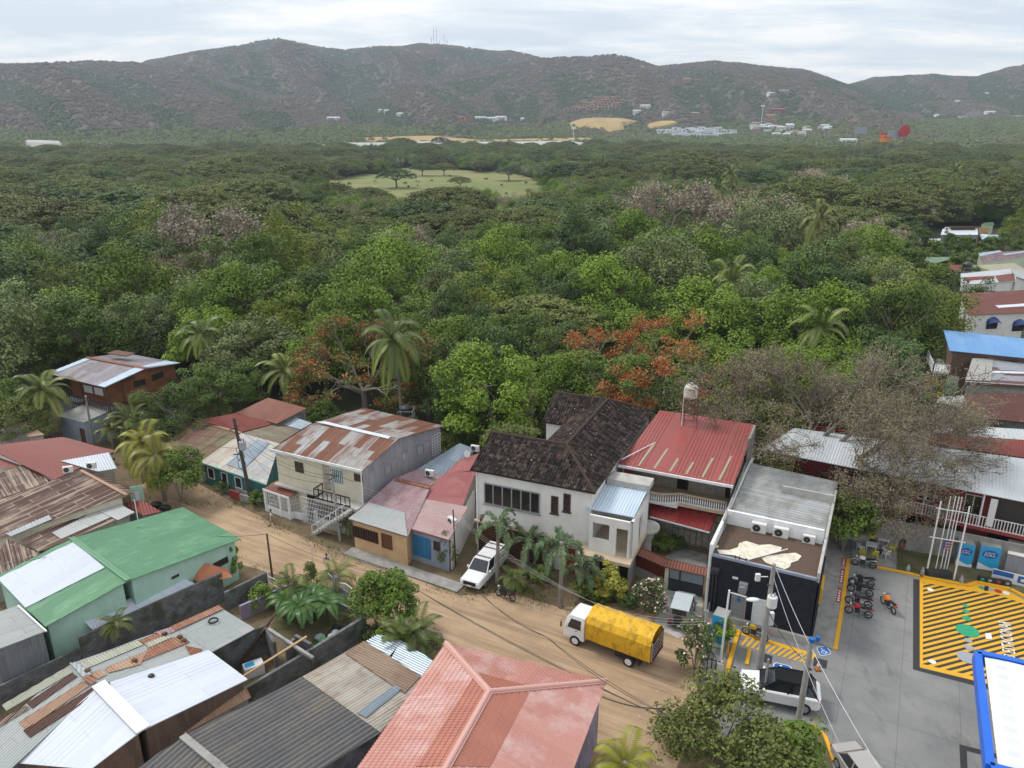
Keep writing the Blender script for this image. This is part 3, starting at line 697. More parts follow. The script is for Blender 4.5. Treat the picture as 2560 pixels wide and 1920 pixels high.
# ------------------------------------------------------------------ HERO: white two storey house with clay tile roof
h=B('tiled_house','white two storey house with dark clay tile roof and long dark window',[(1,60),(8,62)])
ze,zr=7.8,9.7
a=A(3,190,950,ze);b=A(3,1270,1155,ze);j=A(3,1025,735,zr)
U=(b-a).normalized();D=Vector((-U.y,U.x,0))if U.y<0 else Vector((U.y,-U.x,0))
D=Vector((-U.y,U.x,0));
if D.y<0:D=-D
c=onplane(3,1855,375,(b,b+D,b+Vector((0,0,1))));c=b+D*21.5
jd=(j-a).dot(D);ju=(j-a).dot(U)
wr=(b-a).dot(U)-ju # half width of the right wing
def hp(u,d,z):return Vector((a.x,a.y,0))+Vector((U.x,U.y,0))*u+D*d+Vector((0,0,z))
W_=(b-a).length;rd=jd # ridge depth of front wing
rl=A(3,430,650,zr);ru=(rl-a).dot(U);ru=max(.6,min(ru,2.5))
T=dict(prof='tile',pitch=.26,amp=.09,step=.035,row=.42,thick=.12)
planes=[]
pf=[hp(0,0,ze),hp(W_,0,ze),hp(ju,rd,zr),hp(ru*0+.2,rd,zr)]
planes.append(pf);roof(h,pf,'roof_claytile',name='roof',**T)
pb=[hp(ju,rd,zr),hp(.2,rd,zr),hp(.2,rd*1.75,ze+.6),hp(ju-wr*.75,rd*1.75,ze+.6)]
roof(h,pb,'roof_claytile',name='roof',**T);planes.append(pb)
dep=(A(3,1375,345,zr)-a).dot(D);full=dep+3.6
pr=[hp(W_,0,ze),hp(W_,full,ze),hp(ju,dep,zr),hp(ju,rd,zr)]
roof(h,pr,'roof_claytile',name='roof',**T)
pl=[hp(ju,dep,zr),hp(ju,rd,zr),hp(ju-wr*.75,rd+wr*.75,ze+.6),hp(ju-wr*.75,dep-wr*.75,ze+.6)]
roof(h,pl,'roof_claytile',name='roof',**T)
bl=1.6
pc=[hp(ju,dep,zr),hp(bl,dep,zr),hp(bl,dep-3.4,ze),hp(ju-wr*.9,dep-3.4,ze)]
roof(h,pc,'roof_claytile',name='roof',**T)
pd=[hp(W_,full,ze),hp(bl,full,ze),hp(bl,dep,zr),hp(ju,dep,zr)]
roof(h,pd,'roof_claytile',name='roof',**T)
for p,q in((pf[3],pf[2]),(pf[2],pf[1]),(hp(ju,rd,zr),hp(ju,dep,zr)),(hp(bl,dep,zr),hp(ju,dep,zr)),(hp(ju,dep,zr),hp(W_,full,ze))):
 MB().tube([p+V(0,0,.07),q+V(0,0,.07)],.13,8).build('ridge_tile','roof_claytile',h)
o_=.35
# walls
mb=MB();f=[hp(o_,o_,0),hp(W_-o_,o_,0),hp(W_-o_,full-.4,0),hp(bl+.3,full-.4,0),hp(bl+.3,dep-3.0,0),hp(ju-wr*.7,dep-3.0,0),hp(ju-wr*.7,rd*1.6,0),hp(o_,rd*1.6,0)]
for i in range(len(f)):
 p,q=f[i],f[(i+1)%len(f)];mb.poly([p,q,q+V(0,0,ze-.05),p+V(0,0,ze-.05)])
mb.build('wall','white_plaster',h)
mb=MB();mb.poly([hp(o_,o_,ze-.06),hp(o_,rd,zr-.1),hp(o_,rd*1.6,ze+.5),hp(o_,rd*1.6,ze-.06)])
mb.poly([hp(W_-.35,o_,ze-.1),hp(W_-.35,full-.4,ze-.1),hp(W_-.35,full-.4,ze+.0),hp(W_-.35,o_,ze)]);mb.build('gable_wall','white_plaster',h)
Wf=Wall(hp(o_,o_,0),hp(W_-o_,o_,0));Wf.n=-D
winp(h,Wf,3,(312,1055),(797,1330),frame='bluegrey_plaster',nx=6,fw=.11,sill=1)if False else None
def winq(parent,W,q0,q1,z0,z1,**k):return win(parent,W,q0,q1,z0,z1,**k)
q0,zt=Wf.hit(3,312,1055);q1,_=Wf.hit(3,797,1150);_,zb=Wf.hit(3,312,1235)
win(h,Wf,q0,q1,zb,zt,frame='steel_grey',nx=6,fw=.10,sill=1)
for a0,a1,t0,b0 in((893,955,1170,1320),(1000,1062,1150,1305)):
 q0,zt=Wf.hit(3,a0,t0);q1,_=Wf.hit(3,a1,t0+15);_,zb=Wf.hit(3,a0,b0)
 win(h,Wf,q0,q1,zb,zt,frame='wood_dark',ny=3,fw=.10,sill=1)
# ground floor: ledge, brown slatted gate, doors
mb=MB();Wf.slab(mb,-.1,Wf.L,3.0,3.15,0,.3);mb.build('ledge','tile_beige',h)
q0,_=Wf.hit(3,250,1450);q1,_=Wf.hit(3,870,1600)
mb=MB();Wf.slab(mb,q0,q1,.1,2.95,0,.04);mb.build('gate_backing','dark_opening',h)
mb=MB()
for k in range(14):Wf.slab(mb,q0,q1,.15+k*.2,.24+k*.2,.05,.03)
mb.build('slatted_gate','door_brown',h)
win(h,Wf,W_-2.9,W_-1.9,.05,2.3,frame='door_red',pane='door_red',name='door',pname='door_panel')
# downpipe
MB().tube([Wf.pt(.15,0,.1),Wf.pt(.15,ze-.1,.1)],.05,8).build('drainpipe','white_paint',h)
# court side window
# porch block at the right corner
zp=6.35
p0=A(3,1190,1280,zp);p1=A(3,1605,1360,zp);p2=A(3,1757,1062,zp+.5);p3=onplane(3,1410,998,(p0,p1,p2))
roof(h,[p0,p1,p2,p3],'roof_bluewhite',prof='corr',pitch=.24,amp=.035,name='porch_roof')
Wp=Wall(hp(W_-.2,-.55,0),hp(W_+3.25,-.55,0));Wp.n=-D
pw=MB();zz=6.2;fl=3.1
def prow(q0,q1,z0,z1):Wp.slab(pw,q0,q1,z0,z1,-.2,.2)
qa,_=Wp.hit(3,1250,1420);qb,zw0=Wp.hit(3,1395,1445);qc,_=Wp.hit(3,1450,1545);qd,_=Wp.hit(3,1550,1575)
zw0=4.2;zw1=5.6;Lp=Wp.L
for s in((0,qa,fl,zz),(qa,qb,fl,zw0),(qa,qb,zw1,zz),(qb,qc,fl,zz),(qc,qd,5.5,zz),(qd,Lp,fl,zz)):prow(*s)
pe=Wp.pt(Lp,0);
pw.obox(pe+V(0,0,fl)-U*.2,U*.2,D*2.2,V(0,0,zz-fl));pw.obox(pe+V(0,0,fl)-U*.2+D*3.4,U*.2,D*1.8,V(0,0,zz-fl));pw.obox(pe+V(0,0,5.5)-U*.2+D*2.2,U*.2,D*1.2,V(0,0,zz-5.5))
pw.obox(Wp.pt(0,fl)+D*5.0,U*Lp,D*.2,V(0,0,zz-fl+.6));pw.build('porch_wall','white_plaster',h)
mb=MB().obox(Wp.pt(0,6.75)+D*4.6,U*(Lp+.1),D*1.6,V(0,0,.5));mb.build('parapet','concrete_pale',h)
mb=MB().obox(Wp.pt(-.6,fl-.25)-D*.9,U*(Lp+.75),D*6.1,V(0,0,.25));mb.build('porch_slab','tile_beige',h)
mb=MB().obox(Wp.pt(.3,0)+D*.3,U*(Lp-.5),D*4.4,V(0,0,fl-.25));mb.build('ground_floor','concrete',h)
Wg=Wall(Wp.pt(.3,0)+D*.3,Wp.pt(Lp-.2,0)+D*.3);Wg.n=-D
win(h,Wg,.5,1.1,.1,2.3,frame='steel_grey',pane='dark_glass',name='door',pname='door_panel');win(h,Wg,1.4,2.0,.1,2.3,frame='wood_dark',pane='plastic_white',name='door',pname='door_panel');win(h,Wg,2.2,2.9,.1,2.3,frame='black',pane='black',name='door',pname='door_panel')
# spiral stair drum beside the porch
cs=A(3,1715,1440,2.9)
MB().lathe((cs.x,cs.y,0),[(.55,0),(.5,1.6),(.8,2.5),(1.05,2.75),(1.12,2.8),(1.12,3.0),(1.0,3.05),(.2,3.1)],24).build('round_landing','concrete_pale',h)
# blue-white lean-to roof behind left
p0=A(3,505,565,3.6);p1=A(3,685,590,3.6);p2=A(3,760,420,4.4);p3=onplane(3,640,400,(p0,p1,p2))
roof(h,[p0,p1,p2,p3],'roof_bluewhite',name='back_awning')
MB().box(((p0+p2)/2)[:2]+(1.7,),(2.2,2.6,3.3),math.atan2(U.y,U.x)).build('back_room','white_plaster',h)
# ------------------------------------------------------------------ red roofed house with balustrade
r=B('red_roof_house','two storey house with light red metal roof and curved white balustrade',[(14,66),(20,66)])
z0,z1=7.1,8.3
a=A(3,1470,910,z0);b=A(4,460,1092,z0);c=A(4,655,560,z1);d=onplane(3,1830,435,(a,b,c))
roof(r,[a,b,c,d],'roof_redlight',prof='rib',pitch=.3,amp=.04,name='roof',u0=a)
sk=[a+(b-a)*t for t in()]
# skylight strips, lighter
for t in(.16,.30,.44,.58,.72,.86):
 e=(b-a);f0=a+e*t+(d-a)*.04;g0=a+e*(t+.02)+(d-a)*.04
 roof(r,[f0,g0,g0+(d-a)*(.28+.1*math.sin(t*9)),f0+(d-a)*(.28+.1*math.sin(t*9))],'roof_beige',prof='flat',name='skylight_strip',lift=.055,thick=0)
MB().beam(a+V(0,0,-.05),b+V(0,0,-.05),.12,.22).build('gutter','white_paint',r)
U2=(b-a).normalized();D2=Vector((-U2.y,U2.x,0));D2=D2 if D2.y>0 else-D2
L2=(b-a).length;g=Vector((a.x,a.y,0))
def rp(u,dd,z):return g+Vector((U2.x,U2.y,0))*u+D2*dd+V(0,0,z)
mb=MB();dp=(d-a).dot(D2)-.4
for p,q in((rp(.3,3.4,0),rp(L2-.2,3.4,0)),(rp(L2-.2,.3,0),rp(L2-.2,dp,0)),(rp(L2-.2,dp,0),rp(.3,dp,0)),(rp(.3,dp,0),rp(.3,.3,0))):
 mb.poly([p,q,q+V(0,0,7.0+(1.0 if(q-g).dot(D2)>5 else .1)),p+V(0,0,7.0+(1.0 if(p-g).dot(D2)>5 else .1))])
mb.build('wall','stone_wall',r)
mb=MB().obox(rp(L2-.02,-4.2,0),D2*(dp+4.2),U2*.18,V(0,0,6.2));mb.obox(rp(L2-.02,7.4,6.2),D2*(dp-7.4),U2*.18,V(0,0,2.2));mb.build('side_wall','concrete',r)
mb=MB().obox(rp(0,.6,4.05),U2*L2,D2*2.9,V(0,0,.25));mb.build('balcony_floor','tile_beige',r)
Wr=Wall(rp(.3,3.4,0),rp(L2-.2,3.4,0));Wr.n=-D2
win(r,Wr,1.2,2.9,5.4,6.3,frame='wood_dark',name='window');win(r,Wr,4.2,5.2,4.3,6.4,frame='wood_dark',name='door',pname='door_panel',pane='dark_opening');win(r,Wr,6.0,7.4,5.4,6.3,frame='wood_dark');win(r,Wr,8.4,9.3,4.3,6.4,frame='wood_dark',name='door',pname='door_panel',pane='dark_opening')
MB().obox(rp(.1,1.0,4.3),U2*1.0,D2*.12,V(0,0,2.3)).build('red_screen','redwall',r)
# balustrade along a curved line
def bal(u): # depth of the balustrade line
 t=(u-1.2)/(L2-1.4);return .9-.9*math.sin(min(max(t*2.0,0),1)*math.pi)-.1*math.sin(max(t*2-1,0)*math.pi)
us=[1.2+i*.19 for i in range(int((L2-1.4)/.19))]
base=MB();top=MB()
for i,u in enumerate(us):
 p=rp(u,bal(u),4.35)
 if i<100:
  m=MB().lathe(p,[(.05,0),(.05,.06),(.03,.1),(.065,.3),(.03,.55),(.03,.66),(.05,.7),(.05,.75)],6);m.build('baluster','white_paint',r)
for u,v in zip(us,us[1:]):
 base.beam(rp(u,bal(u),4.28),rp(v,bal(v),4.28),.26,.16);top.beam(rp(u,bal(u),5.14),rp(v,bal(v),5.14),.2,.1)
base.build('balustrade_base','white_plaster',r);top.build('handrail','tile_beige',r)
mb=MB().obox(rp(1.6,.1,4.05),U2*(L2*.38),D2*.6,V(0,0,.2));mb.build('balcony_floor','white_plaster',r)
# lower dark red porch roof
a=A(3,1750,1350,3.2);b=A(4,255,1485,3.2);c=A(4,355,1275,4.0);d=onplane(3,1745,1165,(a,b,c))
roof(r,[a,b,c,d],'roof_darkred',prof='tile',pitch=.22,amp=.05,step=.03,row=.35,name='porch_roof')
MB().beam(a+V(0,0,-.06),b+V(0,0,-.06),.08,.14).build('porch_gutter','white_paint',r)
Wl=Wall(rp(.6,-.6,0),rp(L2-.2,-.6,0));Wl.n=-D2
mb=MB();Wl.slab(mb,0,Wl.L,0,3.4,-2.2,.1);mb.build('shaded_wall','stone_wall',r)
grille(r,Wl,.3,3.0,.9,3.0,dx=.45,dz=.4,off=-.3,name='grille')
grille(r,Wl,4.2,8.4,.2,2.8,mat='black',dx=.5,dz=1.2,off=-2.0,name='grille')
# tiled front boundary wall with gate
g0=A(19,95,840,0);g1=A(19,640,1090,0);g2=A(19,1260,1235,0)
gw=B('boundary_wall','low front wall capped with pink clay tiles, with brown lattice',[g0,g2],'wall')
Wb=Wall(g0,g1);Wc=Wall(g1,g2)
mb=MB();Wb.slab(mb,0,Wb.L,0,.8,-.2,.2);Wb.slab(mb,0,Wb.L,1.95,2.15,-.2,.2);mb.build('wall','concrete',gw)
grille(gw,Wb,.05,Wb.L-.05,.8,1.95,mat='door_red',dx=.16,dz=.14,r=.045,name='lattice',off=-.1)
mb=MB();Wb.slab(mb,0,Wb.L,.8,1.95,-.2,.03);mb.build('lattice_backing','door_brown',gw)
mb=MB();Wb.slab(mb,-.25,.0,0,2.4,-.2,.3);mb.build('pillar','concrete',gw)
mb=MB();Wc.slab(mb,-.02,.28,0,2.15,-.2,.32);mb.build('pillar','cream_plaster',gw)
mb=MB();Wc.slab(mb,.28,Wc.L,1.95,2.15,-.2,.2);mb.build('lintel','white_plaster',gw)
u_=Wb.u
for W0 in(Wb,Wc):
 e0=W0.pt(-.1,2.2,.45);e1=W0.pt(W0.L+.1,2.2,.45);e2=W0.pt(W0.L+.1,2.5,-.15);e3=W0.pt(-.1,2.5,-.15);e4=W0.pt(W0.L+.1,2.25,-.6);e5=W0.pt(-.1,2.25,-.6)
 roof(gw,[e0,e1,e2,e3],'roof_tilecap' if 'roof_tilecap' in M else 'roof_brick',prof='tile',pitch=.24,amp=.1,name='tile_cap');roof(gw,[e4,e5,e3,e2],'roof_brick',prof='tile',pitch=.24,amp=.1,name='tile_cap')
gt=E('driveway_gate',(g1+g2)/2,'dark metal double gate with translucent upper panels under the tile cap','gate')
for q0,q1,tag_ in((.32,Wc.L*.38,0),(Wc.L*.38+.03,Wc.L-.05,1)):
 mb=MB();Wc.slab(mb,q0,q1,.05,1.05,.02,.05);mb.build('gate_panel','gate_dark',gt)
 mb=MB();Wc.slab(mb,q0+.05,q1-.05,1.05,1.9,.02,.02);mb.build('upper_panel','gate_glass',gt)
 mb=MB()
 for x in(q0,q1-.05):Wc.slab(mb,x,x+.05,.05,1.92,.025,.06)
 Wc.slab(mb,q0,q1,1.02,1.08,.027,.062);mb.build('gate_frame','black',gt)
# ------------------------------------------------------------------ black walled shop with gravel roof
s=B('shop_building','flat roofed shop with black front wall, white parapet and gravel roof',[(18,50),(23,55)],'shop')
zt=5.3;a=A(8,265,290,zt);b=A(8,1195,510,zt);U3=(b-a).normalized();D3=Vector((-U3.y,U3.x,0));L3=(b-a).length;g=Vector((a.x,a.y,0))
def sp_(u,d,z,g=g):return g+Vector((U3.x,U3.y,0))*u+D3*d+V(0,0,z)
dm=5.2;df=17.0
Ws=Wall(sp_(0,0,0),sp_(L3,0,0));Ws.n=-D3
MB().obox(sp_(0,0,.55),U3*L3,D3*dm,V(0,0,zt-.75)).build('front_block','shop_black',s)
MB().obox(sp_(-.05,-.25,0),U3*(L3+.1),D3*(dm),V(0,0,.55)).build('plinth','concrete_pale',s)
MB().obox(sp_(0,0,zt-.2),U3*L3,D3*.18,V(0,0,.2)).build('parapet_cap','bluegrey_plaster',s)
MB().obox(sp_(0,dm,0),U3*L3,D3*(df-dm),V(0,0,zt-.1)).build('rear_block','concrete',s)
zg=zt-.06
MB().poly([sp_(.15,.15,zg),sp_(L3-.15,.15,zg),sp_(L3-.15,dm,zg),sp_(.15,dm,zg)]).build('gravel_surface','gravel_roof',s)
# pale membrane patches, irregular
def blob(n,pts,z,mat,name,par,jit=.0):
 P=pp(n,*pts,z=z);m=MB();m.poly(P);c=sum(P,Vector())/len(P)
 return m.build(name,mat,par)
blob(8,[(320,255),(420,260),(500,235),(510,200),(570,180),(680,215),(780,210),(880,235),(870,265),(780,290),(700,310),(640,335),(560,335),(470,305),(340,290)],zg+.04,'roof_membrane','membrane_patch',s)
blob(8,[(705,330),(760,310),(900,290),(1000,282),(1050,310),(1020,350),(960,370),(950,405),(905,425),(840,405),(745,370)],zg+.04,'roof_membrane','membrane_patch',s)
blob(8,[(303,225),(330,218),(335,232),(315,240)],zg+.04,'roof_membrane','membrane_patch',s)
# white parapets: left side raised, cross wall behind the gravel
hL=.9
mb=MB();mb.obox(sp_(-.12,0,0),D3*df,U3*.22,V(0,0,zt+.75));mb.build('side_parapet','white_paint',s)
mb=MB();mb.obox(sp_(.1,dm-.1,zg),U3*(L3-.3),D3*.25,V(0,0,1.15));mb.build('cross_parapet','white_paint',s)
mb=MB();mb.obox(sp_(L3-.12,0,zt-.3),D3*(df-3),U3*.2,V(0,0,.75));mb.build('side_parapet','concrete_pale',s)
mb=MB();mb.obox(sp_(L3+.08,-.05,.1),D3*4,U3*.12,V(0,0,4.9));mb.build('black_panel','shop_black',s)
mb=MB();mb.obox(sp_(L3+.1,1.2,2.6),D3*1.9,U3*.25,V(0,0,1.3));mb.build('yellow_sign_box','yellow_paint',s)
q0=sp_(.15,dm+.2,zt+.35);q1=sp_(L3-.15,dm+.2,zt+.1);q2=sp_(L3-.15,df-1.5,zt+.5);q3=sp_(.15,df-1.5,zt+.75)
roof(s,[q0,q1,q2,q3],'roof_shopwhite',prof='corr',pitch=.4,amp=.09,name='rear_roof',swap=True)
mb=MB().obox(sp_(L3*.45,df-5.6,zt+.3),U3*(L3*.55),D3*.2,V(0,0,.8));mb.build('cross_parapet','concrete_pale',s)
# doors, vents, light on the black wall
q0,zz1=Ws.hit(8,450,632);q1,_=Ws.hit(8,580,660);
win(s,Ws,q0,q1,.55,2.6,frame='alu',pane='steel_grey',ny=5,fw=.08,name='door',pname='door_panel')
mb=MB();Ws.slab(mb,(q0+q1)/2-.1,(q0+q1)/2+.1,1.95,2.3,.09,.02);mb.build('restroom_sign','sign_blue',s)
q0,_=Ws.hit(8,635,680);q1,_=Ws.hit(8,745,710)
win(s,Ws,q0,q1,.55,2.6,frame='plastic_white',pane='plastic_white',ny=14,fw=.06,name='door',pname='door_panel')
q,z=Ws.hit(8,550,570);m=MB();Ws.slab(m,q-.3,q+.3,z-.2,z+.35,0,.35);m.build('vent_box','steel_grey',s)
MB().cyl(Ws.pt(q,z-.1,.45),.3,.3,16,D3).build('vent_hood','alu',s)
q,z=Ws.hit(8,478,500);m=MB();Ws.slab(m,q-.2,q+.2,z-.09,z+.09,0,.03);m.build('notice','plastic_white',s)
q,z=Ws.hit(8,315,425);m=MB();Ws.slab(m,q-.3,q+.25,z-.15,z+.15,0,.5);m.build('duct_hood','engine',s)
m=MB();Ws.slab(m,q-.2,q-.08,.6,z-.15,0,.25);Ws.slab(m,q+.02,q+.14,.6,z-.15,0,.25);m.build('duct','engine',s)
for k in(478,512,568):p=A(8,k,325+(k-478)*.22,zt+.1);MB().cyl(p,.03,.35,6).build('pipe_stub','black',s)
MB().beam(A(8,930,250,zt+.15),A(8,585,345,zt+.12),.05,.05).build('conduit','plastic_white',s)
# ------------------------------------------------------------------ simple houses: roof planes + walls under them
def simple(name,label,planes,wallmat,d=.45,cat='house',rk=None,outline=None,z0=0.0,walls=True):
 """planes: list of (points, material, kwargs)"""
 h=B(name,label,planes[0][0],cat)
 for pts,m,k in planes:roof(h,pts,m,**k)
 if walls:
  for pts,m,k in planes:
   if k.get('name','roof')!='roof':continue
   shell(h,pts,[pts],wallmat,d,z0=z0)
 return h
def patch(h,N,pts,base,mat,lift=.07,**k):
 P=[onplane(N if not isinstance(N,tuple)else N[i],a,b,base)for i,(a,b)in enumerate(pts)]
 k.setdefault('pitch',.25)
 return roof(h,P,mat,name='roof_sheet',lift=lift,thick=.02,**k)
CR=dict(prof='corr',pitch=.25,amp=.025)
# U3 cream two storey house with rusty patchwork roof
ze,zr=6.4,7.7
a=A(2,400,605,ze);b=A(2,1190,792,ze);c=A(2,1510,505,zr);d=onplane(2,760,380,(a,b,c))
e=A(2,1905,395,ze+.2);f=onplane(2,1205,240,(d,c,e))
ch=B('cream_house','cream two storey house with striped rusty metal roof and iron balcony',[a,b,c])
roof(ch,[a,b,c,d],'roof_cream',name='roof',**CR);roof(ch,[d,c,e,f],'roof_cream',name='roof',**CR)
patch(ch,2,[(795,365),(870,360),(1440,490),(1420,512)],(a,b,c),'roof_whitemetal',prof='flat',lift=.06)
MB().beam(a,b,.1,.25).build('fascia','white_paint',ch)
mb=MB();o1=[a,b,c,e,f,d];ins=inset(o1,.45)
zt=lambda p:min(pz((a,b,c),p.x,p.y),pz((d,c,e),p.x,p.y))-.08
for i in range(6):
 p,q=ins[i],ins[(i+1)%6]
 mb.m=1 if i in(1,2)else 0
 mb.poly([p,q,Vector((q.x,q.y,zt(q))),Vector((p.x,p.y,zt(p)))],[(0,0),((q-p).length,0),((q-p).length,zt(q)),(0,zt(p))])
mb.build('wall',['cream_plaster','wall_sheetlight'],ch)
W=Wall(ins[0],ins[1]);Ws2=Wall(ins[1],ins[2]);Ws3=Wall(ins[2],ins[3]);Dc=-W.n
def wq(W,n,tl,br,**k):
 q0,zt_=W.hit(n,*tl);q1,zb_=W.hit(n,*br);q0,q1=sorted((q0,q1));zb_,zt_=sorted((zb_,zt_));return(q0,q1,zb_,zt_)
def wadd(h,W,n,tl,tr,bl,**k):
 q0,zt_=W.hit(n,*tl);q1,_=W.hit(n,*tr);_,zb_=W.hit(n,*bl);q0,q1=sorted((q0,q1));zb_,zt_=sorted((zb_,zt_))
 return win(h,W,q0,q1,zb_,zt_,**k)
wadd(ch,W,2,(612,700),(682,715),(612,785),frame='wood_dark',pane='wood_dark')
wadd(ch,W,2,(1125,805),(1198,820),(1125,865),frame='wood_dark',pane='wood_dark')
wadd(ch,W,2,(915,755),(1028,780),(925,880),frame='white_paint',pane='teal_paint',nx=7,fw=.04,name='door_grille')
mb=MB();q0,z0_=W.hit(2,850,740);q1,_=W.hit(2,915,760);W.slab(mb,q0,q1,3.5,6.0,.0,.03);mb.build('shaded_panel','stone_wall',ch)
# balcony slab, ledge and railing
zf=3.1
qb_,_=W.hit(2,850,900);mb=MB().obox(W.pt(qb_,zf-.25,1.3),W.u*(W.L-qb_+.2),Dc*1.35,V(0,0,.25)).obox(W.pt(-.2,zf-.22,.5),W.u*(qb_+.2),Dc*.5,V(0,0,.18));mb.build('balcony_slab','concrete_pale',ch)
q0,_=W.hit(2,850,900);q1,_=W.hit(2,1150,960)
railing(ch,[W.pt(q0,0,0),W.pt(q0,0,1.2),W.pt(W.L-.6,0,1.2)],zf,.95,'black',.45,.07,'balcony_railing')
# ground floor lattice
q0,_=W.hit(2,720,1000);q1,_=W.hit(2,1130,1100)
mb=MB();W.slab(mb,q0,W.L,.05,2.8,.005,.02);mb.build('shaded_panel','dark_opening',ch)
grille(ch,W,q0,W.L-.3,.1,2.75,dx=.19,dz=.42,r=.035,off=.9,name='lattice_screen')
# side wall small details
for tl,tr,bl in(((1548,635),(1612,615),(1548,680)),((1665,575),(1722,552),(1668,660)),((1385,745),(1445,725),(1388,830))):
 wadd(ch,Ws2 if tl[0]<1600 else Ws3,2,tl,tr,bl,frame='wall_sheetlight' if tl[0]!=1548 else 'white_paint',pane='wall_sheetlight' if tl[0]!=1548 else 'steel_grey',fw=.05)
q0,_=Ws3.hit(2,1775,500)
grille(ch,Ws3,q0+.3,Ws3.L-.1,3.9,6.0,dx=.5,dz=.3,name='side_grille')
# drain pipe at the corner
MB().tube([W.pt(W.L+.0,.1,.12),W.pt(W.L+.0,6.1,.12)],.06,8).build('drainpipe','white_paint',ch)
# outside stair with white rail
st0=W.pt(W.L-3.6,0,1.6);n_=11
mb=MB()
for i in range(n_):mb.obox(W.pt(W.L-4.2+i*.36,.28*i+.02,1.35),W.u*.36,W.n*.95,V(0,0,.26))
mb.build('stairs','concrete_pale',ch)
mb=MB()
for i in range(0,n_+1,2):p=W.pt(W.L-4.2+i*.36,.28*i,2.3);mb.beam(p,p+V(0,0,.95),.05)
mb.beam(W.pt(W.L-4.2,.95,2.3),W.pt(W.L-.2,4.05,2.3),.07);mb.build('stair_rail','white_paint',ch)
# gatehouse / carport with small red roof
gh=B('entrance_porch','small white lattice porch with red metal roof beside the cream house',[A(2,520,1150)]*2,'porch')
z0_,z1_=2.3,2.9
a=A(2,335,945,z0_);b=A(2,560,1022,z0_);c=A(2,690,928,z1_);d=onplane(2,450,866,(a,b,c))
roof(gh,[a,b,c,d],'roof_brick',prof='corr',pitch=.25,amp=.03);MB().beam(a,b,.08,.18).build('fascia','white_paint',gh)
g=inset([a,b,c,d],.15);Wg1=Wall(g[0],g[1]);Wg2=Wall(g[1],g[2]);Wg3=Wall(g[3],g[0])
for W1,i in((Wg1,0),(Wg2,1),(Wg3,2)):
 mb=MB();W1.slab(mb,0,W1.L,0,.65 if i!=0 else .65,-.12,.12);mb.build('low_wall','white_paint',gh)
 grille(gh,W1,.05,W1.L-.05,.65,2.2,dx=.17,dz=.38,r=.03,off=-.08,name='lattice_screen')
 mb=MB();W1.slab(mb,-.1,.1,0,2.3,-.15,.22);mb.build('post','white_paint',gh)
mb=MB();Wg1.slab(mb,Wg1.L*.62,Wg1.L*.68,0,2.3,-.1,.2);mb.build('post','white_paint',gh)
# low white garden walls in front
def lw(n,a,b,h,name='garden_wall',lab='',mat='white_paint',t=.16):return fenceblock(name,lab,A(n,*a),A(n,*b),h,t,mat,'wall')
lw(2,(585,1185),(710,1215),.6,lab='short white garden wall between the lattice porch and the opening');lw(2,(795,1250),(1085,1325),.6,lab='long white garden wall with a slot below the outside stairs')
for i,(x,y)in enumerate(((710,1218),(800,1248))):
 o=MB().box(A(2,x,y)+V(0,0,.7),(.3,.3,1.4),.4).build('gate_pillar','white_paint');tag(o,('left' if i==0 else 'right')+' white square pillar of the gap in the garden wall','pillar','pillars of the garden wall')
# ------------------------------------------------------------------ U1 greenish house row
zr=3.9;ze=2.5
a=A(0,398,1122,ze);b=A(0,666,1211,ze);c=A(0,699,1109,zr);d=onplane(0,492,1052,(a,b,c));P0=(a,b,c)
gm=onplane(0,498,1155,P0);gm=a+(b-a)*((gm-a).dot((b-a).normalized())/(b-a).length);gt_=onplane(0,602,1082,P0)
g1h=simple('greenbrown_roof_house','low house with peeling green and brown roof behind the yellow palms',[([a,gm,gt_,d],'roof_greenbrown',CR)],'cream_plaster')
g2h=simple('whiterust_roof_house','low teal house with whitish rust streaked roof behind the wooden power pole',[([gm+(b-a)*.004,b,c,gt_+(b-a)*.004],'roof_whiterust',CR)],'teal_paint')
patch(g2h,1,[(1960,560),(2100,610),(2330,380),(2230,345)],P0,'roof_silver');
MB().beam(gm,b,.08,.16).build('fascia','mint_plaster',g2h);MB().beam(d,gt_,.3,.08).build('ridge_cap','roof_rusttan',g1h)
Wt=Wall(inset([gm,b,c,gt_],.45)[0],inset([gm,b,c,gt_],.45)[1])
for q in(.5,2.6,4.6):win(g2h,Wt,q,q+(1 if q!=2.6 else .9),(.9 if q!=2.6 else .05),2.1,frame='white_paint',pane='dark_opening',name='window' if q!=2.6 else 'door')
fenceblock('garden_wall','low plastered garden wall in front of the teal house',A(1,1920,760),A(1,2190,880),.8,.15,'concrete_pale','wall')
fenceblock('garden_wall','low brown garden wall beside the wooden power pole',A(2,60,1020),A(2,145,1050),.9,.15,'redwall','wall')
fenceblock('garden_wall','low grey garden wall at the foot of the wooden power pole',A(2,145,1050),A(2,250,1080),.8,.15,'concrete','wall')
# behind: red, moss, blue grey roofs
a=A(0,603,1083,3.8);b=A(0,696,1110,3.8);c=A(0,755,1072,3.2);d=onplane(0,690,1060,(a,b,c))
simple('mossy_roof_house','low back roof of brown mossy sheets behind the whitish roof',[([a,b,c,d],'roof_mossy',dict(CR,swap=True))],'concrete',z0=0)
a=A(0,495,1050,4.4);b=A(0,605,1080,3.4);c=A(0,690,1058,3.4);d=onplane(0,588,1033,(a,b,c))
simple('darkred_roof_house','middle roof of dark red sheets between the green brown roof and the brick red roof',[([a,b,c,d],'roof_redpaint',dict(CR,swap=True))],'concrete')
a=A(2,95,287,3.6);b=A(2,455,378,3.6);c=A(2,718,243,5.0);d=onplane(2,380,152,(a,b,c))
simple('brickred_roof_house','brick red sloping roof at the forest edge below a coconut palm',[([a,b,c,d],'roof_brick',CR)],'block_grey',.2)
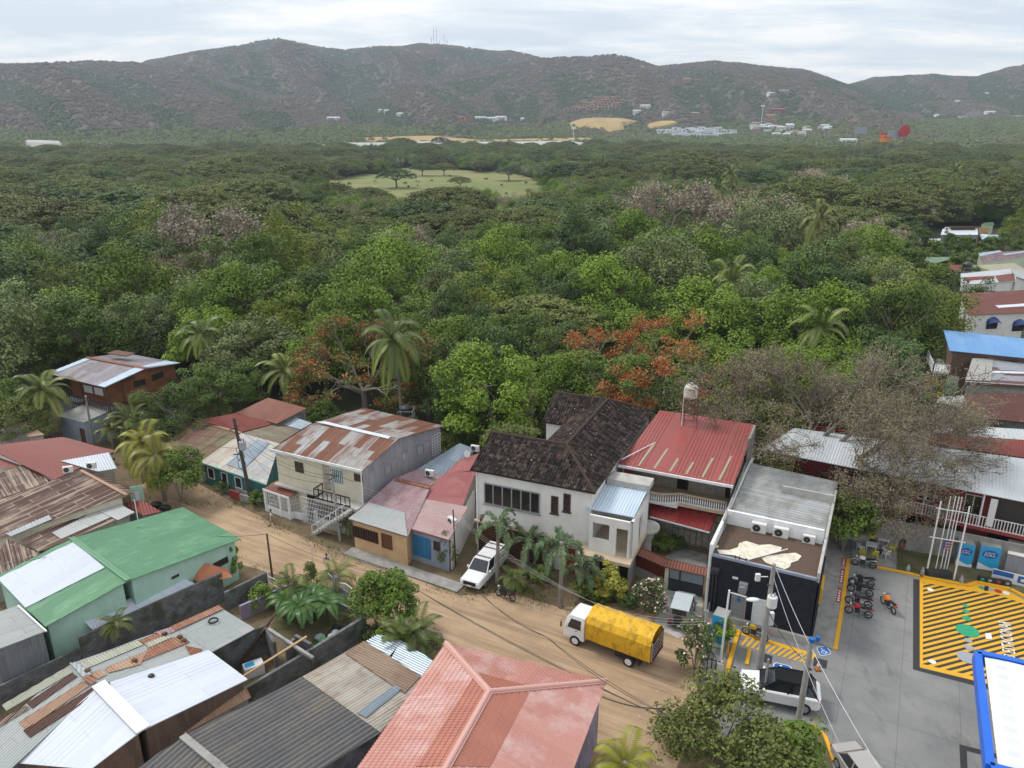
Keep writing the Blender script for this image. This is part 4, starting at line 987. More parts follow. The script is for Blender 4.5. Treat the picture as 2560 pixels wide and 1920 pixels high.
a=A(2,475,378,3.3);b=A(2,665,428,3.3);c=A(2,762,372,3.9);d=onplane(2,612,320,(a,b,c))
simple('bluegrey_roof_shed','small shed with pale blue grey roof between the brick red and the striped roofs',[([a,b,c,d],'roof_silver',CR)],'concrete',cat='shed')
# ------------------------------------------------------------------ U4 long pink roof house
zz0,zz1=3.0,4.3
a=A(2,1075,1205,zz0);b=A(2,1585,1360,zz0);c=A(2,1785,925,zz1);d=onplane(2,1470,850,(a,b,c));P0=(a,b,c)
ph=B('pink_roof_house','long low house with faded pink and grey metal roofs and blue door',[a,b,c])
roof(ph,[a,b,c,d],'roof_pinkpurple',**CR);sa=shell(ph,[a,b,c,d],[P0],'peach_plaster',.4)
patch(ph,2,[(1075,1203),(1587,1358),(1560,1150),(1255,1062)],P0,'roof_patchgrey')
patch(ph,2,[(1470,870),(1770,945),(1790,925),(1500,850)],P0,'roof_rustpatch')
a2=A(2,1445,1243,zz0+.1);b2=A(2,1945,1390,zz0+.1);c2=A(2,2190,760,zz1+.6);d2=onplane(2,1895,820,(a2,b2,c2));P1=(a2,b2,c2)
roof(ph,[a2,b2,c2,d2],'roof_rosered',**CR);sb=shell(ph,[a2,b2,c2,d2],[P1],'concrete',.4)
patch(ph,2,[(1447,1240),(1943,1388),(2110,1100),(1620,1010)],P1,'roof_rosepale')
a3=onplane(2,1895,825,P1);e3=A(2,2212,700,zz1+.7);
p_=A(2,1895,822,zz1+.1);q_=A(2,2195,770,zz1+.7);r_=A(2,2240,620,zz1+.9);s_=onplane(2,2035,690,(p_,q_,r_))
roof(ph,[p_,q_,r_,s_],'roof_rosered',**CR)
p_=A(2,1470,850,zz1-.05);q_=A(2,1890,828,zz1-.3);r_=A(2,2180,600,zz1+.2);s_=onplane(2,2035,545,(p_,q_,r_))
p5=onplane(2,1670,770,(p_,q_,r_));
roof(ph,[onplane(2,1490,845,(p_,q_,r_)),onplane(2,1790,915,(p_,q_,r_)),q_,onplane(2,1670,772,(p_,q_,r_))],'roof_pinkpurple',name='roof',**CR)
roof(ph,[p5,q_,r_,s_],'roof_silver',name='roof',**CR);shell(ph,[p5,q_,r_,s_],[(p_,q_,r_)],'concrete',.4)
Wp1=Wall(sa[0],sa[1]);Wp2=Wall(sb[0],sb[1])
wadd(ph,Wp1,2,(1110,1250),(1330,1310),(1110,1345),frame='door_brown',pane='dark_opening',nx=10,fw=.04,name='barred_window')
wadd(ph,Wp1,2,(1360,1320),(1450,1345),(1362,1440),frame='door_brown',pane='door_brown',name='door',pname='door_panel')
mb=MB();q0,_=Wp2.hit(2,1600,1400);Wp2.slab(mb,q0,Wp2.L,0,2.9,.0,.04);mb.build('front_panel','bluegrey_plaster',ph)
wadd(ph,Wp2,2,(1495,1350),(1595,1380),(1500,1500),frame='gate_dark',pane='dark_opening',nx=4,ny=2,fw=.05,name='door_grille',off=.3)
wadd(ph,Wp2,2,(1635,1330),(1785,1365),(1640,1500),frame='blue_paint',pane='blue_paint',nx=4,fw=.1,name='door',pname='door_panel',off=.05)
wadd(ph,Wp2,2,(1815,1385),(1870,1395),(1815,1460),frame='wood_dark',pane='dark_glass',off=.05)
Wp3=Wall(sb[1],sb[2]);mb=MB();Wp3.slab(mb,.3,Wp3.L-1,0,3.3,.05,.12);mb.build('side_wall','white_plaster',ph)
mb=MB();mb.obox(Wp1.pt(-.3,0,0),Wp1.u*(Wp1.L+Wp2.L+.6),Wp1.n*1.2,V(0,0,.14));o=mb.build('footpath','concrete');tag(o,kind='structure')
# ------------------------------------------------------------------ L3 green house
zr,ze=4.7,3.5
a=A(1,1110,1562,zr);b=A(1,620,1195,zr);c=A(1,1580,925,ze+.2);d=onplane(1,2080,1200,(a,b,c));P0=(a,b,c)
gh_=B('green_roof_house','mint walled house under a large green and white metal roof',[a,b,c,d])
roof(gh_,[b,a,d,c],'roof_green',**CR);f=shell(gh_,[a,b,c,d],[P0],'mint_plaster',.5)
e=A(5,392,440,3.6);P1=(a,b,e);far=onplane(0,-150,1580,P1)if False else(b+(e-a))
roof(gh_,[b,a,e,far],'roof_green',**CR);shell(gh_,[a,b,far,e],[P1],'mint_plaster',.5)
w0=onplane(1,640,1230,P1);w1=onplane(1,908,1452,P1);w2=onplane(5,222,280,P1);w3=w0+(w2-w1)
roof(gh_,[w0,w1,w2,w3],'roof_whitemetal',name='roof_sheet',lift=.06,thick=.02,**CR)
MB().beam(b+V(0,0,.05),a+V(0,0,.05),.4,.1).build('ridge_cap','roof_green',gh_)
Wf1=Wall(f[3],f[2]);Wd=Wall(f[0],f[3])
mb=MB().beam(c+V(0,0,-.1),d+V(0,0,-.1),.05,.12).build('fascia','mint_plaster',gh_)
wadd(gh_,Wd,1,(1840,1412),(1965,1358),(1845,1465),frame='wood_dark',pane='dark_opening',nx=4,ny=3,fw=.05,name='lattice_window')
wadd(gh_,Wd,1,(1480,1530),(1545,1512),(1482,1550),frame='wood_dark',pane='dark_opening')
# terracotta hip awning
t0=A(1,1600,1502,2.1);t1=A(1,2008,1530,2.1);t2=A(1,1690,1384,3.0);t3=A(1,1820,1420,2.9);t4=A(1,1722,1580,2.1)
m=MB();m.poly([t4,t1,t3,t2]);m.poly([t0,t4,t2]);m.poly([t1,Vector((t3.x+1,t3.y+.6,2.1)),t3]);m.build('tile_awning','terracotta',gh_)
# white lean-to on the near side
a=A(5,832,492,2.1);b=A(5,1690,70,2.1);c=A(5,1555,3,2.6);d=onplane(5,708,378,(a,b,c))
simple('white_leanto','narrow lean-to of white corrugated sheets along the mint wall',[([a,b,c,d],'roof_whitemetal',dict(CR,pitch=.2))],'dark_opening',.3,'shed')
# L4 grey shed in front
a=A(5,390,478,3.6);b=A(5,155,255,3.6);c=A(5,-260,400,4.0);d=onplane(5,-60,650,(a,b,c))
h4=simple('grey_shed','shed with pale roof and dark corrugated side wall at the left edge',[([b,a,d,c],'roof_patchgrey',CR)],'wall_sheetgrey',.15,'shed')
p=A(5,735,560,0);q=A(5,0,925,0);n_=(p-q).normalized()
m=MB();L=(p-q).length+4;k=int(L/.14)
tp=A(5,690,335,2.9)
for i in range(k):
 x0=q-n_*4+n_*(i*.14);off=Vector((-n_.y,n_.x,0))*(.03 if i%2 else-.03);x1=q-n_*4+n_*((i+1)*.14);off2=-off
 m.poly([x0+off,x1+off2,x1+off2+V(0,0,3.3),x0+off+V(0,0,3.3)],[(i*.14,0),(i*.14+.14,0),(i*.14+.14,3.3),(i*.14,3.3)])
m.build('corrugated_wall','wall_sheetgrey',h4)
MB().beam(A(5,155,255,3.7),A(5,400,478,3.68),.1,.08).build('pipe','plastic_white',h4)
# L5 block walls
fenceblock('block_wall','tall dark concrete block wall with barbed wire between the mint house and the shacks',A(5,1945,215),A(5,735,800),2.5,.16,'block_grey','wall')
fenceblock('block_wall','dark concrete block wall below the corrugated shed, at the left edge',A(5,720,800),A(5,-300,1300),1.6,.16,'block_grey','wall')
fenceblock('block_wall','grey block wall between the walkway and the banana garden',A(6,25,440),A(6,392,255),1.6,.16,'block_grey','wall')
fenceblock('block_wall','lilac washed low wall among the garden shrubs',A(6,150,520),A(6,640,300),1.2,.16,'lilac_plaster','wall')
# ------------------------------------------------------------------ L1, L2 left cluster
a=A(1,470,690,3.6);b=A(1,1000,440,3.6);c=A(1,540,318,4.3);d=onplane(1,-140,400,(a,b,c));P0=(a,b,c)
h1=simple('red_roof_house','low house with plain dark red painted metal roof at the left edge',[([a,b,c,d],'roof_redpaint',CR)],'white_plaster')
patch(h1,1,[(525,535),(940,462),(1010,600),(845,628)],P0,'roof_whitemetal',lift=.12)
a=A(1,-150,640,3.0);b=A(1,470,690,3.6)
h1b=B('brownish_roof_house','low house with brown and pale striped metal sheets below the dark red roof',[a,b])
p0=A(1,-150,900,2.9);p1=A(1,445,700,3.3);p2=A(1,195,558,3.9);p3=onplane(1,-150,690,(p0,p1,p2))
roof(h1b,[p0,p1,p2,p3],'roof_rusty',**CR);shell(h1b,[p0,p1,p2,p3],[(p0,p1,p2)],'concrete',.4)
p0=A(1,-150,640,2.9);p1=A(1,200,560,3.9);p2=A(1,470,690,3.6);p3=A(1,-150,400,3.6)
m=MB();m.poly([A(1,180,570,3.75),A(1,470,692,3.62),A(1,-150,380,4.1),A(1,-150,620,3.4)]);m.build('roof','roof_redpaint',h1)
a=A(1,1095,825,3.9);b=A(1,700,612,3.9);c=A(1,-200,930,3.1);d=onplane(1,-200,1260,(a,b,c));P0=(a,b,c)
h2=simple('rusty_roof_house','large low house roofed with dark rusty corrugated sheets in long pale streaks',[([b,a,d,c],'roof_rusty',CR)],'cream_plaster')
patch(h2,1,[(50,1160),(420,1000),(452,1035),(95,1185)],P0,'roof_greymetal')
p2=A(1,1165,800,3.3);p3=onplane(1,860,640,(a,b,p2));roof(h2,[a,b,p3,p2],'roof_rusty',**CR);MB().beam(a+V(0,0,.06),b+V(0,0,.06),.3,.08).build('ridge_cap','roof_rusttan',h2)
a=A(1,1165,975,3.1);b=A(1,960,858,3.1);c=A(1,180,1215,2.6);d=onplane(1,330,1310,(a,b,c));P0=(a,b,c)
h3=simple('patched_roof_shed','low shed with pale grey and rusty patched sheets behind the green roof',[([b,a,d,c],'roof_rusty',CR)],'concrete',cat='shed')
patch(h3,1,[(800,940),(960,860),(1165,975),(1020,1045)],P0,'roof_patchgrey');patch(h3,1,[(450,1150),(840,960),(960,1015),(530,1205)],P0,'roof_patchgrey',lift=.05)
a=A(1,1240,1000,2.4);b=A(1,1390,965,2.4);c=A(1,1240,870,2.7);d=onplane(1,1055,890,(a,b,c))
simple('darkred_shed','tiny shed with dark red roof beside the green roof near the tree',[([a,b,c,d],'roof_redpaint',CR)],'concrete',cat='shed')
for k,(pts,mt,zz,lab)in enumerate((([(-150,240),(20,265),(265,215),(100,130)],'roof_rusty',3.2,'rusty striped shed roof at the left edge near the grey blue house'),([(200,250),(240,320),(385,300),(300,240)],'roof_rusttan',2.6,'small tan rusty roof beside the bushes at the left edge'),
  ([(-150,1560),(130,1480),(345,1325),(60,1200)],'roof_rusty',2.4,'low rusty scrap roof between the patched shed and the green roof'))):
 a=A(1,*pts[0],zz);b=A(1,*pts[1],zz);c=A(1,*pts[2],zz+.3);d=onplane(1,*pts[3],(a,b,c))
 simple('rusty_shed',lab,[([a,b,c,d],mt,CR)],'concrete',.3,'shed')
# ------------------------------------------------------------------ L6 shacks in front
zr,ze=3.9,2.9
a=A(5,610,762,zr);b=A(5,862,948,zr);c=A(5,1825,655,ze);d=onplane(5,1480,440,(a,b,c));PR=(a,b,c)
sh=B('patchwork_roof_shack','long shack roofed with a patchwork of grey, tan and rusty sheets',[a,b,c])
P=dict(CR,pitch=.2)
roof(sh,[a,b,c,d],'roof_patchgrey',**P)
gg=onplane(5,1890,258,PR);hh_=onplane(5,2205,450,PR);c_=onplane(5,1830,655,PR)
roof(sh,[d,c,hh_,gg],'roof_patchgrey',name='roof',lift=-.05,**P)
for pts,m_ in(([(1480,440),(1890,256),(1930,290),(1520,478)],'roof_rustpatch'),([(1200,562),(1400,480),(1480,520),(1265,605)],'roof_rustpatch'),([(1280,630),(1560,520),(1640,580),(1230,745)],'roof_rustpatch'),
    ([(670,765),(1190,560),(1240,600),(740,810)],'roof_palegreen'),([(905,805),(1280,650),(1215,770),(940,845)],'roof_rusttan'),([(1600,610),(1745,640),(1740,680),(1660,712)],'roof_rustpatch'),([(1250,590),(1460,510),(1490,535),(1290,625)],'roof_palegreen'),
    ([(775,855),(880,815),(925,860),(840,900)],'roof_rusttan'),([(1330,495),(1480,445),(1530,480),(1400,525)],'roof_pinkpurple')):
 patch(sh,5,pts,PR,m_,lift=.05+.01*(pts[0][0]%3),pitch=.2)
e=A(5,335,1440,2.6);PL=(a,b,e);far=a+(e-b)*2.2;e2=b+(e-b)*2.2
roof(sh,[a,b,e2,far],'roof_patchgrey',**P)
for pts,m_ in(([(590,785),(635,835),(60,1170),(20,1120)],'roof_palegreen'),([(630,843),(672,872),(282,1148),(235,1105)],'roof_rustdark'),([(720,915),(775,955),(235,1330),(165,1270)],'roof_rusttan'),([(810,965),(850,1020),(262,1400),(205,1340)],'roof_rustdark'),([(225,1125),(262,1150),(0,1310),(-60,1290)],'roof_rusty')):
 patch(sh,5,pts,PL,m_,lift=.06,pitch=.2)
patch(sh,5,[(600,765),(660,755),(800,860),(720,890)],PR,'roof_greymetal',lift=.1);patch(sh,5,[(705,890),(770,860),(835,925),(790,955)],PR,'roof_rustpatch',lift=.12)
ol=[a,b,c,hh_,gg];shell(sh,[a,b,hh_,gg],[PR],'block_grey',.3);shell(sh,[a,b,e2,far],[PL],'block_grey',.3)
# stones and tyres lying on the shack roof
for n,(x,y)in enumerate(((1425,515),(1555,540),(1590,570),(1165,745),(760,832),(1310,880),(925,955))):
 p=onplane(5,x,y,PR);o=MB().ball(p+V(0,0,.16),(.22,.17,.12),7,4).build('roof_stone','black' if n in(0,5,6)else 'rust_steel');tag(o,'stone weight lying on the patchwork shack roof','stone','weights on the shack roof')
t_=onplane(5,1845,397,PR);tm=MB();ring=[t_+Vector((.3*math.cos(i*.5236),.3*math.sin(i*.5236),.12))for i in range(13)];tm.tube(ring,.06,6,False);tag(tm.build('bicycle_tyre','rubber'),'thin dark tyre lying on the grey end of the patchwork roof','tyre')
# white roof shack
a=A(5,862,960,zr);b=A(5,1235,1345,zr);c=A(5,2140,905,2.9);d=onplane(5,1800,650,(a,b,c));PW=(a,b,c)
ws=B('white_roof_shack','brick shack with bright white metal gable roof and white ridge cap',[a,b,c])
roof(ws,[a,b,c,d],'roof_whitemetal',lift=.1,**dict(P,prof='rib',pitch=.35,amp=.012));e=A(5,790,1680,2.8);PX=(a,b,e);f2=onplane(5,110,1620,PX)
roof(ws,[a,b,e,f2],'roof_whitemetal',lift=.1,**dict(P,prof='rib',pitch=.35,amp=.012))
MB().beam(a+(a-b)*.02+V(0,0,.2),b+(b-a)*.02+V(0,0,.2),.75,.08).build('ridge_cap','white_paint',ws)
shell(ws,[a,b,c,d],[PW],'wall_plank',.3);shell(ws,[b,a,f2,e],[PX],'wall_plank',.3)
a=A(5,1600,1362,2.0);b=A(5,2170,1050,2.0);c=A(5,2130,968,2.3);d=onplane(5,1530,1290,(a,b,c))
simple('rusty_leanto','narrow lean-to of yellowish rusty sheets between the white and grey roofs',[([a,b,c,d],'roof_rusttan',dict(CR,pitch=.2))],'concrete',.2,'shed')
# L7 big grey roof
a=A(0,457,1842,4.0);b=A(0,755,1692,3.3);c=A(0,951,1832,3.3);d=onplane(0,660,2010,(a,b,c))
h7=B('grey_corrugated_house','low house with large weathered dark grey corrugated roof in the foreground',[a,b,c,d]);
roof(h7,[b,c,d,a],'roof_oldgrey',**dict(CR,pitch=.32,amp=.05));shell(h7,[a,b,c,d],[(a,b,c)],'block_grey',.3)
e=A(0,300,1950,3.3);f=onplane(0,520,2120,(a,d,e));roof(h7,[a,d,f,e],'roof_oldgrey',**dict(CR,pitch=.32,amp=.05))
MB().beam(a+V(0,0,.08),d+V(0,0,.08),.4,.1).build('ridge_cap','concrete',h7)
# L8 tan roof
a=A(6,675,1008,3.2);b=A(6,1350,1490,3.2);c=A(6,1760,1040,2.7);d=onplane(6,1215,700,(a,b,c));P0=(a,b,c)
h8=simple('tan_roof_house','low house with pale tan corrugated sheets and rust lines beside the pink roof',[([a,b,c,d],'roof_tan',dict(CR,pitch=.22))],'concrete',.3)
patch(h8,6,[(1050,815),(1210,705),(1700,1010),(1560,1160)],P0,'roof_tanrust',pitch=.22);patch(h8,6,[(1150,1330),(1225,1370),(1540,1120),(1480,1085)],P0,'roof_silver',pitch=.22)
a=A(6,1430,872,2.6);b=A(6,1720,1015,2.6);c=A(6,1810,870,2.3);d=onplane(6,1530,690,(a,b,c))
simple('silver_roof_shed','small shed with shiny grey metal roof under the garden palms',[([a,b,c,d],'roof_silver',dict(CR,swap=True,pitch=.22))],'concrete',.3,'shed')
a=A(6,1190,720,2.4);b=A(6,1430,830,2.4);c=A(6,1540,700,2.2);d=onplane(6,1330,640,(a,b,c))
simple('silver_roof_shed','small grey metal roof half hidden below the round bush',[([a,b,c,d],'roof_silver',dict(CR,swap=True,pitch=.22))],'concrete',.3,'shed')
# L9 pink tile roof
ze,zr=4.3,6.0
a=A(15,815,135,ze);b=A(15,1925,398,ze);j=A(15,1115,472,zr);k_=A(15,820,995,zr);k2=k_+(k_-j)*.6
h9=B('pink_tile_house','house with large pink metal tile hip roof in the foreground',[a,b,k_])
PT=dict(prof='tile',pitch=.2,amp=.045,step=.03,row=.34,thick=.1)
PF=(a,b,j);roof(h9,[a,b,j],'roof_pinktile',**PT)
c=onplane(15,205,995,(a,j,k_));c2=a+(c-a)*1.6;roof(h9,[c2,a,j,k2],'roof_pinktile',**PT)
e=onplane(15,1700,995,(b,j,k_));e2=b+(e-b)*1.6;roof(h9,[b,e2,k2,j],'roof_pinktile',**PT)
def pat(pts,P,m='roof_pinktile_dark'):
 Q=[onplane(15,x,y,P)for x,y in pts];return Q
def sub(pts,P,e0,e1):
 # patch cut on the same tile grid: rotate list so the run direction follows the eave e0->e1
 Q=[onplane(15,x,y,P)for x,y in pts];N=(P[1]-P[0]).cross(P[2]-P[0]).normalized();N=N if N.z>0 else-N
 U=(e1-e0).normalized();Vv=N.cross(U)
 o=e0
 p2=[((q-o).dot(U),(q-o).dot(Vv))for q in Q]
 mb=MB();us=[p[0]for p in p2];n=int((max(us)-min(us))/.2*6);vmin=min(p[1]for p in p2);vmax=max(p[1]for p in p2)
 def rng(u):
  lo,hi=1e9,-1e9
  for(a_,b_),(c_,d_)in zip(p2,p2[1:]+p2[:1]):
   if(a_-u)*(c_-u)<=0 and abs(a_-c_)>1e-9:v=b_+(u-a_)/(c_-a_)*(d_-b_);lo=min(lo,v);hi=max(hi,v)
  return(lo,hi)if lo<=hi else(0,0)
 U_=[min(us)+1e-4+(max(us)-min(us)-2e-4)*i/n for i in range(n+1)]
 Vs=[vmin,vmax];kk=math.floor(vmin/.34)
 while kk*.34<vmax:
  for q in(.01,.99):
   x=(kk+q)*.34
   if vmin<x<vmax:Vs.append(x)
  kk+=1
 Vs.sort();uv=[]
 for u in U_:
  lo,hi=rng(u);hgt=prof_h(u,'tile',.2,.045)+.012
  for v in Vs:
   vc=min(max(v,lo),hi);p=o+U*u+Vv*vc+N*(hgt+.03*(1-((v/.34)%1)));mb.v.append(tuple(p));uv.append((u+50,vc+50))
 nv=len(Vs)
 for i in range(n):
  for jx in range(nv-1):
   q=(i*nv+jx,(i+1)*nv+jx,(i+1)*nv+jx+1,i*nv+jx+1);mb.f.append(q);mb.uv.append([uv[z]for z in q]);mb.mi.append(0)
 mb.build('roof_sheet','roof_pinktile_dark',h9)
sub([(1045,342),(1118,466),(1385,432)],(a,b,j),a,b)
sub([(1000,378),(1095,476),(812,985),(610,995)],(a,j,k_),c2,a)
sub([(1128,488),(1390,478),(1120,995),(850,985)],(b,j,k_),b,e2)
for p,q in((a,j),(j,b),(j,k2)):MB().tube([p+V(0,0,.09),q+V(0,0,.09)],.13,10).build('ridge_cap','roof_pinkridge',h9);MB().beam(p+V(0,0,.05),q+V(0,0,.05),.42,.05).build('ridge_flashing','roof_pinkridge',h9)
o1=inset([a,b,e2,c2],.5);m=MB()
for i in range(4):p,q=o1[i],o1[(i+1)%4];m.poly([p,q,q+V(0,0,ze-.15),p+V(0,0,ze-.15)])
m.build('wall','lilac_plaster',h9)
# long wall between yard and roofs and unfinished shed walls
fenceblock('block_wall','long grey block wall between the banana garden and the corrugated roofs',A(6,1232,660),A(6,760,960),1.7,.18,'block_grey','wall')
fenceblock('block_wall','grey block wall along the laundry yard below the white roof shack',A(6,755,965),A(6,-20,1440),1.7,.18,'block_grey','wall')
fenceblock('block_wall','unfinished block wall behind the leaning planks',A(6,380,800),A(6,-40,950),2.2,.18,'block_grey','wall')
fenceblock('block_wall','short block wall of the unfinished room next to the washing tub',A(6,465,950),A(6,380,800),2.2,.18,'block_grey','wall')
fenceblock('block_wall','block wall of the unfinished room nearest the garbage bags',A(6,640,850),A(6,770,930),1.9,.18,'block_grey','wall')
fenceblock('block_wall','inner block wall of the unfinished room',A(6,560,960),A(6,625,880),1.9,.18,'block_grey','wall')
m=MB();m.beam(A(6,385,600,2.3),A(6,770,850,2.1),.2,.2);tag(m.build('ring_beam','concrete'),'concrete ring beam over the unfinished room','beam')
# ------------------------------------------------------------------ brick house at the left with the grey annex
ze,zr=6.6,7.8
a=A(14,110,520,ze);b=A(14,895,715,ze);c=A(14,1465,450,zr);d=onplane(14,650,300,(a,b,c));e=A(14,1940,378,ze+.1);f=onplane(14,1170,235,(d,c,e))
bh=B('brick_house','two storey orange brick house on grey blue ground floor with rust stained metal roof',[a,b,c,e])
roof(bh,[a,b,c,d],'roof_brickhouse',**CR);roof(bh,[d,c,e,f],'roof_brickhouse',**CR)
for P_,pts in(((a,b,c),[(640,305),(720,318),(260,500),(140,505)]),((a,b,c),[(1350,425),(1465,452),(895,712),(790,690)]),((d,c,e),[(1400,425),(1470,440),(1935,378),(1740,345)])):
 roof(bh,[onplane(14,x,y,P_)for x,y in pts],'roof_bluewhite',name='roof_sheet',lift=.06,thick=.02,**CR)
MB().beam(d+V(0,0,.05),c+V(0,0,.05),.5,.08).build('ridge_cap','roof_rustpatch',bh)
p=A(14,1120,240,8.1);MB().box(p,(3.2,1.4,.12),-.4).build('roof_hatch','rust_steel',bh)
ol=[a,b,c,e,f,d];ins=inset(ol,.7);zt=lambda q:min(pz((a,b,c),q.x,q.y),pz((d,c,e),q.x,q.y))-.1
Wb1=Wall(ins[0],ins[1]);W2=Wall(ins[1],ins[2]);W3=Wall(ins[2],ins[3])
zf=3.2;ff=2.2
m=MB() # upper storey: porch open at the front, brick behind
v0=W2.u*3.4
up=[ins[0],ins[1]+v0,ins[2],ins[3],ins[4],ins[5]]
inner0=ins[0]+(ins[5]-ins[0]).normalized()*1.5;inner1=ins[1]+v0*.9;innerc=ins[1]-Wb1.u*2.6
for p,q in((ins[1]+v0,ins[2]),(ins[2],ins[3]),(ins[3],ins[4]),(ins[4],ins[5]),(inner0,innerc+v0*.5),(innerc+v0*.5,ins[1]+v0)):
 L=(q-p).length;m.poly([p+V(0,0,zf),q+V(0,0,zf),Vector((q.x,q.y,zt(q))),Vector((p.x,p.y,zt(p)))],[(0,0),(L,0),(L,3),(0,3)])
m.build('brick_wall','brick_orange',bh)
m=MB();pts=[ins[0],ins[1],ins[3],ins[4]];m.poly([p+V(0,0,zf)for p in pts]);m.poly([p+V(0,0,zf-.25)for p in pts][::-1])
for p,q in zip(pts,pts[1:]+pts[:1]):m.poly([p+V(0,0,zf-.25),q+V(0,0,zf-.25),q+V(0,0,zf),p+V(0,0,zf)])
m.build('floor_slab','bluegrey_plaster',bh)
Wside=Wall(ins[1],ins[3]);Ls=Wside.L
m=MB();n_=-Wside.n
for q in(0,.2,.4,.6):Wside.slab(m,Ls*q,Ls*q+.35,0,zf-.25,-.35,.35)
Wside.slab(m,Ls*.78,Ls,0,zf-.25,-.3,.3);m.build('column','bluegrey_plaster',bh)
m=MB();Wside.slab(m,0,Ls,0,zf-.25,-2.6,.15);Wb1.slab(m,0,Wb1.L,0,zf-.25,-.3,.15);m.build('ground_wall','bluegrey_plaster',bh)
for q in(.05,.66):m=MB();Wside.slab(m,Ls*q,Ls*q+1.0,.05,2.2,-2.44,.06);m.build('door','door_brown',bh)
wadd(bh,W2,14,(1285,625),(1450,575),(1290,715),frame='wood_dark',pane='dark_opening',nx=2);wadd(bh,W3,14,(1540,545),(1700,500),(1545,632),frame='wood_dark',pane='dark_opening',nx=2)
rail=[ins[0],ins[1],ins[1]+v0]
railing(bh,rail,zf,1.0,'wood_dark',.35,.08,'porch_railing')
for p in(ins[0],(ins[0]+ins[1])/2,ins[1],ins[1]+v0*.5):MB().beam(p+V(0,0,zf),Vector((p.x,p.y,zt(p))),.14).build('porch_post','wood_dark',bh)
m=MB();Wq=Wall(inner0,innerc+v0*.5);
for q in(.35,.62):Wq.slab(m,Wq.L*q,Wq.L*q+1.5,zf+1.1,zf+2.0,.03,.03)
m.build('window','plastic_white',bh)
# annex
a=A(14,235,1103,3.0);b=A(14,605,1197,3.0);c=A(14,1030,1005,3.5);d=onplane(14,620,935,(a,b,c))
ax=simple('grey_annex','small grey blue outbuilding with flat pale roof below the brick house',[([a,b,c,d],'roof_paleaged',dict(CR,amp=.01))],'bluegrey_plaster',.2,'house')
f=inset([a,b,c,d],.2);Wx=Wall(f[1],f[2]);Wy=Wall(f[0],f[1]);q,z=Wy.hit(14,600,1280)
m=MB();Wx.slab(m,.05,.05,0,0);
win(ax,Wy,Wy.L-.95,Wy.L-.2,.05,2.1,frame='wood_dark',pane='door_brown',name='door',pname='door_panel')
wadd(ax,Wx,14,(955,1105),(1030,1075),(960,1170),frame='bluegrey_plaster',pane='brick_orange')
# ------------------------------------------------------------------ U8 long white roofed red house at the right
ze,zr=6.3,7.3
a=A(0,1880,1122,ze-.0);b=A(0,2253,1194,ze);b2=A(0,2600,1263,ze);c=A(13,1659,800,zr);c2=c+(b2-b).normalized()*4;P0=(b,b2,c)
e=onplane(0,1985,1070,P0);a=b+(b-b2).normalized()*((b-A(0,1900,1128,ze)).length)
rh=B('long_red_house','long two storey dark red house with pale roof and white railing',[a,b2,c])
roof(rh,[a,b2+(b2-b).normalized()*4,c2,e],'roof_longwhite',**CR)
f=inset([a,b2+(b2-b).normalized()*4,c2,e],.5);
Wf=Wall(b,b2+(b2-b).normalized()*4);Dr=-Wf.n
Wf2=Wall(b+Dr*1.8,Wf.b+Dr*1.8);Wall0=Wall(a+Dr*1.8,Wf.b+Dr*1.8)
m=MB();Wall0.slab(m,.5,Wall0.L-.3,0,6.2,-.2,.2);m.obox(Wall0.pt(.5,0,-.2),Wall0.u*.2,Dr*6,V(0,0,6.3));m.obox(Wall0.pt(.5,0,-6.2),Wall0.u*(Wall0.L-1),Dr*.2,V(0,0,6.6));m.build('wall','redwall',rh)
m=MB();Wall0.slab(m,.5,Wall0.L,2.95,3.2,0,1.7);m.build('balcony_slab','redwall',rh)
q0=Wall0.L*.28
railing(rh,[Wall0.pt(q0,0,1.6),Wall0.pt(Wall0.L,0,1.6)],3.2,1.0,'white_paint',.22,.05,'balcony_railing')
L=Wf2.L;off0=Wall0.L-L
for q in(1.5,5.0,8.5,11.5):win(rh,Wall0,off0+q,off0+q+1.3,3.9 if q!=5 else 3.25,5.3,frame='white_paint',pane='dark_glass',nx=2)
for q in(.5,3.2,7.2,9.8,12.2):win(rh,Wall0,off0+q,off0+q+1.9,.6,2.3,frame='black',pane='dark_opening',nx=8,fw=.04,name='barred_window')
m=MB();q,z=Wf.hit(13,1370,1250);Wall0.slab(m,off0+7.2,off0+11.5,3.25,5.9,.9,.06);m.build('dark_screen','mark_grey',rh)if False else m.build('dark_screen','engine',rh)
m=MB();Wall0.slab(m,off0+6.7,off0+7.2,3.5,6.0,1.65,.06);m.build('curtain','cloth_white',rh)
for q in(2,6.2,12):MB().beam(Wall0.pt(off0+q,3.2,1.55),Wall0.pt(off0+q,6.2,1.55),.1).build('post','white_paint',rh)
# roofs behind it: red and pale
a=A(13,850,690,6.4);b=A(13,1760,825,6.4);c=A(13,1760,670,7.2);d=onplane(13,735,600,(a,b,c))
simple('red_roof_house','long narrow dull red roof right behind the pale roof of the long red house',[([a,b,c,d],'roof_redpaint',CR)],'block_pale',.4)
a=A(13,905,605,6.0);b=A(13,1700,670,6.0);c=A(13,1760,580,6.6);d=onplane(13,925,530,(a,b,c))
simple('pale_roof_house','pale grey flat roof between the dull red roof and the rusty yellow roof',[([a,b,c,d],'roof_longwhite',CR)],'block_grey',.4)
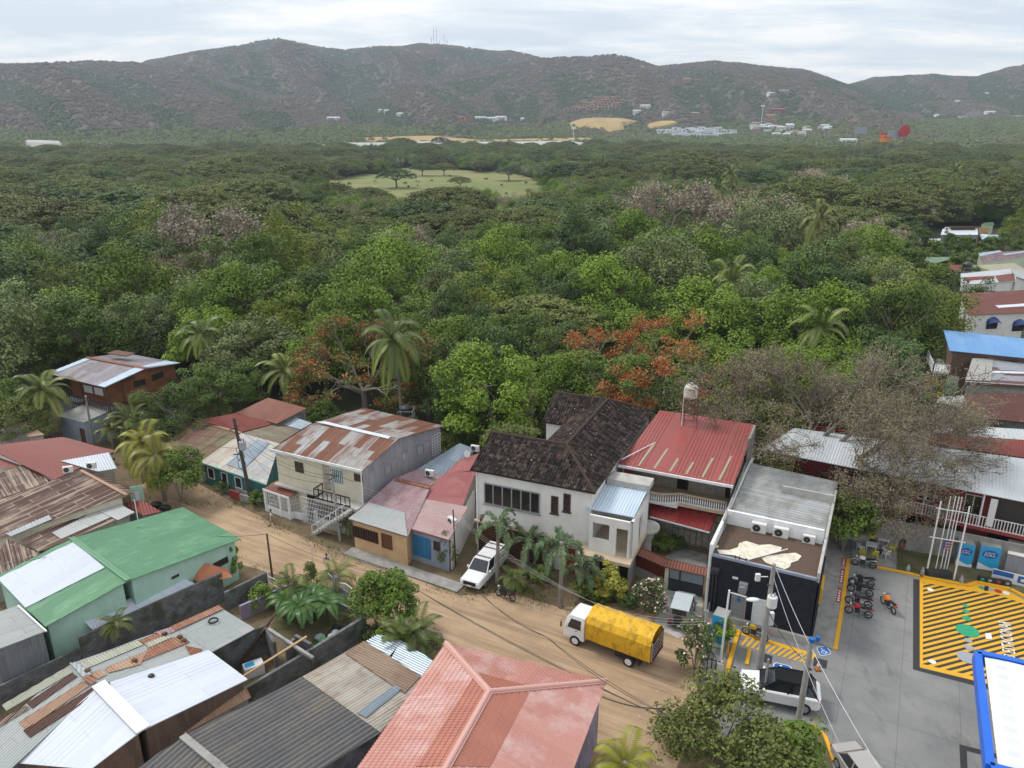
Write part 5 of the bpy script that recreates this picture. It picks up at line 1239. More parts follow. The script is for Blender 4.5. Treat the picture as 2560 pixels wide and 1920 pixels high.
# U9 rusty yellow roof
a=A(17,835,1430,5.4);b=A(17,1750,1540,5.4);c=A(17,1750,1125,6.4);d=onplane(17,833,1130,(a,b,c))
simple('rusty_yellow_roof_house','deep brown rusted roof with yellow paint remains at the right edge',[([a,b,c,d],'roof_rustyellow',dict(CR,swap=True))],'block_grey',.3)
a=A(17,440,1250,4.8);b=A(17,832,1330,4.8);c=A(17,835,1155,5.4);d=onplane(17,480,1165,(a,b,c))
simple('pale_roof_shed','pale grey roof between the yellow flowering tree and the rusted brown roof',[([a,b,c,d],'roof_paleaged',CR)],'block_grey',.3,'shed')
# U10 striped grey roof
a=A(17,842,965,6.6);b=A(17,1750,1020,6.6);c=A(17,1750,665,7.6);d=onplane(17,940,645,(a,b,c));P0=(a,b,c)
h10=simple('striped_roof_house','house with grey and dark red striped metal roof at the right edge',[([a,b,c,d],'roof_greystripe',dict(CR,swap=True))],'block_pale',.4)
patch(h10,17,[(845,945),(1195,960),(1235,650),(945,645)],P0,'roof_paleaged',pitch=.25);patch(h10,17,[(1210,850),(1750,862),(1750,835),(1212,818)],P0,'roof_whitemetal')
MB().beam(a+V(0,0,-.15),b+V(0,0,-.15),.1,.3).build('fascia','rust_steel',h10)
# U11 blue roof with balcony
a=A(17,630,535,8.2);b=A(17,1750,645,8.2);c=A(17,1750,375,9.0);d=onplane(17,545,248,(a,b,c))
h11=B('blue_roof_house','three storey house with light blue metal roof and a white railed side balcony',[a,b,c])
roof(h11,[a,b,c,d],'roof_blue',prof='corr',pitch=.3,amp=.02)
f=inset([a,b,c,d],.6);m=MB()
for i in range(4):p,q=f[i],f[(i+1)%4];m.poly([p,q,q+V(0,0,8.1),p+V(0,0,8.1)])
m.build('brick_wall','brick_brown',h11)
Wq=Wall(f[0],f[1]);W4=Wall(f[3],f[0]);W4.n=-Wq.u
win(h11,Wq,2.2,3.6,6.0,7.6,frame='wood_dark',pane='dark_opening');win(h11,Wq,5.6,7.0,6.6,7.7,frame='wood_dark',pane='dark_opening')
m=MB();m.obox(Vector(f[0])+V(0,0,5.0)-Wq.u*1.9,Wq.u*1.9,(f[3]-f[0]),V(0,0,.2));m.build('balcony_slab','white_paint',h11)
bp=[f[0],f[0]-Wq.u*1.85,f[3]-Wq.u*1.85]
railing(h11,bp,5.2,1.0,'white_paint',.3,.05,'balcony_railing')
m=MB();m.obox(Vector(f[0])+V(0,0,.5)-Wq.u*.1,Wq.u*.08,(f[3]-f[0]),V(0,0,4.4));Wq.slab(m,0,1.2,2.4,4.9,.02,.05);m.build('green_wall','palegreen_plaster',h11)
for t in(0,.5,1):p=f[0]+(f[3]-f[0])*t-Wq.u*1.8;MB().beam(p,p+V(0,0,8.0 if t==0 else 5),.1).build('balcony_post','wood_dark',h11)
# U12 white house with rust roof and blue awnings
a=A(16,1345,1395,8.0);b=A(16,2300,1362,8.0);c=A(16,2110,1018,9.4);d=onplane(16,1218,1070,(a,b,c));P0=(a,b,c);c=onplane(16,2300,1010,P0)
h12=simple('white_awning_house','tall whitewashed house with reddish rusty roof and two dark blue window awnings',[([a,b,c,d],'roof_rustred',dict(CR,swap=True))],'white_plaster',.5)
patch(h12,16,[(1770,1258),(2300,1222),(2300,1265),(1820,1295)],P0,'roof_whitemetal')
f=inset([a,b,c,d],.5);Wa=Wall(f[0],f[1])
for x0,x1,yt in((1150,1320,70),(1510,1690,100)):
 q0,z1_=Wa.hit(17,x0,yt);q1,_=Wa.hit(17,x1,yt+10);_,z0_=Wa.hit(17,x0,yt+165)
 q0,q1=sorted((q0,q1));win(h12,Wa,q0+.15,q1-.15,z0_,z1_-.3,frame='wood_dark',pane='dark_opening',nx=5,fw=.05)
 m=MB();secs=[]
 for i in range(9):
  an=math.pi*i/8;x=(q0+q1)/2-math.cos(an)*(q1-q0)/2;zz=(z1_-.9)+math.sin(an)*.9
  secs.append((Wa.pt(x,zz,0),Wa.pt((q0+q1)/2-math.cos(an)*(q1-q0)/2,z1_-.95+math.sin(an)*.25,.8)))
 for s0,s1 in zip(secs,secs[1:]):m.poly([s0[0],s1[0],s1[1],s0[1]])
 m.build('awning','plastic_blue',h12)
def far(n,pts,zs,mat,wall,name,label,swap=False,prof='corr',d_=.4,cat='house'):
 a=A(n,*pts[0],zs[0]);b=A(n,*pts[1],zs[0]);c=A(n,*pts[2],zs[1]);d=onplane(n,*pts[3],(a,b,c))
 return simple(name,label,[([a,b,c,d],mat,dict(prof=prof,pitch=.4,amp=.03,swap=swap))],wall,d_,cat),(a,b,c,d)
h13,Q=far(16,[(1240,935),(2180,875),(2000,690),(1240,760)],(6.5,7.6),'roof_longwhite','white_plaster','stripe_roof_house','white house with blue grey and rusty banded roof above the reddish rusty roof',swap=True)
patch(h13,16,[(1280,880),(1760,840),(1750,800),(1280,825)],Q[:3],'roof_redpaint');patch(h13,16,[(1830,895),(2150,870),(2040,765),(1765,800)],Q[:3],'roof_rustred')
far(16,[(2010,690),(2090,810),(2300,880),(2300,720)],(7.5,6.4),'roof_greymetal','white_plaster','grey_roof_house','pale grey roof slope at the right edge beside the banded roof')
far(16,[(1430,738),(2300,730),(2060,598),(1385,640)],(6.3,7.0),'roof_beige','cream_plaster','beige_roof_house','house with plain beige roof behind the black water tank')
far(16,[(1120,740),(1425,740),(1385,625),(1040,628)],(5.2,5.8),'roof_redpaint','cream_plaster','small_red_roof','small dark red roof under the black water tank stand')
a=A(16,810,615,4.8);b=A(16,1510,605,4.8);t_=A(16,1235,500,6.6);c=A(16,1480,540,4.8)
hg=B('green_hip_roof_house','dull green hip roof between trees right of the palm',[a,b]);back=V(0,9,0)
m=MB();bb=b+back;ab=a+back;t1=t_;m.poly([a,b,t1]);m.poly([b,bb,t1]);m.poly([bb,ab,t1]);m.poly([ab,a,t1]);m.build('roof','roof_hipgreen',hg)
f=inset([a,b,bb,ab],.6);m=MB()
for i in range(4):p,q=f[i],f[(i+1)%4];m.poly([p,q,q+V(0,0,4.8),p+V(0,0,4.8)])
m.build('wall','mint_plaster',hg)
h16,Q=far(16,[(1600,592),(2300,495),(2300,400),(1505,450)],(5.4,6.6),'roof_pinkpurple','palegreen_plaster','pink_grey_roof_house','pale green walled house with pink and grey roof at the right edge',swap=True)
patch(h16,16,[(1530,500),(1870,430),(1840,405),(1508,450)],Q[:3],'roof_bluewhite');patch(h16,16,[(1900,485),(2300,430),(2300,405),(1880,460)],Q[:3],'roof_bluewhite')
h17,Q=far(16,[(932,165),(1505,167),(1500,72),(962,75)],(5.6,6.0),'roof_whitemetal','block_pale','block_house','grey block house with white flat roof carrying two fan units, among far trees',prof='flat')
f=inset(Q,.4);Wz=Wall(f[0],f[1]);q0,z1_=Wz.hit(16,1330,232);q1,z0_=Wz.hit(16,1450,360);win(h17,Wz,*sorted((q0,q1)),max(z0_,0),z1_,frame='wood_dark',pane='dark_opening',name='door')
q0,z1_=Wz.hit(16,1175,232);q1,z0_=Wz.hit(16,1205,275);win(h17,Wz,*sorted((q0,q1)),z0_,z1_,frame='white_paint',pane='gate_glass')
far(16,[(600,302),(1185,288),(1160,215),(595,230)],(3.6,4.0),'roof_whitemetal','wood_dark','white_canopy','long narrow white canopy roof jutting left of the grey block house',prof='flat',d_=3,cat='canopy')
far(16,[(1560,238),(1960,242),(1900,175),(1530,150)],(3.6,4.4),'roof_bluewhite','brick_brown','porch_roof_house','brown house with pale blue porch roof right of the grey block house',cat='house')
far(16,[(1512,140),(1650,150),(1700,62),(1512,45)],(4.6,6.2),'roof_thatch','wood_dark','thatch_roof_house','straw coloured thatched roof right behind the grey block house')
far(16,[(1060,66),(1500,66),(1500,40),(1070,32)],(6.3,6.9),'roof_thatch','wood_dark','thatch_roof_house','strip of brown thatched roof above the white flat roof of the block house',d_=.6)
far(16,[(1540,22),(1760,24),(1740,-30),(1600,-20)],(5.0,6.0),'roof_hipgreen','palegreen_plaster','green_roof_house','small teal green roof peeking above the thatch among trees')
far(12,[(735,680),(800,660),(840,590),(750,590)],(4.5,5),'roof_whitemetal','white_plaster','white_roof_shed','scrap of white roof half hidden behind dark trees left of the village',d_=.3)
sheet('village_path',pp(16,(1110,400),(1420,360),(1400,430),(1180,490)),'concrete_pale',.05)
# dark thatched hut in the clearing
p=at(1575,508,0)
# ------------------------------------------------------------------ forecourt back wall
a=A(13,390,1560,0);
W0=[A(13,400,1530),A(13,1000,1640),A(13,1780,1810)]
fenceblock('boundary_wall','grey smooth boundary wall behind the patio tables and the trash bin',W0[0],W0[1],2.6,.18,'concrete','wall')
fenceblock('boundary_wall','grey boundary wall behind the two blue water kiosks',W0[1],W0[2],2.6,.18,'concrete','wall')
# canopy at lower right
zc=5.0
cp=B('station_canopy','white metal canopy roof with bright blue rim in the lower right corner',[A(11,1500,1250,0)],'canopy')
a=A(11,1403,885,zc);b=A(11,1487,1635,zc);c=A(11,1760,965,zc);
vx=(c-a).normalized();vy=(b-a).normalized();Lx=11;Ly=(b-a).length+.1
def cpp(x,y,z=0):return a+vx*x+vy*y+V(0,0,z)
roof(cp,[cpp(.35,Ly-.3,-.05),cpp(.35,.3,-.05),cpp(Lx,.3,.1),cpp(Lx,Ly-.3,.1)],'canopy_white',prof='rib',pitch=.45,amp=.05,name='roof')
m=MB()
for p,q in((cpp(0,0),cpp(Lx,0)),(cpp(0,0),cpp(0,Ly)),(cpp(0,Ly),cpp(Lx,Ly))):m.beam(p+V(0,0,-.3),q+V(0,0,-.3),.42 if 0 else .4,.75)
m.build('rim','canopy_blue',cp)
m=MB().obox(cpp(.5,.5,-.6),vx*(Lx-1),vy*(Ly-1),V(0,0,.2));m.build('ceiling','white_paint',cp)
for x,y in((3,2.5),(3,Ly-2.5)):p=cpp(x,y);MB().box((p.x,p.y,2.2),(.5,.5,4.4)).build('column','steel_grey',cp)
# ------------------------------------------------------------------ foliage
rg=np.random.default_rng(11)
def leafmat(name,dark,light,alt=None,hue=.25,locn=None,rough=.65):
 """leaf colour: per leaf tint, per plant shift, plus patches of another species colour by place"""
 t=NT(name);at_=t.n('ShaderNodeAttribute',attribute_name='tint');oi=t.n('ShaderNodeObjectInfo')
 col=t.mix(at_.outputs['Fac'],dark,light)
 if alt:col=t.mix(t.math('MULTIPLY',t.ramp(oi.outputs['Random'],[(.45,0),(.95,1)]),.8),col,t.mix(at_.outputs['Fac'],tuple(x*.6 for x in alt),alt))
 if locn:
  n=t.noise(oi.outputs['Location'],locn[0],3,.6);col=t.mix(t.ramp(n,[(locn[1],0),(locn[2],1)]),col,t.mix(at_.outputs['Fac'],tuple(x*.6 for x in locn[3]),locn[3]))
 v=t.math('ADD',t.math('MULTIPLY',t.math('FRACT',t.math('MULTIPLY',oi.outputs['Random'],7.31)),hue*2),1-hue)
 cc=t.n('ShaderNodeVectorMath',operation='SCALE');t.l(col,cc.inputs[0]);t.l(v,cc.inputs['Scale'])
 t.fin(cc.outputs[0],rough,0,.25)
 return t.m
leafmat('leaf_mid',(.050,.092,.012),(.165,.235,.036),(.120,.185,.036))
leafmat('leaf_bright',(.062,.125,.010),(.205,.300,.032),(.175,.255,.026))
leafmat('leaf_grey',(.090,.128,.046),(.255,.305,.115),(.195,.240,.080))
leafmat('leaf_dark',(.034,.068,.018),(.108,.162,.042),(.095,.150,.042))
leafmat('leaf_olive',(.072,.092,.018),(.180,.205,.052),(.150,.190,.048))
leafmat('leaf_yellow',(0.0896,0.128,0.0128),(0.256,0.3072,0.0384),(0.2048,0.256,0.0256))
leafmat('leaf_brightyellow',(.25,.25,.03),(.50,.48,.08))
leafmat('leaf_dry',(0.2227,0.1856,0.1299),(0.464,0.3898,0.2784),(0.3712,0.3155,0.2598),hue=.15)
leafmat('leaf_drygreen',(0.1536,0.128,0.0768),(0.32,0.2752,0.1664),hue=.1)
leafmat('leaf_palm',(0.0508,0.0943,0.0174),(0.232,0.2755,0.0508),(0.2175,0.232,0.0435),rough=.45)
leafmat('leaf_palmyellow',(.14,.15,.015),(.36,.33,.04),rough=.45)
leafmat('leaf_foxtail',(0.0725,0.1232,0.0508),(0.2175,0.29,0.1305),rough=.5)
leafmat('leaf_banana',(.022,.062,.014),(.075,.145,.032),rough=.4)
leafmat('leaf_hill',(.165,.130,.105),(.235,.185,.150),(.205,.170,.135),.08)
leafmat('leaf_hilldark',(.060,.088,.042),(.105,.140,.062),(.095,.120,.058),.10)
leafmat('leaf_hillgreen',(.085,.115,.030),(.200,.245,.070),(.170,.190,.065),.16,(.004,.52,.66,(.24,.20,.11)))
pm('bark_grey',(.20,.17,.14),(.13,.11,.09),3,.9);pm('bark_pale',(.30,.26,.21),(.22,.19,.15),3,.9);pm('bark_palm',(.24,.21,.18),(.17,.15,.13),3,.9)
def quadmesh(name,C,T1,T2,tint,mats,mi=None,tri=False):
 """C centres, T1,T2 half axes -> diamond leaves"""
 n=len(C);P=np.empty((n,4,3),np.float32)
 P[:,0]=C-T1;P[:,1]=C+T2-T1*.15;P[:,2]=C+T1;P[:,3]=C-T2-T1*.15
 me=bpy.data.meshes.new(name);me.vertices.add(n*4);me.vertices.foreach_set('co',P.reshape(-1))
 me.loops.add(n*4);me.loops.foreach_set('vertex_index',np.arange(n*4,dtype=np.int32))
 me.polygons.add(n);me.polygons.foreach_set('loop_start',np.arange(0,n*4,4,dtype=np.int32));me.polygons.foreach_set('loop_total',np.full(n,4,np.int32))
 for m in mats:me.materials.append(M[m])
 if mi is not None:me.polygons.foreach_set('material_index',mi.astype(np.int32))
 me.update(calc_edges=True)
 a=me.attributes.new('tint','FLOAT','FACE');a.data.foreach_set('value',tint.astype(np.float32))
 return me
def unit(v):return v/np.maximum(np.linalg.norm(v,axis=1,keepdims=True),1e-6)
def leaves(C,N,size,rg,aspect=.55,tilt=.55):
 """axes for leaves facing N with random tilt"""
 n=len(C);N=unit(N+rg.normal(0,tilt,(n,3)));r=unit(rg.normal(0,1,(n,3)));T1=unit(np.cross(N,r));T2=np.cross(N,T1)
 s=(size*rg.uniform(.6,1.3,n))[:,None]if np.isscalar(size)else size[:,None]
 return T1*s,T2*s*aspect
def sphere(n,rg):return unit(rg.normal(0,1,(n,3)))
def crown_cloud(seed,R,Hc,nclump,per,leaf,mode='round',cr=None,lean=.55):
 """clumps on an uneven dome; returns arrays for a mesh centred on the trunk top"""
 rg=np.random.default_rng(seed);cr=cr or R*.24
 Cs,Ns,Ts=[],[],[]
 lob=rg.uniform(0,6.28,4);
 for i in range(nclump):
  if mode=='round':
   d=sphere(1,rg)[0];d[2]=abs(d[2])*1.1-.28;d/=np.linalg.norm(d)
   a=math.atan2(d[1],d[0]);k=(1+.16*math.sin(3*a+lob[0])+.12*math.sin(5*a+lob[1]))*rg.uniform(.62,1.0)
   c=np.array([d[0]*R*k,d[1]*R*k,d[2]*Hc*k]);sq=(1,1,.75)
  elif mode=='umbrella':
   rr=math.sqrt(rg.uniform(0,1));a=rg.uniform(0,6.28);k=1+.14*math.sin(3*a+lob[0])+.08*math.sin(7*a+lob[2])
   z=Hc*(math.sqrt(max(0,1-(rr*.98)**2))*.9+rg.uniform(-.08,.05));c=np.array([math.cos(a)*rr*R*k,math.sin(a)*rr*R*k,z]);sq=(1.15,1.15,.45)
  else:
   z=rg.uniform(0,1);w=(1-z)**.7*rg.uniform(.5,1);a=rg.uniform(0,6.28);c=np.array([math.cos(a)*w*R,math.sin(a)*w*R,z*Hc]);sq=(1,1,.9)
  n=int(per*rg.uniform(.6,1.4));r=cr*rg.uniform(.65,1.35)
  d=sphere(n,rg);d[:,2]=np.abs(d[:,2])*rg.choice([1,1,1,-.5],n);
  jit=rg.uniform(.72,1.08,(n,1));p=c+d*r*np.array(sq)*jit
  Cs.append(p);Ns.append(d*np.array([.8,.8,1.2])+np.array([0,0,lean]));tc_=rg.uniform(.2,.75)if mode!='umbrella' else rg.uniform(.32,.62)
  Ts.append(np.clip(tc_+rg.normal(0,.10 if mode!='umbrella' else .06,n),0,1))
 C=np.concatenate(Cs);N=np.concatenate(Ns);T=np.concatenate(Ts)
 T1,T2=leaves(C,N,leaf,rg);return C,T1,T2,T
def limb_mb(seed,h,R,Hc,r0,n=7,z0=None):
 rg=random.Random(seed);m=MB();top=V(rg.uniform(-.3,.3),rg.uniform(-.3,.3),h)
 m.tube([(0,0,-.3),(rg.uniform(-.1,.1),rg.uniform(-.1,.1),h*.5),top],[r0*1.25,r0,r0*.85],7)
 for i in range(n):
  a=2*math.pi*i/n+rg.uniform(-.3,.3);q=top+V(math.cos(a)*R*.45,math.sin(a)*R*.45,Hc*rg.uniform(.2,.45));e=top+V(math.cos(a)*R*.82,math.sin(a)*R*.82,Hc*rg.uniform(.3,.65))
  m.tube([top-V(0,0,.3),q,e],[r0*.6,r0*.32,r0*.1],5)
  for s in(-.5,.5):
   e2=top+V(math.cos(a+s)*R*.7,math.sin(a+s)*R*.7,Hc*rg.uniform(.4,.75));m.tube([q,e2],[r0*.25,r0*.07],4)
 return m
# bare and half bare trees: real branching
def branch(rg,p,d,L,r,depth,out,tips,spread=.6,up=.12,nb=3,flat=0.0):
 seg=3;pts=[p];rad=[r]
 for i in range(seg):
  d=(d+V(rg.gauss(0,.14),rg.gauss(0,.14),rg.gauss(0,.10)+up*.3)).normalized();p=p+d*L/seg;pts.append(p);rad.append(r*(1-.38*(i+1)/seg))
 out.append((pts,rad))
 if depth==0:tips.append((pts[-1],d));tips.append((pts[-2],d));return
 for k in range(nb):
  q=pts[-1]if k else pts[rg.choice([2,3])]
  ax=V(rg.gauss(0,1),rg.gauss(0,1),rg.gauss(0,.55));ax=(ax-d*ax.dot(d)).normalized();nd=(d+ax*spread*rg.uniform(.6,1.4)+V(0,0,up));nd.z*=(1-flat);nd.normalize()
  branch(rg,q,nd,L*rg.uniform(.62,.88),rad[-1]*rg.uniform(.55,.8),depth-1,out,tips,spread,up,nb,flat)
def make_bare(seed,h,L,r,depth=5,spread=.6,up=.12,nb=3,flat=0.0,starts=4,tiltout=.8,rmin=.02):
 rg=random.Random(seed);out,tips=[],[]
 out.append(([V(0,0,-.3),V(.1,.05,h*.5),V(0,0,h)],[r*1.4,r*1.1,r]))
 for i in range(starts):
  a=2*math.pi*i/starts+rg.uniform(-.4,.4);d=V(math.cos(a)*tiltout,math.sin(a)*tiltout,.6).normalized()
  branch(rg,V(0,0,h*rg.uniform(.85,1)),d,L*rg.uniform(.8,1.15),r*.7,depth,out,tips,spread,up,nb,flat)
 m=MB()
 for pts,rad in out:
  m.tube(pts,[max(q,rmin)for q in rad],3 if rad[0]<.08 else 5 if rad[0]<.25 else 8,cap=False)
 return m,tips
def tipleaves(tips,per,spreadr,size,rgn,frac=1.0,sq=.6):
 P=np.array([tuple(t[0])for t in tips]);k=rgn.random(len(P))<frac;P=P[k]
 C=np.repeat(P,per,0)+rgn.normal(0,spreadr,(len(P)*per,3))*np.array([1,1,sq])
 N=rgn.normal(0,1,C.shape)+np.array([0,0,.8]);T1,T2=leaves(C,N,size,rgn);return C,T1,T2,np.clip(rgn.normal(.5,.25,len(C)),0,1)
# palm fronds
def frond_arr(rg,az,el0,L,droop,nl=26,ll=.75,lw=.05,fox=False,base=0.0):
 C,T1,T2=[],[],[];p=np.array([0.,0.,base]);d=np.array([math.cos(az)*math.cos(el0),math.sin(az)*math.cos(el0),math.sin(el0)])
 side=np.array([-math.sin(az),math.cos(az),0]);rach=[tuple(p)]
 for i in range(nl):
  t=i/nl;d=d+np.array([0,0,-droop*(0.4+1.3*t)/nl*2]);d/=np.linalg.norm(d);p=p+d*L/nl;rach.append(tuple(p))
  l=ll*(math.sin(math.pi*min(.98,.12+t*.86))**.6)*rg.uniform(.85,1.1)
  for s in((-1,1)if not fox else(-1,1,-.4,.4)):
   q=side*s+d*.55+np.array([0,0,(-.35 if not fox else rg.uniform(-.6,.8))]);q/=np.linalg.norm(q)
   nrm=np.cross(q,d);nrm/=max(np.linalg.norm(nrm),1e-6);wdt=np.cross(q,nrm)
   C.append(p+q*l/2);T1.append(q*l/2);T2.append(d*lw if not fox else wdt*lw)
 return C,T1,T2,rach
def palm_mesh(name,seed,n=20,L=3.4,mat='leaf_palm',fox=False,ll=.8,lw=.07,el=(-.5,1.2),droop=1.0,nl=26,old=.3):
 rg=random.Random(seed);C,T1,T2,TT,racs=[],[],[],[],[]
 for i in range(n):
  e=el[0]+(el[1]-el[0])*((i+.5)/n);a,b,c,ra=frond_arr(rg,i*2.399+rg.uniform(-.2,.2),e,L*rg.uniform(.85,1.1),droop,nl,ll,lw,fox)
  C+=a;T1+=b;T2+=c;racs.append(ra);k=1-old*2*max(0,(i/n))if e<.4 else .25;TT+=[max(0,min(1,(.95 if e<0.05 and old>0 else .35)+rg.gauss(0,.12)))]*len(a)
 C,T1,T2,TT=map(np.array,(C,T1,T2,TT));return C,T1,T2,TT,racs
def palm_parts(C,T1,T2,TT,mat):return quadmesh('crown',C,T1,T2,TT,[mat])
def rach_mb(m,racs,r=.03,loc=V(0,0,0)):
 for ra in racs:m.tube([Vector(q)+loc for q in ra[::4]],[r,*([r*.7]*(len(ra[::4])-1))],3,cap=False)
def obj(name,me,parent=None,loc=(0,0,0)):
 o=bpy.data.objects.new(name,me);COL.objects.link(o);o.parent=parent;o.location=loc;return o
# ------------------------------------------------------------------ terrain: hills
def crest(pts,px):
 xs=[p[0]for p in pts];ys=[p[1]for p in pts];return np.interp(px,xs,ys)
RID=[ # crest rows as seen, distance of the crest, distance of the foot, how fast it falls away behind
 ([(-400,175),(0,157),(127,150),(230,146),(330,150),(400,165),(520,196),(700,235),(900,262),(1100,290),(1300,330),(3200,380)],2300,1250),
 ([(-400,330),(100,300),(260,200),(370,150),(440,137),(520,122),(600,110),(640,99),(694,91),(740,101),(800,113),(860,120),(950,111),(1000,113),(1050,109),(1093,106),(1150,112),(1200,119),(1290,131),(1350,141),(1440,155),(1600,185),(1900,240),(3200,330)],3000,1700),
 ([(-400,400),(800,300),(869,262),(995,206),(1166,172),(1290,152),(1360,140),(1410,136),(1470,136),(1532,130),(1593,142),(1640,161),(1720,190),(1800,225),(1900,270),(2100,330),(3200,400)],2150,1400),
 ([(-400,400),(1300,300),(1500,200),(1635,162),(1743,152),(1843,152),(1904,160),(2012,169),(2077,191),(2125,208),(2220,240),(2350,285),(2600,320),(3200,360)],2400,1450),
 ([(-400,400),(1800,320),(2000,240),(2138,206),(2195,193),(2251,191),(2333,182),(2360,186),(2446,189),(2511,169),(2546,165),(2700,160),(3200,190)],3000,1700)]
def base_z(r):
 t=np.clip((r-900)/1300,0,1);return 38*t*t*(3-2*t)
def ang_to_px(th):return 1280+F*np.tan(th)*1.0
_perm=np.random.default_rng(5).random((256,256))
def vn(x,y):
 xi=np.floor(x).astype(int);yi=np.floor(y).astype(int);fx=x-xi;fy=y-yi;fx=fx*fx*(3-2*fx);fy=fy*fy*(3-2*fy)
 g=lambda a,b:_perm[a%256,b%256]
 return(g(xi,yi)*(1-fx)+g(xi+1,yi)*fx)*(1-fy)+(g(xi,yi+1)*(1-fx)+g(xi+1,yi+1)*fx)*fy
def height(x,y):
 r=np.hypot(x,y);th=np.arctan2(x,y);b=base_z(r);h=b.copy()
 for k,(pts,R1,R0)in enumerate(RID):
  # place on the crest line seen through the lens: solve row for this azimuth
  cosf=1.0;v0=np.full_like(th,-.4)
  for _ in range(3): # px depends on the row: x/z with camera pitch
   zc_=(CP-v0*SP);px=1280+F*np.tan(th)*zc_;row=crest(pts,px);v0=(row-960)/F
  fw=CP-v0*SP;dn=SP+v0*CP
  zc=H-dn/np.hypot(fw,fw*np.tan(th))*R1
  zc=np.maximum(zc-6,-5)
  wob=(vn(th*9+k*7,r*0+k)-.5)*.10*R1
  R0k=R0+wob*1.5
  t=(r-R0k)/(R1-R0k);tc=np.clip(t,0,1)
  s=tc**1.25*(1+.0*tc)
  nz=1-np.abs(2*vn(th*9+k*3.3+r/900,r/700+k)-1);nz2=1-np.abs(2*vn(th*24+r/600,r/300+k*5)-1)
  s=s+(nz-.5)*.95*tc*(1-tc)*1.6+(nz2-.5)*.34*tc*(1-tc)*2
  back=np.clip((r-R1)/900,0,1);hh=b*(1-tc)+zc*s-back*np.abs(zc)*.5
  h=np.maximum(h,np.where(t>0,hh,-50))
 return h-.8
nth,nr=420,230
TH=np.linspace(R_(-44),R_(44),nth);RR=700*(4200/700)**np.linspace(0,1,nr)
TG,RG=np.meshgrid(TH,RR,indexing='ij');X=RG*np.sin(TG);Y=RG*np.cos(TG);Z=height(X,Y)
me=bpy.data.meshes.new('hills');co_=np.stack([X,Y,Z],-1).reshape(-1,3).astype(np.float32)
idx=np.arange(nth*nr).reshape(nth,nr);q=np.stack([idx[:-1,:-1],idx[:-1,1:],idx[1:,1:],idx[1:,:-1]],-1).reshape(-1,4)[:,::-1]
me.vertices.add(len(co_));me.vertices.foreach_set('co',co_.reshape(-1));me.loops.add(q.size);me.loops.foreach_set('vertex_index',q.reshape(-1).astype(np.int32))
me.polygons.add(len(q));me.polygons.foreach_set('loop_start',np.arange(0,q.size,4,dtype=np.int32));me.polygons.foreach_set('loop_total',np.full(len(q),4,np.int32));me.polygons.foreach_set('use_smooth',np.ones(len(q),bool));me.update(calc_edges=True)
t=NT('hill_ground');p=t.pos();col=t.ramp(t.noise(p,.012,6,.65),[(.4,(.085,.08,.055)),(.6,(.12,.105,.08))]);t.fin(col,.95)
me.materials.append(M['hill_ground']);tag(obj('hills',me),None,None,None,'structure')
def hz(x,y):return float(height(np.array([x]),np.array([y]))[0])
def on_terrain(px,py,r0=500,r1=3400):
 """walk along the sight line until it meets the land"""
 d=ray(px,py);d2=math.hypot(d.x,d.y);rs=np.linspace(r0,r1,600);xs=d.x/d2*rs;ys=d.y/d2*rs;zs=H+d.z/d2*rs
 hg=np.maximum(height(xs,ys),0);k=np.argmax(zs<hg)
 if zs[k]>=hg[k]:k=len(rs)-1
 return Vector((xs[k],ys[k],hg[k]))
# clearings
def tri_in(poly,x,y):
 ins=np.zeros(len(x),bool);n=len(poly)
 for i in range(n):
  x1,y1=poly[i];x2,y2=poly[(i+1)%n];c=((y1>y)!=(y2>y))&(x<(x2-x1)*(y-y1)/(y2-y1+1e-12)+x1);ins^=c
 return ins
field=[tuple(at(x,y,0))[:2]for x,y in((800,452),(850,446),(905,436),(960,437),(1000,420),(1070,426),(1130,422),(1200,431),(1250,427),(1310,440),(1345,452),(1390,520),(1320,545),(1180,540),(1000,545),(850,530),(800,500))]
track=[tuple(at(x,y,0))[:2]for x,y in((690,590),(760,565),(840,552),(850,566),(780,610),(700,625))]
pm('field_grass',(.13,.165,.045),(.22,.21,.085),.012,.95,stain=(.33,.27,.14),samt=.5,sscale=.02)
pm('dry_grass',(.42,.29,.12),(.34,.24,.11),.02,.95,stain=(.2,.15,.08),samt=.5,sscale=.02)
sheet('grass_field',field,'field_grass',.3);sheet('forest_track',track,'field_grass',.3)
sheet('clearing',[tuple(at(x,y,0))[:2]for x,y in((1350,500),(1420,515),(1640,470),(1620,450),(1400,540),(1330,560))],'dry_grass',.28)
def land_patch(name,pts,mat,up=1.5,r0=800):
 m=MB();P=[on_terrain(x,y,r0)for x,y in pts];c=sum(P,Vector())/len(P);c.z=max(hz(c.x,c.y),0)
 ring0=[p+V(0,0,up)for p in P];c+=V(0,0,up)
 rows=[]
 for s in(1,.8,.6,.4,.2,0.02):
  row=[]
  for p in ring0:
   q=c+(p-c)*s;q.z=max(hz(q.x,q.y),0)+up*(1.0 if s<1 else .2);row.append(q)
  rows.append(row)
 for a,b in zip(rows,rows[1:]):
  for i in range(len(a)):j=(i+1)%len(a);m.poly([a[i],a[j],b[j],b[i]])
 o=m.build(name,mat);tag(o,kind='structure');return o
land_patch('yellow_hill',[(1415,312),(1440,304),(1480,299),(1520,298),(1570,300),(1597,305),(1580,312),(1562,318),(1558,330),(1530,334),(1490,326),(1450,322),(1420,318)],'dry_grass',5)
land_patch('yellow_hill',[(1615,318),(1650,308),(1690,306),(1696,312),(1670,320),(1630,324)],'dry_grass',5)
AIR=[[(760,372),(900,366),(1050,364),(1260,366),(1480,362),(1480,368),(1400,376),(1260,376),(1050,374),(900,377)],[(60,362),(110,363),(160,366),(160,372),(110,372),(65,369)]]
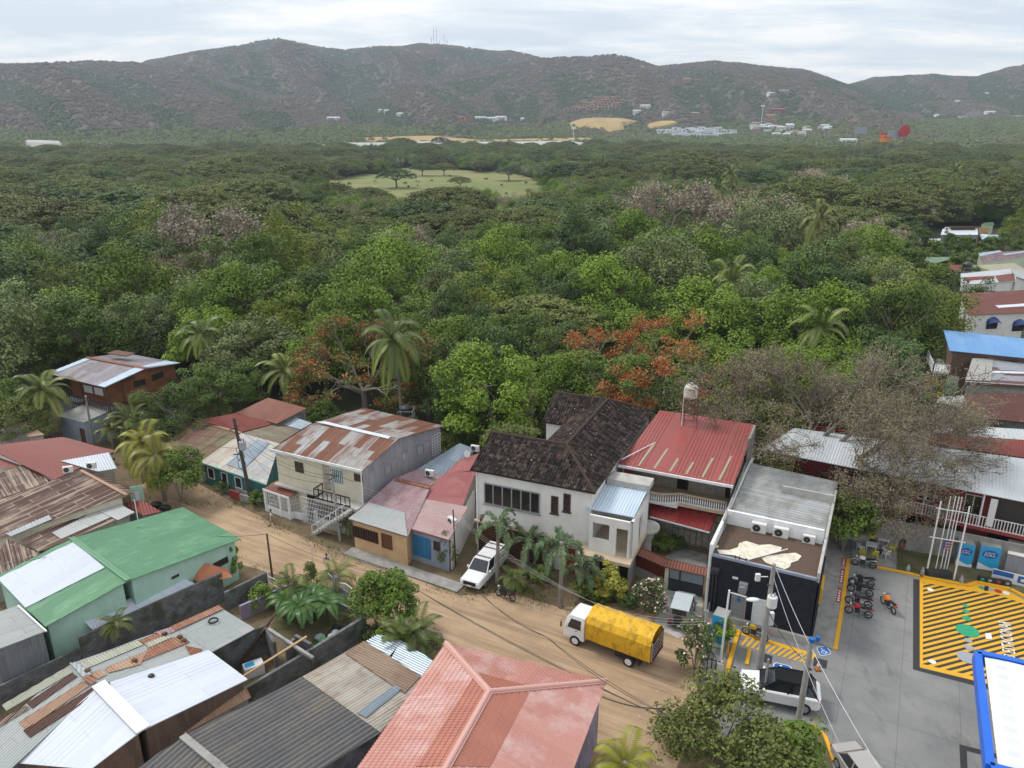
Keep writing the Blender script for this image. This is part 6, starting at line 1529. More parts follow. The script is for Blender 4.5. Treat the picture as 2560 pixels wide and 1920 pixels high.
for a_ in AIR:land_patch('runway_embankment',a_,'concrete_pale',7.0,700)
land_patch('dry_field',[(900,345),(1060,340),(1200,352),(1480,345),(1490,358),(1300,360),(1050,360),(920,358)],'dry_grass',2.0,800)
land_patch('dry_slope',[(850,381),(1000,379),(1200,381),(1380,380),(1380,388),(1200,392),(1000,388),(860,388)],'dry_grass',1.0,700)
# ------------------------------------------------------------------ tree prototypes
PROTO={}
def proto_tree(key,crowns,trunk_mb,h,bark='bark_grey'):
 PROTO[key]=(crowns,trunk_mb,h,bark)
def mkcrown(key,args,mat,h,R,Hc,r0,bark='bark_grey',seedl=1):
 C,T1,T2,T=crown_cloud(*args[0],**args[1]);C=C+np.array([0,0,h]);me=quadmesh('crown',C,T1,T2,T,[mat])
 tm=limb_mb(seedl,h,R,Hc,r0);to=tm.build('trunk',bark,None,loc=(0,0,0));tme=to.data;bpy.data.objects.remove(to)
 PROTO[key]=(me,tme,R)
for i,(k,mat,R,Hc,h,ncl,per,lf)in enumerate((
 ('mid','leaf_mid',5.2,6.0,5.0,75,95,.24),('mid2','leaf_mid',6.0,5.5,5.5,85,95,.26),('bright','leaf_bright',5.0,5.6,5.0,80,95,.24),('bright2','leaf_bright',6.2,5.2,5.0,90,90,.26),
 ('grey','leaf_grey',5.6,5.0,5.0,80,80,.25),('grey2','leaf_grey',6.4,6.2,4.5,95,75,.26),('dark','leaf_dark',5.0,7.0,4.0,85,100,.25),('yellow','leaf_yellow',5.6,6.6,4.5,95,85,.22),('olive','leaf_olive',5.6,5.4,5.0,80,90,.25))):
 mkcrown(k,((100+i,R,Hc,ncl,int(per*2.3),lf*.64),dict(mode='round',cr=R*.25)),mat,h,R,Hc,.28,seedl=i)
for i,(k,mat,R,Hc,h,ncl,per,lf)in enumerate((('umb','leaf_olive',10,6.2,4.2,330,42,.27),('umb2','leaf_dark',9,5.6,4.2,300,42,.27),('umb3','leaf_olive',12,8.0,4.0,460,40,.27))):
 mkcrown(k,((200+i,R,Hc,ncl,int(per*1.5),lf*.8),dict(mode='umbrella',cr=R*.085,lean=1.0)),mat,h,R,Hc,.45,seedl=20+i)
for i,k in enumerate(('bare','bare2')):
 bm_,tips=make_bare(40+i,3.2,2.6,.26,4,.62,.16,3,0,4,.75,.025)
 to=bm_.build('trunk','bark_pale',None,loc=(0,0,0));tme=to.data;bpy.data.objects.remove(to)
 C,T1,T2,T=tipleaves(tips,11,.45,.16,np.random.default_rng(60+i),1,.8);PROTO[k]=(quadmesh('crown',C,T1,T2,T,['leaf_dry' if i==0 else 'leaf_drygreen']),tme,5)
def palm_proto(key,seed,h,lean,mat,**k):
 C,T1,T2,TT,ra=palm_mesh(key,seed,mat=mat,**k);top=V(lean,lean*.3,h);C=C+np.array(top)
 me=quadmesh('crown',C,T1,T2,TT,[mat]);m=MB();m.tube([(0,0,-.2),(lean*.25,0,h*.4),(lean*.7,lean*.1,h*.75),top],[.22,.16,.14,.13],8)
 m.ball(top,.3,8,5);rach_mb(m,ra,.03,top);to=m.build('trunk','bark_palm',None,loc=(0,0,0));tme=to.data;bpy.data.objects.remove(to)
 PROTO[key]=(me,tme,3.5)
palm_proto('coco',3,9,.8,'leaf_palm',n=22,L=4.4,ll=1.0,lw=.075,el=(-.75,1.25),droop=1.15,nl=30)
palm_proto('coco2',5,6.5,-.6,'leaf_palm',n=20,L=4.0,ll=.95,lw=.075,el=(-.5,1.25),droop=1.0,nl=28)
palm_proto('cocolow',9,3.6,.3,'leaf_palm',n=18,L=4.0,ll=.95,lw=.07,el=(-.2,1.3),droop=.9,nl=28,old=0)
palm_proto('yellowpalm',8,4.2,.3,'leaf_palmyellow',n=22,L=3.3,ll=.9,lw=.06,el=(-.5,1.25),droop=1.5,nl=28)
palm_proto('fox',4,5.4,.1,'leaf_foxtail',n=9,L=2.6,ll=.42,lw=.05,el=(-.1,1.1),droop=1.5,nl=34,fox=True,old=0)
palm_proto('foxlow',6,2.6,.1,'leaf_foxtail',n=10,L=2.3,ll=.4,lw=.05,el=(0,1.2),droop=1.2,nl=32,fox=True,old=0)
palm_proto('palmsmall',7,1.2,.1,'leaf_palm',n=14,L=2.0,ll=.55,lw=.04,el=(.1,1.3),droop=1.2,nl=22,old=0)
ntree=0
def plant(key,x,y,s=1.0,label='',cat='tree',name='tree',group=None,rz=None,z=0.0,sz=None,crownname='crown',trunkname='trunk'):
 global ntree;ntree+=1
 me,tme,R=PROTO[key];r=E(name,(x,y,z),label,cat,group,rz if rz is not None else(ntree*2.399)%6.283);r.scale=(s,s,sz or s)
 a=obj(crownname,me,r);b=obj(trunkname,tme,r);return r
LAB={'mid':'rounded mid green tree','mid2':'broad mid green tree','bright':'fresh bright green tree','bright2':'spreading bright green tree','grey':'pale grey green loose tree','grey2':'tall pale grey green feathery tree',
  'dark':'tall dark green tree','yellow':'yellowish green dense tree','olive':'rounded olive green tree','umb':'wide flat topped olive tree','umb2':'wide flat topped dark tree','umb3':'very wide domed olive tree',
  'bare':'leafless greyish brown tree','bare2':'thin half bare pale tree','coco':'tall coconut palm','coco2':'leaning coconut palm'}
KN={'umb':'umbrella_tree','umb2':'umbrella_tree','umb3':'umbrella_tree','bare':'bare_tree','bare2':'bare_tree','coco':'coconut_palm','coco2':'coconut_palm'}
placed=[]
def ok_place(x,y,r):
 for a,b,c in placed:
  if(a-x)**2+(b-y)**2<((r+c)*.62)**2:return False
 return True
def crownat(key,px,py,zc,s,label,name=None,group=None,cat='tree',blockr=None,**k):
 """tree whose crown centre (height zc) shows at a photo point"""
 p=at(px,py,zc);placed.append((p.x,p.y,(blockr or PROTO[key][2]*s*.8)));return plant(key,p.x,p.y,s,label,cat,name or KN.get(key,'tree'),group,**k)
# named trees first
crownat('umb3',760,640,9,1.15,'huge domed olive green tree in the middle of the forest left of the centre')
crownat('umb3',1190,560,9,1.1,'big domed umbrella tree beside the field, in front of the open ground')
crownat('umb',820,520,8,.8,'flat topped tree left of the big dome tree below the field');crownat('umb2',1010,505,7.5,.85,'dark flat topped tree at the near edge of the field')
crownat('umb3',640,480,9,1.2,'dark domed tree group left of the field');crownat('umb',540,520,9,1.2,'wide olive tree standing behind the grey leafless trees at the left')
crownat('umb2',350,560,9,1.0,'dark umbrella tree in the left part of the forest');crownat('umb3',1500,470,9,1.1,'wide layered umbrella tree right of the field');crownat('umb',1650,430,9,1.4,'layered flat topped tree behind the coconut palms right of the field')
crownat('coco',488,840,9,1.0,'coconut palm with drooping yellow lower fronds right of the brick house',rz=.4)
crownat('coco',995,845,12.5,1.15,'large dark coconut palm behind the orange flowering tree',rz=2,sz=1.35)
crownat('coco2',700,935,6,1.0,'coconut palm behind the brick red roof',rz=3);crownat('coco2',1310,960,6.5,.95,'coconut palm left of the clay tile roof',rz=.2)
crownat('coco',2050,545,16.5,1.3,'tall solitary coconut palm with pale trunk in the forest at the right',rz=1,sz=1.8);crownat('coco',1790,470,16,1.2,'coconut palm above the pale bare trees right of the field',sz=1.75);crownat('coco',1825,435,16,1.2,'farther coconut palm behind the pale bare trees',sz=1.75)
crownat('coco2',2040,820,10.5,1.15,'coconut palm with yellow fronds behind the big bare tree',sz=1.6);crownat('coco2',1840,700,13,1.0,'dark coconut palm deep in the forest right of the centre',sz=1.95);crownat('coco2',2385,430,15,1.1,'coconut palm among the trees near the far right houses',sz=2.3);crownat('coco2',100,970,6.5,1.0,'coconut palm left of the brick house',rz=2.2)
crownat('coco2',1490,600,13,1.0,'dark palm half hidden in the forest below the umbrella tree',sz=2.0);crownat('coco2',2290,700,8,.9,'palm among dark trees left of the village')
crownat('yellow',2260,810,7,1.35,'large yellow green mango tree left of the blue roof house');crownat('dark',1185,965,6,1.0,'dense dark rounded tree left of the clay tile roof')
crownat('dark',2440,530+230,6,.9,'dark dense tree in front of the banded roof house');crownat('dark',2180,930,6,1.0,'blue green tree in front of the yellow flowering bush');crownat('bright2',2080,915,6.5,.9,'bright green tree cluster behind the big bare tree');crownat('dark',1930,830,6.5,1.0,'dark tree right of the orange flowering tree')
crownat('bright',1900,720,8,1.1,'tall fresh green tree behind the orange flowering tree, right part');crownat('grey2',1560,690,8,1.1,'pale grey green tree directly behind the orange flowering tree');crownat('grey',860,790,8,1.1,'pale feathery tree left of the large dark coconut palm');crownat('grey',470+170,720+160,6.5,1.1,'soft dark green tree between the two left coconut palms')
crownat('dark',2160,480,9,1.2,'dark green tall tree among bare trees at the right');crownat('bare',1700,560,11,2.1,'wide leafless grey tree left of the tall solitary palm');crownat('bare',1900,570,10,1.9,'leafless grey brown tree beside the tall solitary palm');crownat('bare',2010,480,11,1.9,'grey purple leafless tree behind the tall solitary palm')
crownat('bare',2185,600,7,1.2,'tall pinkish bare tree with visible trunk at the right');crownat('bare',520,620,10,1.9,'grey bare tree left of the huge domed tree');crownat('bare2',620,620,8,1.3,'half bare pale tree left of the huge domed tree');crownat('bare',2300,520,9,1.3,'bare grey tree above the white canopy')
crownat('yellow',2560,560,8,1.0,'yellow brown large tree at the right edge above the thatched roof');crownat('mid',2420,690,5,.7,'small tree behind the green hip roof');crownat('mid',450,1030,4.5,.75,'pale green round tree right of the brick house');crownat('mid',25,1000,5,.7,'bright bush tree at the left edge by the palm');crownat('dark',2480,875-15,4.5,.5,'small dark tree in front of the white wall with awnings')
crownat('olive',60,1075-30,3.5,.6,'low yellowish bush tree left of the grey annex');crownat('mid',540,975,5,.8,'green tree between the brick house and the brick red roof')
# forest fill, nearest trees as individuals
_b=[A(14,-300,1700,0),A(14,40,480,6.6),A(14,1170,200,6.6),A(14,2000,370,6.6),A(14,2250,900,0),A(2,100,240,4),A(2,380,130,5),A(2,760,230,4),A(2,1210,215,6.6),A(2,1930,375,6.6),A(2,2200,560,4.5),A(3,740,235,9.5),A(3,1880,350,7.8),A(4,680,520,8.3),A(4,980,570,7.3),A(13,735,570,7.2),A(17,420,1230,4.8),A(17,330,700,3),A(17,500,230,9),A(16,1180,1050,9.4),A(16,1200,740,7.6),A(16,1000,600,4.8),A(16,590,330,1),A(16,590,220,4),A(16,1060,20,7),A(16,2300,-20,7),at(3000,1300),at(1280,2400),at(-400,1300)]
built=[(p.x,p.y)for p in _b]
for px_,py_,zc_,rr_ in((1655,905,6.5,13),(1560,925,5,9),(1770,925,5,9),(1655,960,3,9),(1560,960,3,8),(1770,960,3,8),(1480,960,3,4),(860,980,3,4),(940,1000,3,4),(1480,940,5,4),(1655,860,7,6),(905,935,5.5,6),(905,975,3,4),(700,970,3,3),(488,880,4,3),(995,900,5,3),(1310,990,3,3),(2150,1090,5,9)):p=at(px_,py_,zc_);placed.append((p.x,p.y,rr_))
def edged(x,y):
 m_=1e9
 for i in range(len(built)):
  ax,ay=built[i-1];bx,by=built[i];t_=max(0,min(1,((x-ax)*(bx-ax)+(y-ay)*(by-ay))/((bx-ax)**2+(by-ay)**2+1e-9)));m_=min(m_,math.hypot(x-ax-t_*(bx-ax),y-ay-t_*(by-ay)))
 return m_
rnd=random.Random(3);cand=[]
kinds=['mid']*6+['mid2']*6+['bright']*6+['bright2']*6+['grey']*5+['grey2']*4+['dark']*4+['olive']*3+['yellow']*1+['bare']*1+['bare2']*2+['umb']*1
for i in range(16000):
 y=rnd.uniform(62,180);x=rnd.uniform(-.74,.74)*y
 if abs(x)<120 or True:cand.append((x,y))
cand.sort(key=lambda p:p[1]);rnd2=random.Random(4)
bx_=np.array([c[0]for c in cand]);by_=np.array([c[1]for c in cand]);low=[tuple(at(a_,b_,0))[:2]for a_,b_ in((2210,800),(2215,640),(2290,575),(2760,560),(2760,800))];inb=tri_in(built,bx_,by_)|tri_in(low,bx_,by_)
fill=0;byn=[]
order=list(range(len(cand)));rnd2.shuffle(order)
for i in order:
 if inb[i]or fill>=232:continue
 x,y=cand[i]
 if y>178:continue
 k=rnd2.choice(kinds);s=rnd2.uniform(.85,1.5);R=PROTO[k][2]*s
 front=edged(x,y)
 if front<R*.7 or(front<16 and k[:4]=='bare'):continue
 if not ok_place(x,y,R):continue
 placed.append((x,y,R));fill+=1;zone='left' if x<-.25*y else 'right' if x>.25*y else 'middle'
 side={'left':'in the left part of the dense forest','middle':'in the middle of the dense forest behind the houses','right':'in the right part of the dense forest'}[zone]
 plant(k,x,y,s,LAB[k]+' '+side,'tree',KN.get(k,'tree'),LAB[k]+'s '+side,sz=s*rnd2.uniform(.9,1.25))
print('FILL',fill)
# trees standing in the field
for px,py,k,s,lab in((990,440,'umb2',1.15,'single dark umbrella tree in the grass field, nearest'),(1150,440,'umb',.65,'small flat tree standing alone in the middle of the field'),(1272,425,'umb2',1.0,'dark umbrella tree at the right end of the field'),(1110,415,'umb',.9,'dark tree at the far edge of the field, middle'),
       (1055,415,'umb2',.9,'dark tree at the far edge of the field, left of the middle'),(885,415,'umb',.8,'tree at the left end of the field'),(840,418,'umb2',.7,'small dark tree farthest left of the field'),(1200,408,'umb',.9,'olive tree at the far edge of the field, right of the middle')):
 p=at(px,py,7);plant(k,p.x,p.y,s,lab,'tree','umbrella_tree')
for px,py,s,lab in((1100,355,1.5,'large dark tree standing against the runway bank'),(1200,370,1.1,'dark tree right of the large one by the runway bank'),(695,322,1.2,'lone dark tree in the far plain at the left')):
 p=on_terrain(px,py+14,700);plant('umb2',p.x,p.y,s,lab,'tree','umbrella_tree',z=p.z)
# ------------------------------------------------------------------ far woodland: one mass each, trees scattered over the land
def scatter(name,P,S,Idx,meshes,mats=None):
 col=bpy.data.collections.new(name+'_kinds')
 for i,m in enumerate(meshes):o=bpy.data.objects.new('crown_%02d'%i,m);col.objects.link(o)
 me=bpy.data.meshes.new(name);me.vertices.add(len(P));me.vertices.foreach_set('co',P.astype(np.float32).reshape(-1))
 for n_,t_,d_ in(('scl','FLOAT',S.astype(np.float32)),('rz','FLOAT',rg.uniform(0,6.28,len(P)).astype(np.float32)),('kind_id','INT',Idx.astype(np.int32))):
  a=me.attributes.new(n_,t_,'POINT');a.data.foreach_set('value',d_)
 me.update();o=obj(name,me)
 g=bpy.data.node_groups.new(name,'GeometryNodeTree');g.interface.new_socket('Geometry',in_out='INPUT',socket_type='NodeSocketGeometry');g.interface.new_socket('Geometry',in_out='OUTPUT',socket_type='NodeSocketGeometry')
 N=lambda t:g.nodes.new(t);gi=N('NodeGroupInput');go=N('NodeGroupOutput');ip=N('GeometryNodeInstanceOnPoints');ci=N('GeometryNodeCollectionInfo')
 ci.inputs['Collection'].default_value=col;ci.inputs['Separate Children'].default_value=True;ci.inputs['Reset Children'].default_value=True
 def attr(n_,dt):a=N('GeometryNodeInputNamedAttribute');a.data_type=dt;a.inputs['Name'].default_value=n_;return a.outputs['Attribute']
 g.links.new(gi.outputs[0],ip.inputs['Points']);g.links.new(ci.outputs[0],ip.inputs['Instance']);ip.inputs['Pick Instance'].default_value=True
 g.links.new(attr('kind_id','INT'),ip.inputs['Instance Index']);g.links.new(attr('scl','FLOAT'),ip.inputs['Scale'])
 cx=N('ShaderNodeCombineXYZ');g.links.new(attr('rz','FLOAT'),cx.inputs[2]);g.links.new(cx.outputs[0],ip.inputs['Rotation']);g.links.new(ip.outputs[0],go.inputs[0])
 md=o.modifiers.new('scatter','NODES');md.node_group=g;tag(o,kind='stuff');return o
def poisson_polar(r0,r1,dens,seed):
 rgn=np.random.default_rng(seed);n=int(.74*2*.5*(r1**2-r0**2)*dens);r=np.sqrt(rgn.uniform(r0**2,r1**2,n));th=rgn.uniform(-.70,.70,n);return r*np.sin(th),r*np.cos(th),r,rgn
# valley
x,y,r,rgn=poisson_polar(172,1000,1/50,1)
low=[tuple(at(a_,b_,0))[:2]for a_,b_ in((2210,800),(2215,640),(2290,575),(2760,560),(2760,800))]
keep=~tri_in(low,x,y)&~tri_in(field,x,y)&~tri_in(track,x,y)&~tri_in(built,x,y)
for cx_,cy_,cr_ in placed:keep&=(x-cx_)**2+(y-cy_)**2>(cr_*.8)**2
clr=[tuple(at(px,py,0))[:2]for px,py in((1350,500),(1420,515),(1640,470),(1620,450),(1480,460),(1400,540),(1330,560))]
x,y,r=x[keep],y[keep],r[keep];n=len(x)
lo=[PROTO[k][0]for k in('mid','mid2','bright','bright2','grey','grey2','dark','olive','bare','bare2','umb','umb2','umb3')]
pn=vn(x/60+40,y/60+40) # patches of umbrella trees
th_=np.arctan2(x,y);right=th_>.02
W8=np.where((pn>.55)[:,None]&(np.arange(13)>=10)[None],1.8,.75);W8[:,10:]*=.6;W8[:,8:10]=np.where(pn<.3,1.8,.35)[:,None];W8[:,12]*=.5;W8*=np.array([1.5,1.5,2.0,2.0,1.6,1.6,.25,1.0,1,1,.8,.45,.8]);W8/=W8.sum(1,keepdims=True)
Idx=(rgn.random(n)[:,None]>np.cumsum(W8,1)).sum(1).clip(0,12)
S=rgn.uniform(.7,1.1,n)*np.where(Idx>=10,rgn.uniform(1.0,1.6,n),1);Zv=np.maximum(height(x,y),0)-.5+np.where(Idx>=10,0,0)
scatter('valley_forest',np.stack([x,y,Zv],-1),S,Idx,lo)
# small far crowns
def farcrown(seed,mat,n=90,leaf=.9,R=4.2):
 rgn=np.random.default_rng(seed);d=sphere(n,rgn);d[:,2]=np.abs(d[:,2]);C=d*np.array([R,R,R*.85])*rgn.uniform(.7,1.05,(n,1))+np.array([0,0,2.0]);T1,T2=leaves(C,d+np.array([0,0,.3]),leaf,rgn,.7,.35)
 return quadmesh('crown',C,T1,T2,rgn.random(n),[mat])
fc=[farcrown(i,'leaf_hill')for i in range(4)];fd=[farcrown(50+i,'leaf_hilldark',100,.9,4.6)for i in range(2)];fg=[farcrown(20+i,'leaf_hillgreen',110,.9,4.6)for i in range(3)]
x,y,r,rgn=poisson_polar(990,3200,1/52,2);Zt=np.maximum(height(x,y),0)
d_=1.0;hb_=base_z(r);slope_up=Zt-hb_
airm=np.zeros(len(x),bool)
def polyground(pts,r0):return[tuple(on_terrain(a,b,r0))[:2]for a,b in pts]
for a_ in AIR:airm|=tri_in(polyground([(u,w+(28 if i>len(a_)/2-.5 else 0))for i,(u,w)in enumerate(a_)],700),x,y)
for pts,r0 in(([(1415,312),(1440,304),(1480,299),(1520,298),(1570,300),(1597,305),(1580,312),(1562,318),(1558,330),(1530,334),(1490,326),(1450,322),(1420,318)],800),([(1615,318),(1650,308),(1690,306),(1696,312),(1670,320),(1630,324)],800),([(900,345),(1060,340),(1200,352),(1480,345),(1490,358),(1300,360),(1050,360),(920,358)],800)):airm|=tri_in(polyground(pts,r0),x,y)
airm&=rgn.random(len(x))>.06
x,y,r,Zt,slope_up=x[~airm],y[~airm],r[~airm],Zt[~airm],slope_up[~airm]
isg=slope_up<(6+14*vn(x/150,y/150))
S=rgn.uniform(.7,1.25,len(x))*np.where(isg,1.05,.9);lap=sum(height(x+a,y+b)for a,b in((90,0),(-90,0),(0,90),(0,-90)))/4-Zt;thd=np.arctan2(x,y)
top=((r>2450)&(slope_up>110))|((thd>.24)&(slope_up>50));mixn=vn(x/130+9,y/130)-.5
isd=(lap+mixn*3>np.where(top,-2.2,1.8))|(rgn.random(len(x))<.03)
Idx=np.where(isg,4+rgn.integers(0,3,len(x)),np.where(isd,7+rgn.integers(0,2,len(x)),rgn.integers(0,4,len(x))))
scatter('hillside_woodland',np.stack([x,y,Zt-1.2],-1),S,Idx,fc+fg+fd)
print('SCATTER',n,len(x))
# haze: one closed box of even thin air round the whole place
hzv=MB().box((0,2090,191),(6800,4400,384));ho=hzv.build('haze','black',None)
t=bpy.data.materials.new('haze');t.use_nodes=True;t.node_tree.nodes.clear();oo=t.node_tree.nodes.new('ShaderNodeOutputMaterial');pv=t.node_tree.nodes.new('ShaderNodeVolumePrincipled')
pv.inputs['Color'].default_value=(.74,.87,1,1);pv.inputs['Density'].default_value=.000135;pv.inputs['Anisotropy'].default_value=.1;t.node_tree.links.new(pv.outputs[0],oo.inputs['Volume'])
ho.data.materials.clear();ho.data.materials.append(t);tag(ho,kind='stuff')

rf_=random.Random(8)
for i in range(26):
 p=at(rf_.uniform(790,1345),rf_.uniform(432,492),0)
 if tri_in(field,np.array([p.x]),np.array([p.y]))[0]:plant(rf_.choice(['olive','bare2','mid']),p.x,p.y,rf_.uniform(.12,.3),'small low bush scattered on the grass field','shrub','field_bush','small bushes scattered on the grass field',sz=rf_.uniform(.1,.2))
# ------------------------------------------------------------------ big half bare tree over the long red house
def bigtree():
 p=A(4,1090,1262,0);r=E('bare_tree',p,'huge spreading half leafless tree with grey twigs over the long pale roof','tree')
 rg_=random.Random(12);out,tips=[],[]
 out.append(([V(0,0,-.2),V(.2,.1,2),V(0,.4,4.6)],[.62,.5,.48]))
 t0=V(0,.4,4.4)
 for az,L,el,rr in((-12,5.0,.12,.36),(12,5.6,.25,.42),(40,4.4,.4,.34),(85,3.6,.7,.3),(125,3.8,.5,.28),(152,4.2,.3,.30),(-40,4.2,.0,.28),(180,3.8,.2,.26),(-70,3.4,.1,.24),(-110,3.0,.2,.2),(-25,3.6,.5,.28),(60,3.0,1.0,.3),(20,4.4,.8,.3),(-55,4.6,.35,.3),(-20,5.4,.05,.3),(100,4.0,.75,.28),(140,4.2,.7,.26),(0,4.8,.6,.3)):
  a=R_(az);d=V(math.cos(a)*math.cos(el),math.sin(a)*math.cos(el),math.sin(el))
  branch(rg_,t0+V(0,0,rg_.uniform(-.3,.5)),d,L*(.9 if abs(az)<45 else .98),rr,5,out,tips,.62,.055,3,.15)
 m=MB()
 for pts,rad in out:m.tube(pts,[max(q,.03)for q in rad],3 if rad[0]<.07 else 5 if rad[0]<.22 else 8,cap=False)
 m.build('trunk','bark_grey',None,loc=(0,0,0)).parent=r
 C,T1,T2,T=tipleaves(tips,16,.34,.07,np.random.default_rng(2),.85,.8);obj('twigs',quadmesh('twigs',C,T1,T2,T,['leaf_drygreen']),r)
 rgn=np.random.default_rng(9);CC=[]
 for c,rad in(((-3.4,-1.0,4.6),1.5),((-4.4,-3.4,4.4),1.1),((5.2,-2.2,4.4),1.6),((.5,-1.2,3.3),1.8),((3.2,-2.8,2.4),1.6),((-2.6,-3.6,2.2),1.3),((6.4,-1.5,3.6),1.2),((-.5,.8,5.4),1.4)):
  rad*=1.45;k=1100;CC.append(np.array(c)+sphere(k,rgn)*rad*rgn.uniform(.3,1,(k,1))*np.array([1.2,1,.7]))
 C=np.concatenate(CC);T1,T2=leaves(C,np.tile([0,0,1.],(len(C),1)),.12,rgn);obj('leaf_clumps',quadmesh('leaf_clumps',C,T1,T2,rgn.random(len(C)),['leaf_mid']),r)
bigtree()
def flamboyant(px,py,zc,s,seed,label,greens=.6,reds=.3):
 p=at(px,py,zc);r=E('flame_tree',(p.x,p.y,0),label,'tree');placed.append((p.x,p.y,6))
 m,tips=make_bare(seed,3.4,3.4*s,.34,4,.6,.06,3,.25,6,1.1,.035);o=m.build('trunk','bark_pale',None,loc=(0,0,0));o.parent=r
 rgn=np.random.default_rng(seed);up=[t for t in tips if t[0].z>3]
 C,T1,T2,T=tipleaves(up,22,.5,.15,rgn,greens,.5);obj('crown',quadmesh('crown',C,T1,T2,T,['leaf_olive']),r)
 C,T1,T2,T=tipleaves(up,26,.42,.13,rgn,reds,.5);obj('flowers',quadmesh('flowers',C,T1,T2,T,['flower_red']),r)
flamboyant(1665,965,6.0,1.3,31,'wide flame tree with bare arching branches and orange red flowers behind the tiled house',.5,.95)
flamboyant(905,935,5.5,.95,33,'greener flame tree with scattered orange flowers behind the striped roof',.9,.28)
# ------------------------------------------------------------------ shrubs and garden plants
def bush(key,mat,R,Hc,n,per,leaf,mode='round',flowers=None,fn=160,trunk=.5):
 C,T1,T2,T=crown_cloud(sum(map(ord,key)),R,Hc,n,per,leaf,mode,R*(.5 if mode=='cone' else .3));C=C+np.array([0,0,trunk+Hc*.25])
 mats=[mat];mi=None
 if flowers:
  rgn=np.random.default_rng(4);k=rgn.integers(0,len(C),fn);C2=C[k]+rgn.normal(0,.04,(fn,3))+np.array([0,0,.05]);a,b=leaves(C2,np.tile([0,-.5,1.],(fn,1)),.09,rgn,1)
  mi=np.concatenate([np.zeros(len(C)),np.ones(fn)]);C=np.concatenate([C,C2]);T1=np.concatenate([T1,a]);T2=np.concatenate([T2,b]);T=np.concatenate([T,np.ones(fn)]);mats.append(flowers)
 m=MB()
 for i in range(4):
  a=i*1.6;m.tube([(0,0,-.1),(math.cos(a)*R*.2,math.sin(a)*R*.2,trunk),(math.cos(a)*R*.5,math.sin(a)*R*.5,trunk+Hc*.5)],[.06,.04,.02],5)
 to=m.build('trunk','bark_pale',None,loc=(0,0,0));tme=to.data;bpy.data.objects.remove(to)
 PROTO[key]=(quadmesh('crown',C,T1,T2,T,mats,mi),tme,R)
bush('b_green','leaf_mid',1.2,1.3,26,70,.11);bush('b_bright','leaf_bright',1.0,1.3,26,80,.10);bush('b_dark','leaf_dark',1.2,1.2,26,70,.11);bush('b_yellow','leaf_brightyellow',1.1,1.8,34,70,.10,trunk=.7)
bush('b_olean','leaf_dark',1.3,2.0,34,60,.11,flowers='flower_pink',fn=260,trunk=.6);bush('b_cone','leaf_olive',1.0,3.2,44,70,.10,'cone');bush('b_round','leaf_bright',.75,.75,22,90,.07,trunk=.25)
bush('b_dry','leaf_olive',2.6,2.6,70,60,.13,trunk=1.2);bush('b_flame','flower_yellow',1.3,1.6,30,70,.13);bush('b_tall','leaf_mid',1.9,2.8,60,90,.14,trunk=1.6);bush('b_shade','leaf_mid',2.3,2.4,60,90,.14,trunk=2.2)
def pl(key,n,a,b,s,label,name='shrub',cat='shrub',z=0.0,**k):
 p=A(n,a,b,z);return plant(key,p.x,p.y,s,label,cat,name,k.pop('group',None),crownname='foliage',trunkname='stem',z=0 if z<.5 else z,**k)
pl('b_yellow',7,1390,560,1.15,'bright yellow green shrub behind the covered truck');pl('b_olean',7,1740,660,.95,'oleander with pale pink flowers left of the grey jeep');pl('b_olean',7,2130,1150,.85,'tall oleander with pale flowers beside the blue water kiosk',sz=1.4)
pl('b_green',7,1200,530,.9,'loose green shrub left of the yellow green shrub');pl('b_dark',7,1530,600,.8,'dark shrub right of the yellow green shrub');pl('b_green',7,1330,560,.7,'low shrub at the foot of the yellow green shrub');pl('b_green',7,800,400,.7,'low bush beside the low garden kerb in front of the white house');pl('b_dark',7,720,360,.6,'small dark bush under the feathery palms')
pl('b_cone',2,1930,1620,.72,'conical dark green tree beside the blue door','cone_tree','tree');pl('b_round',2,1435,1500,1.05,'round bright clipped bush in front of the pink roof house');pl('b_round',2,1265,1440,.6,'small yellowish bush under the barred window');pl('b_green',2,1210,1430,.5,'small green bush at the peach wall')
pl('b_green',2,305,1090,.8,'green shrub at the corner of the lattice porch');pl('b_dark',2,60,940,1.1,'dark hedge shrub in front of the teal wall',sz=.8);pl('b_dark',2,220,930,.7,'climbing shrub at the wooden power pole')
pl('b_shade',1,1570,880,1.0,'fresh green street tree at the bend of the dirt road','street_tree','tree');pl('b_cone',6,760,240,.6,'yellow columnar shrub beside the white garden gate',sz=.5);pl('b_tall',6,1500,610,.9,'leafy green garden tree at the roadside corner','garden_tree','tree');pl('b_tall',6,1320,560,.85,'rounded green tree next to the grey block wall end','garden_tree','tree')
pl('b_bright',6,1350,800,.8,'round bright bush between the tan and the silver roofs');pl('b_olean',6,1800,800,.6,'shrub with white flowers at the corner of the pink tile roof');pl('b_green',6,350,400,.9,'green shrub near the lilac garden wall');pl('b_dark',6,560,420,.9,'dark shrub behind the banana plants');pl('b_dark',6,1250,690,.6,'dark low bush at the end of the grey block wall')
pl('b_dry',8,360,2010,1.0,'big dry looking olive bush in the lower right corner garden',sz=1.1);pl('b_dry',8,60,2060,.8,'olive bush at the lower edge left of the big dry bush');pl('b_tall',11,160,1760,.8,'leafy bush beside the yellow kerb at the lower edge');pl('b_bright',8,350,1120,.8,'small tree with glossy leaves beside the water kiosk',sz=1.2);pl('b_dry',11,0,1800,.95,'spreading olive shrub at the lower edge beside the concrete poles')
pl('b_flame',17,340,1260,1.5,'bright yellow flowering shrub beside the stilt balcony');pl('b_shade',8,1400,270,1.0,'green bushy tree at the shop corner by the motorcycles','tree','tree');pl('b_bright',1,2030,1540,.6,'slim green shrub at the corner of the mint house',sz=1.5)
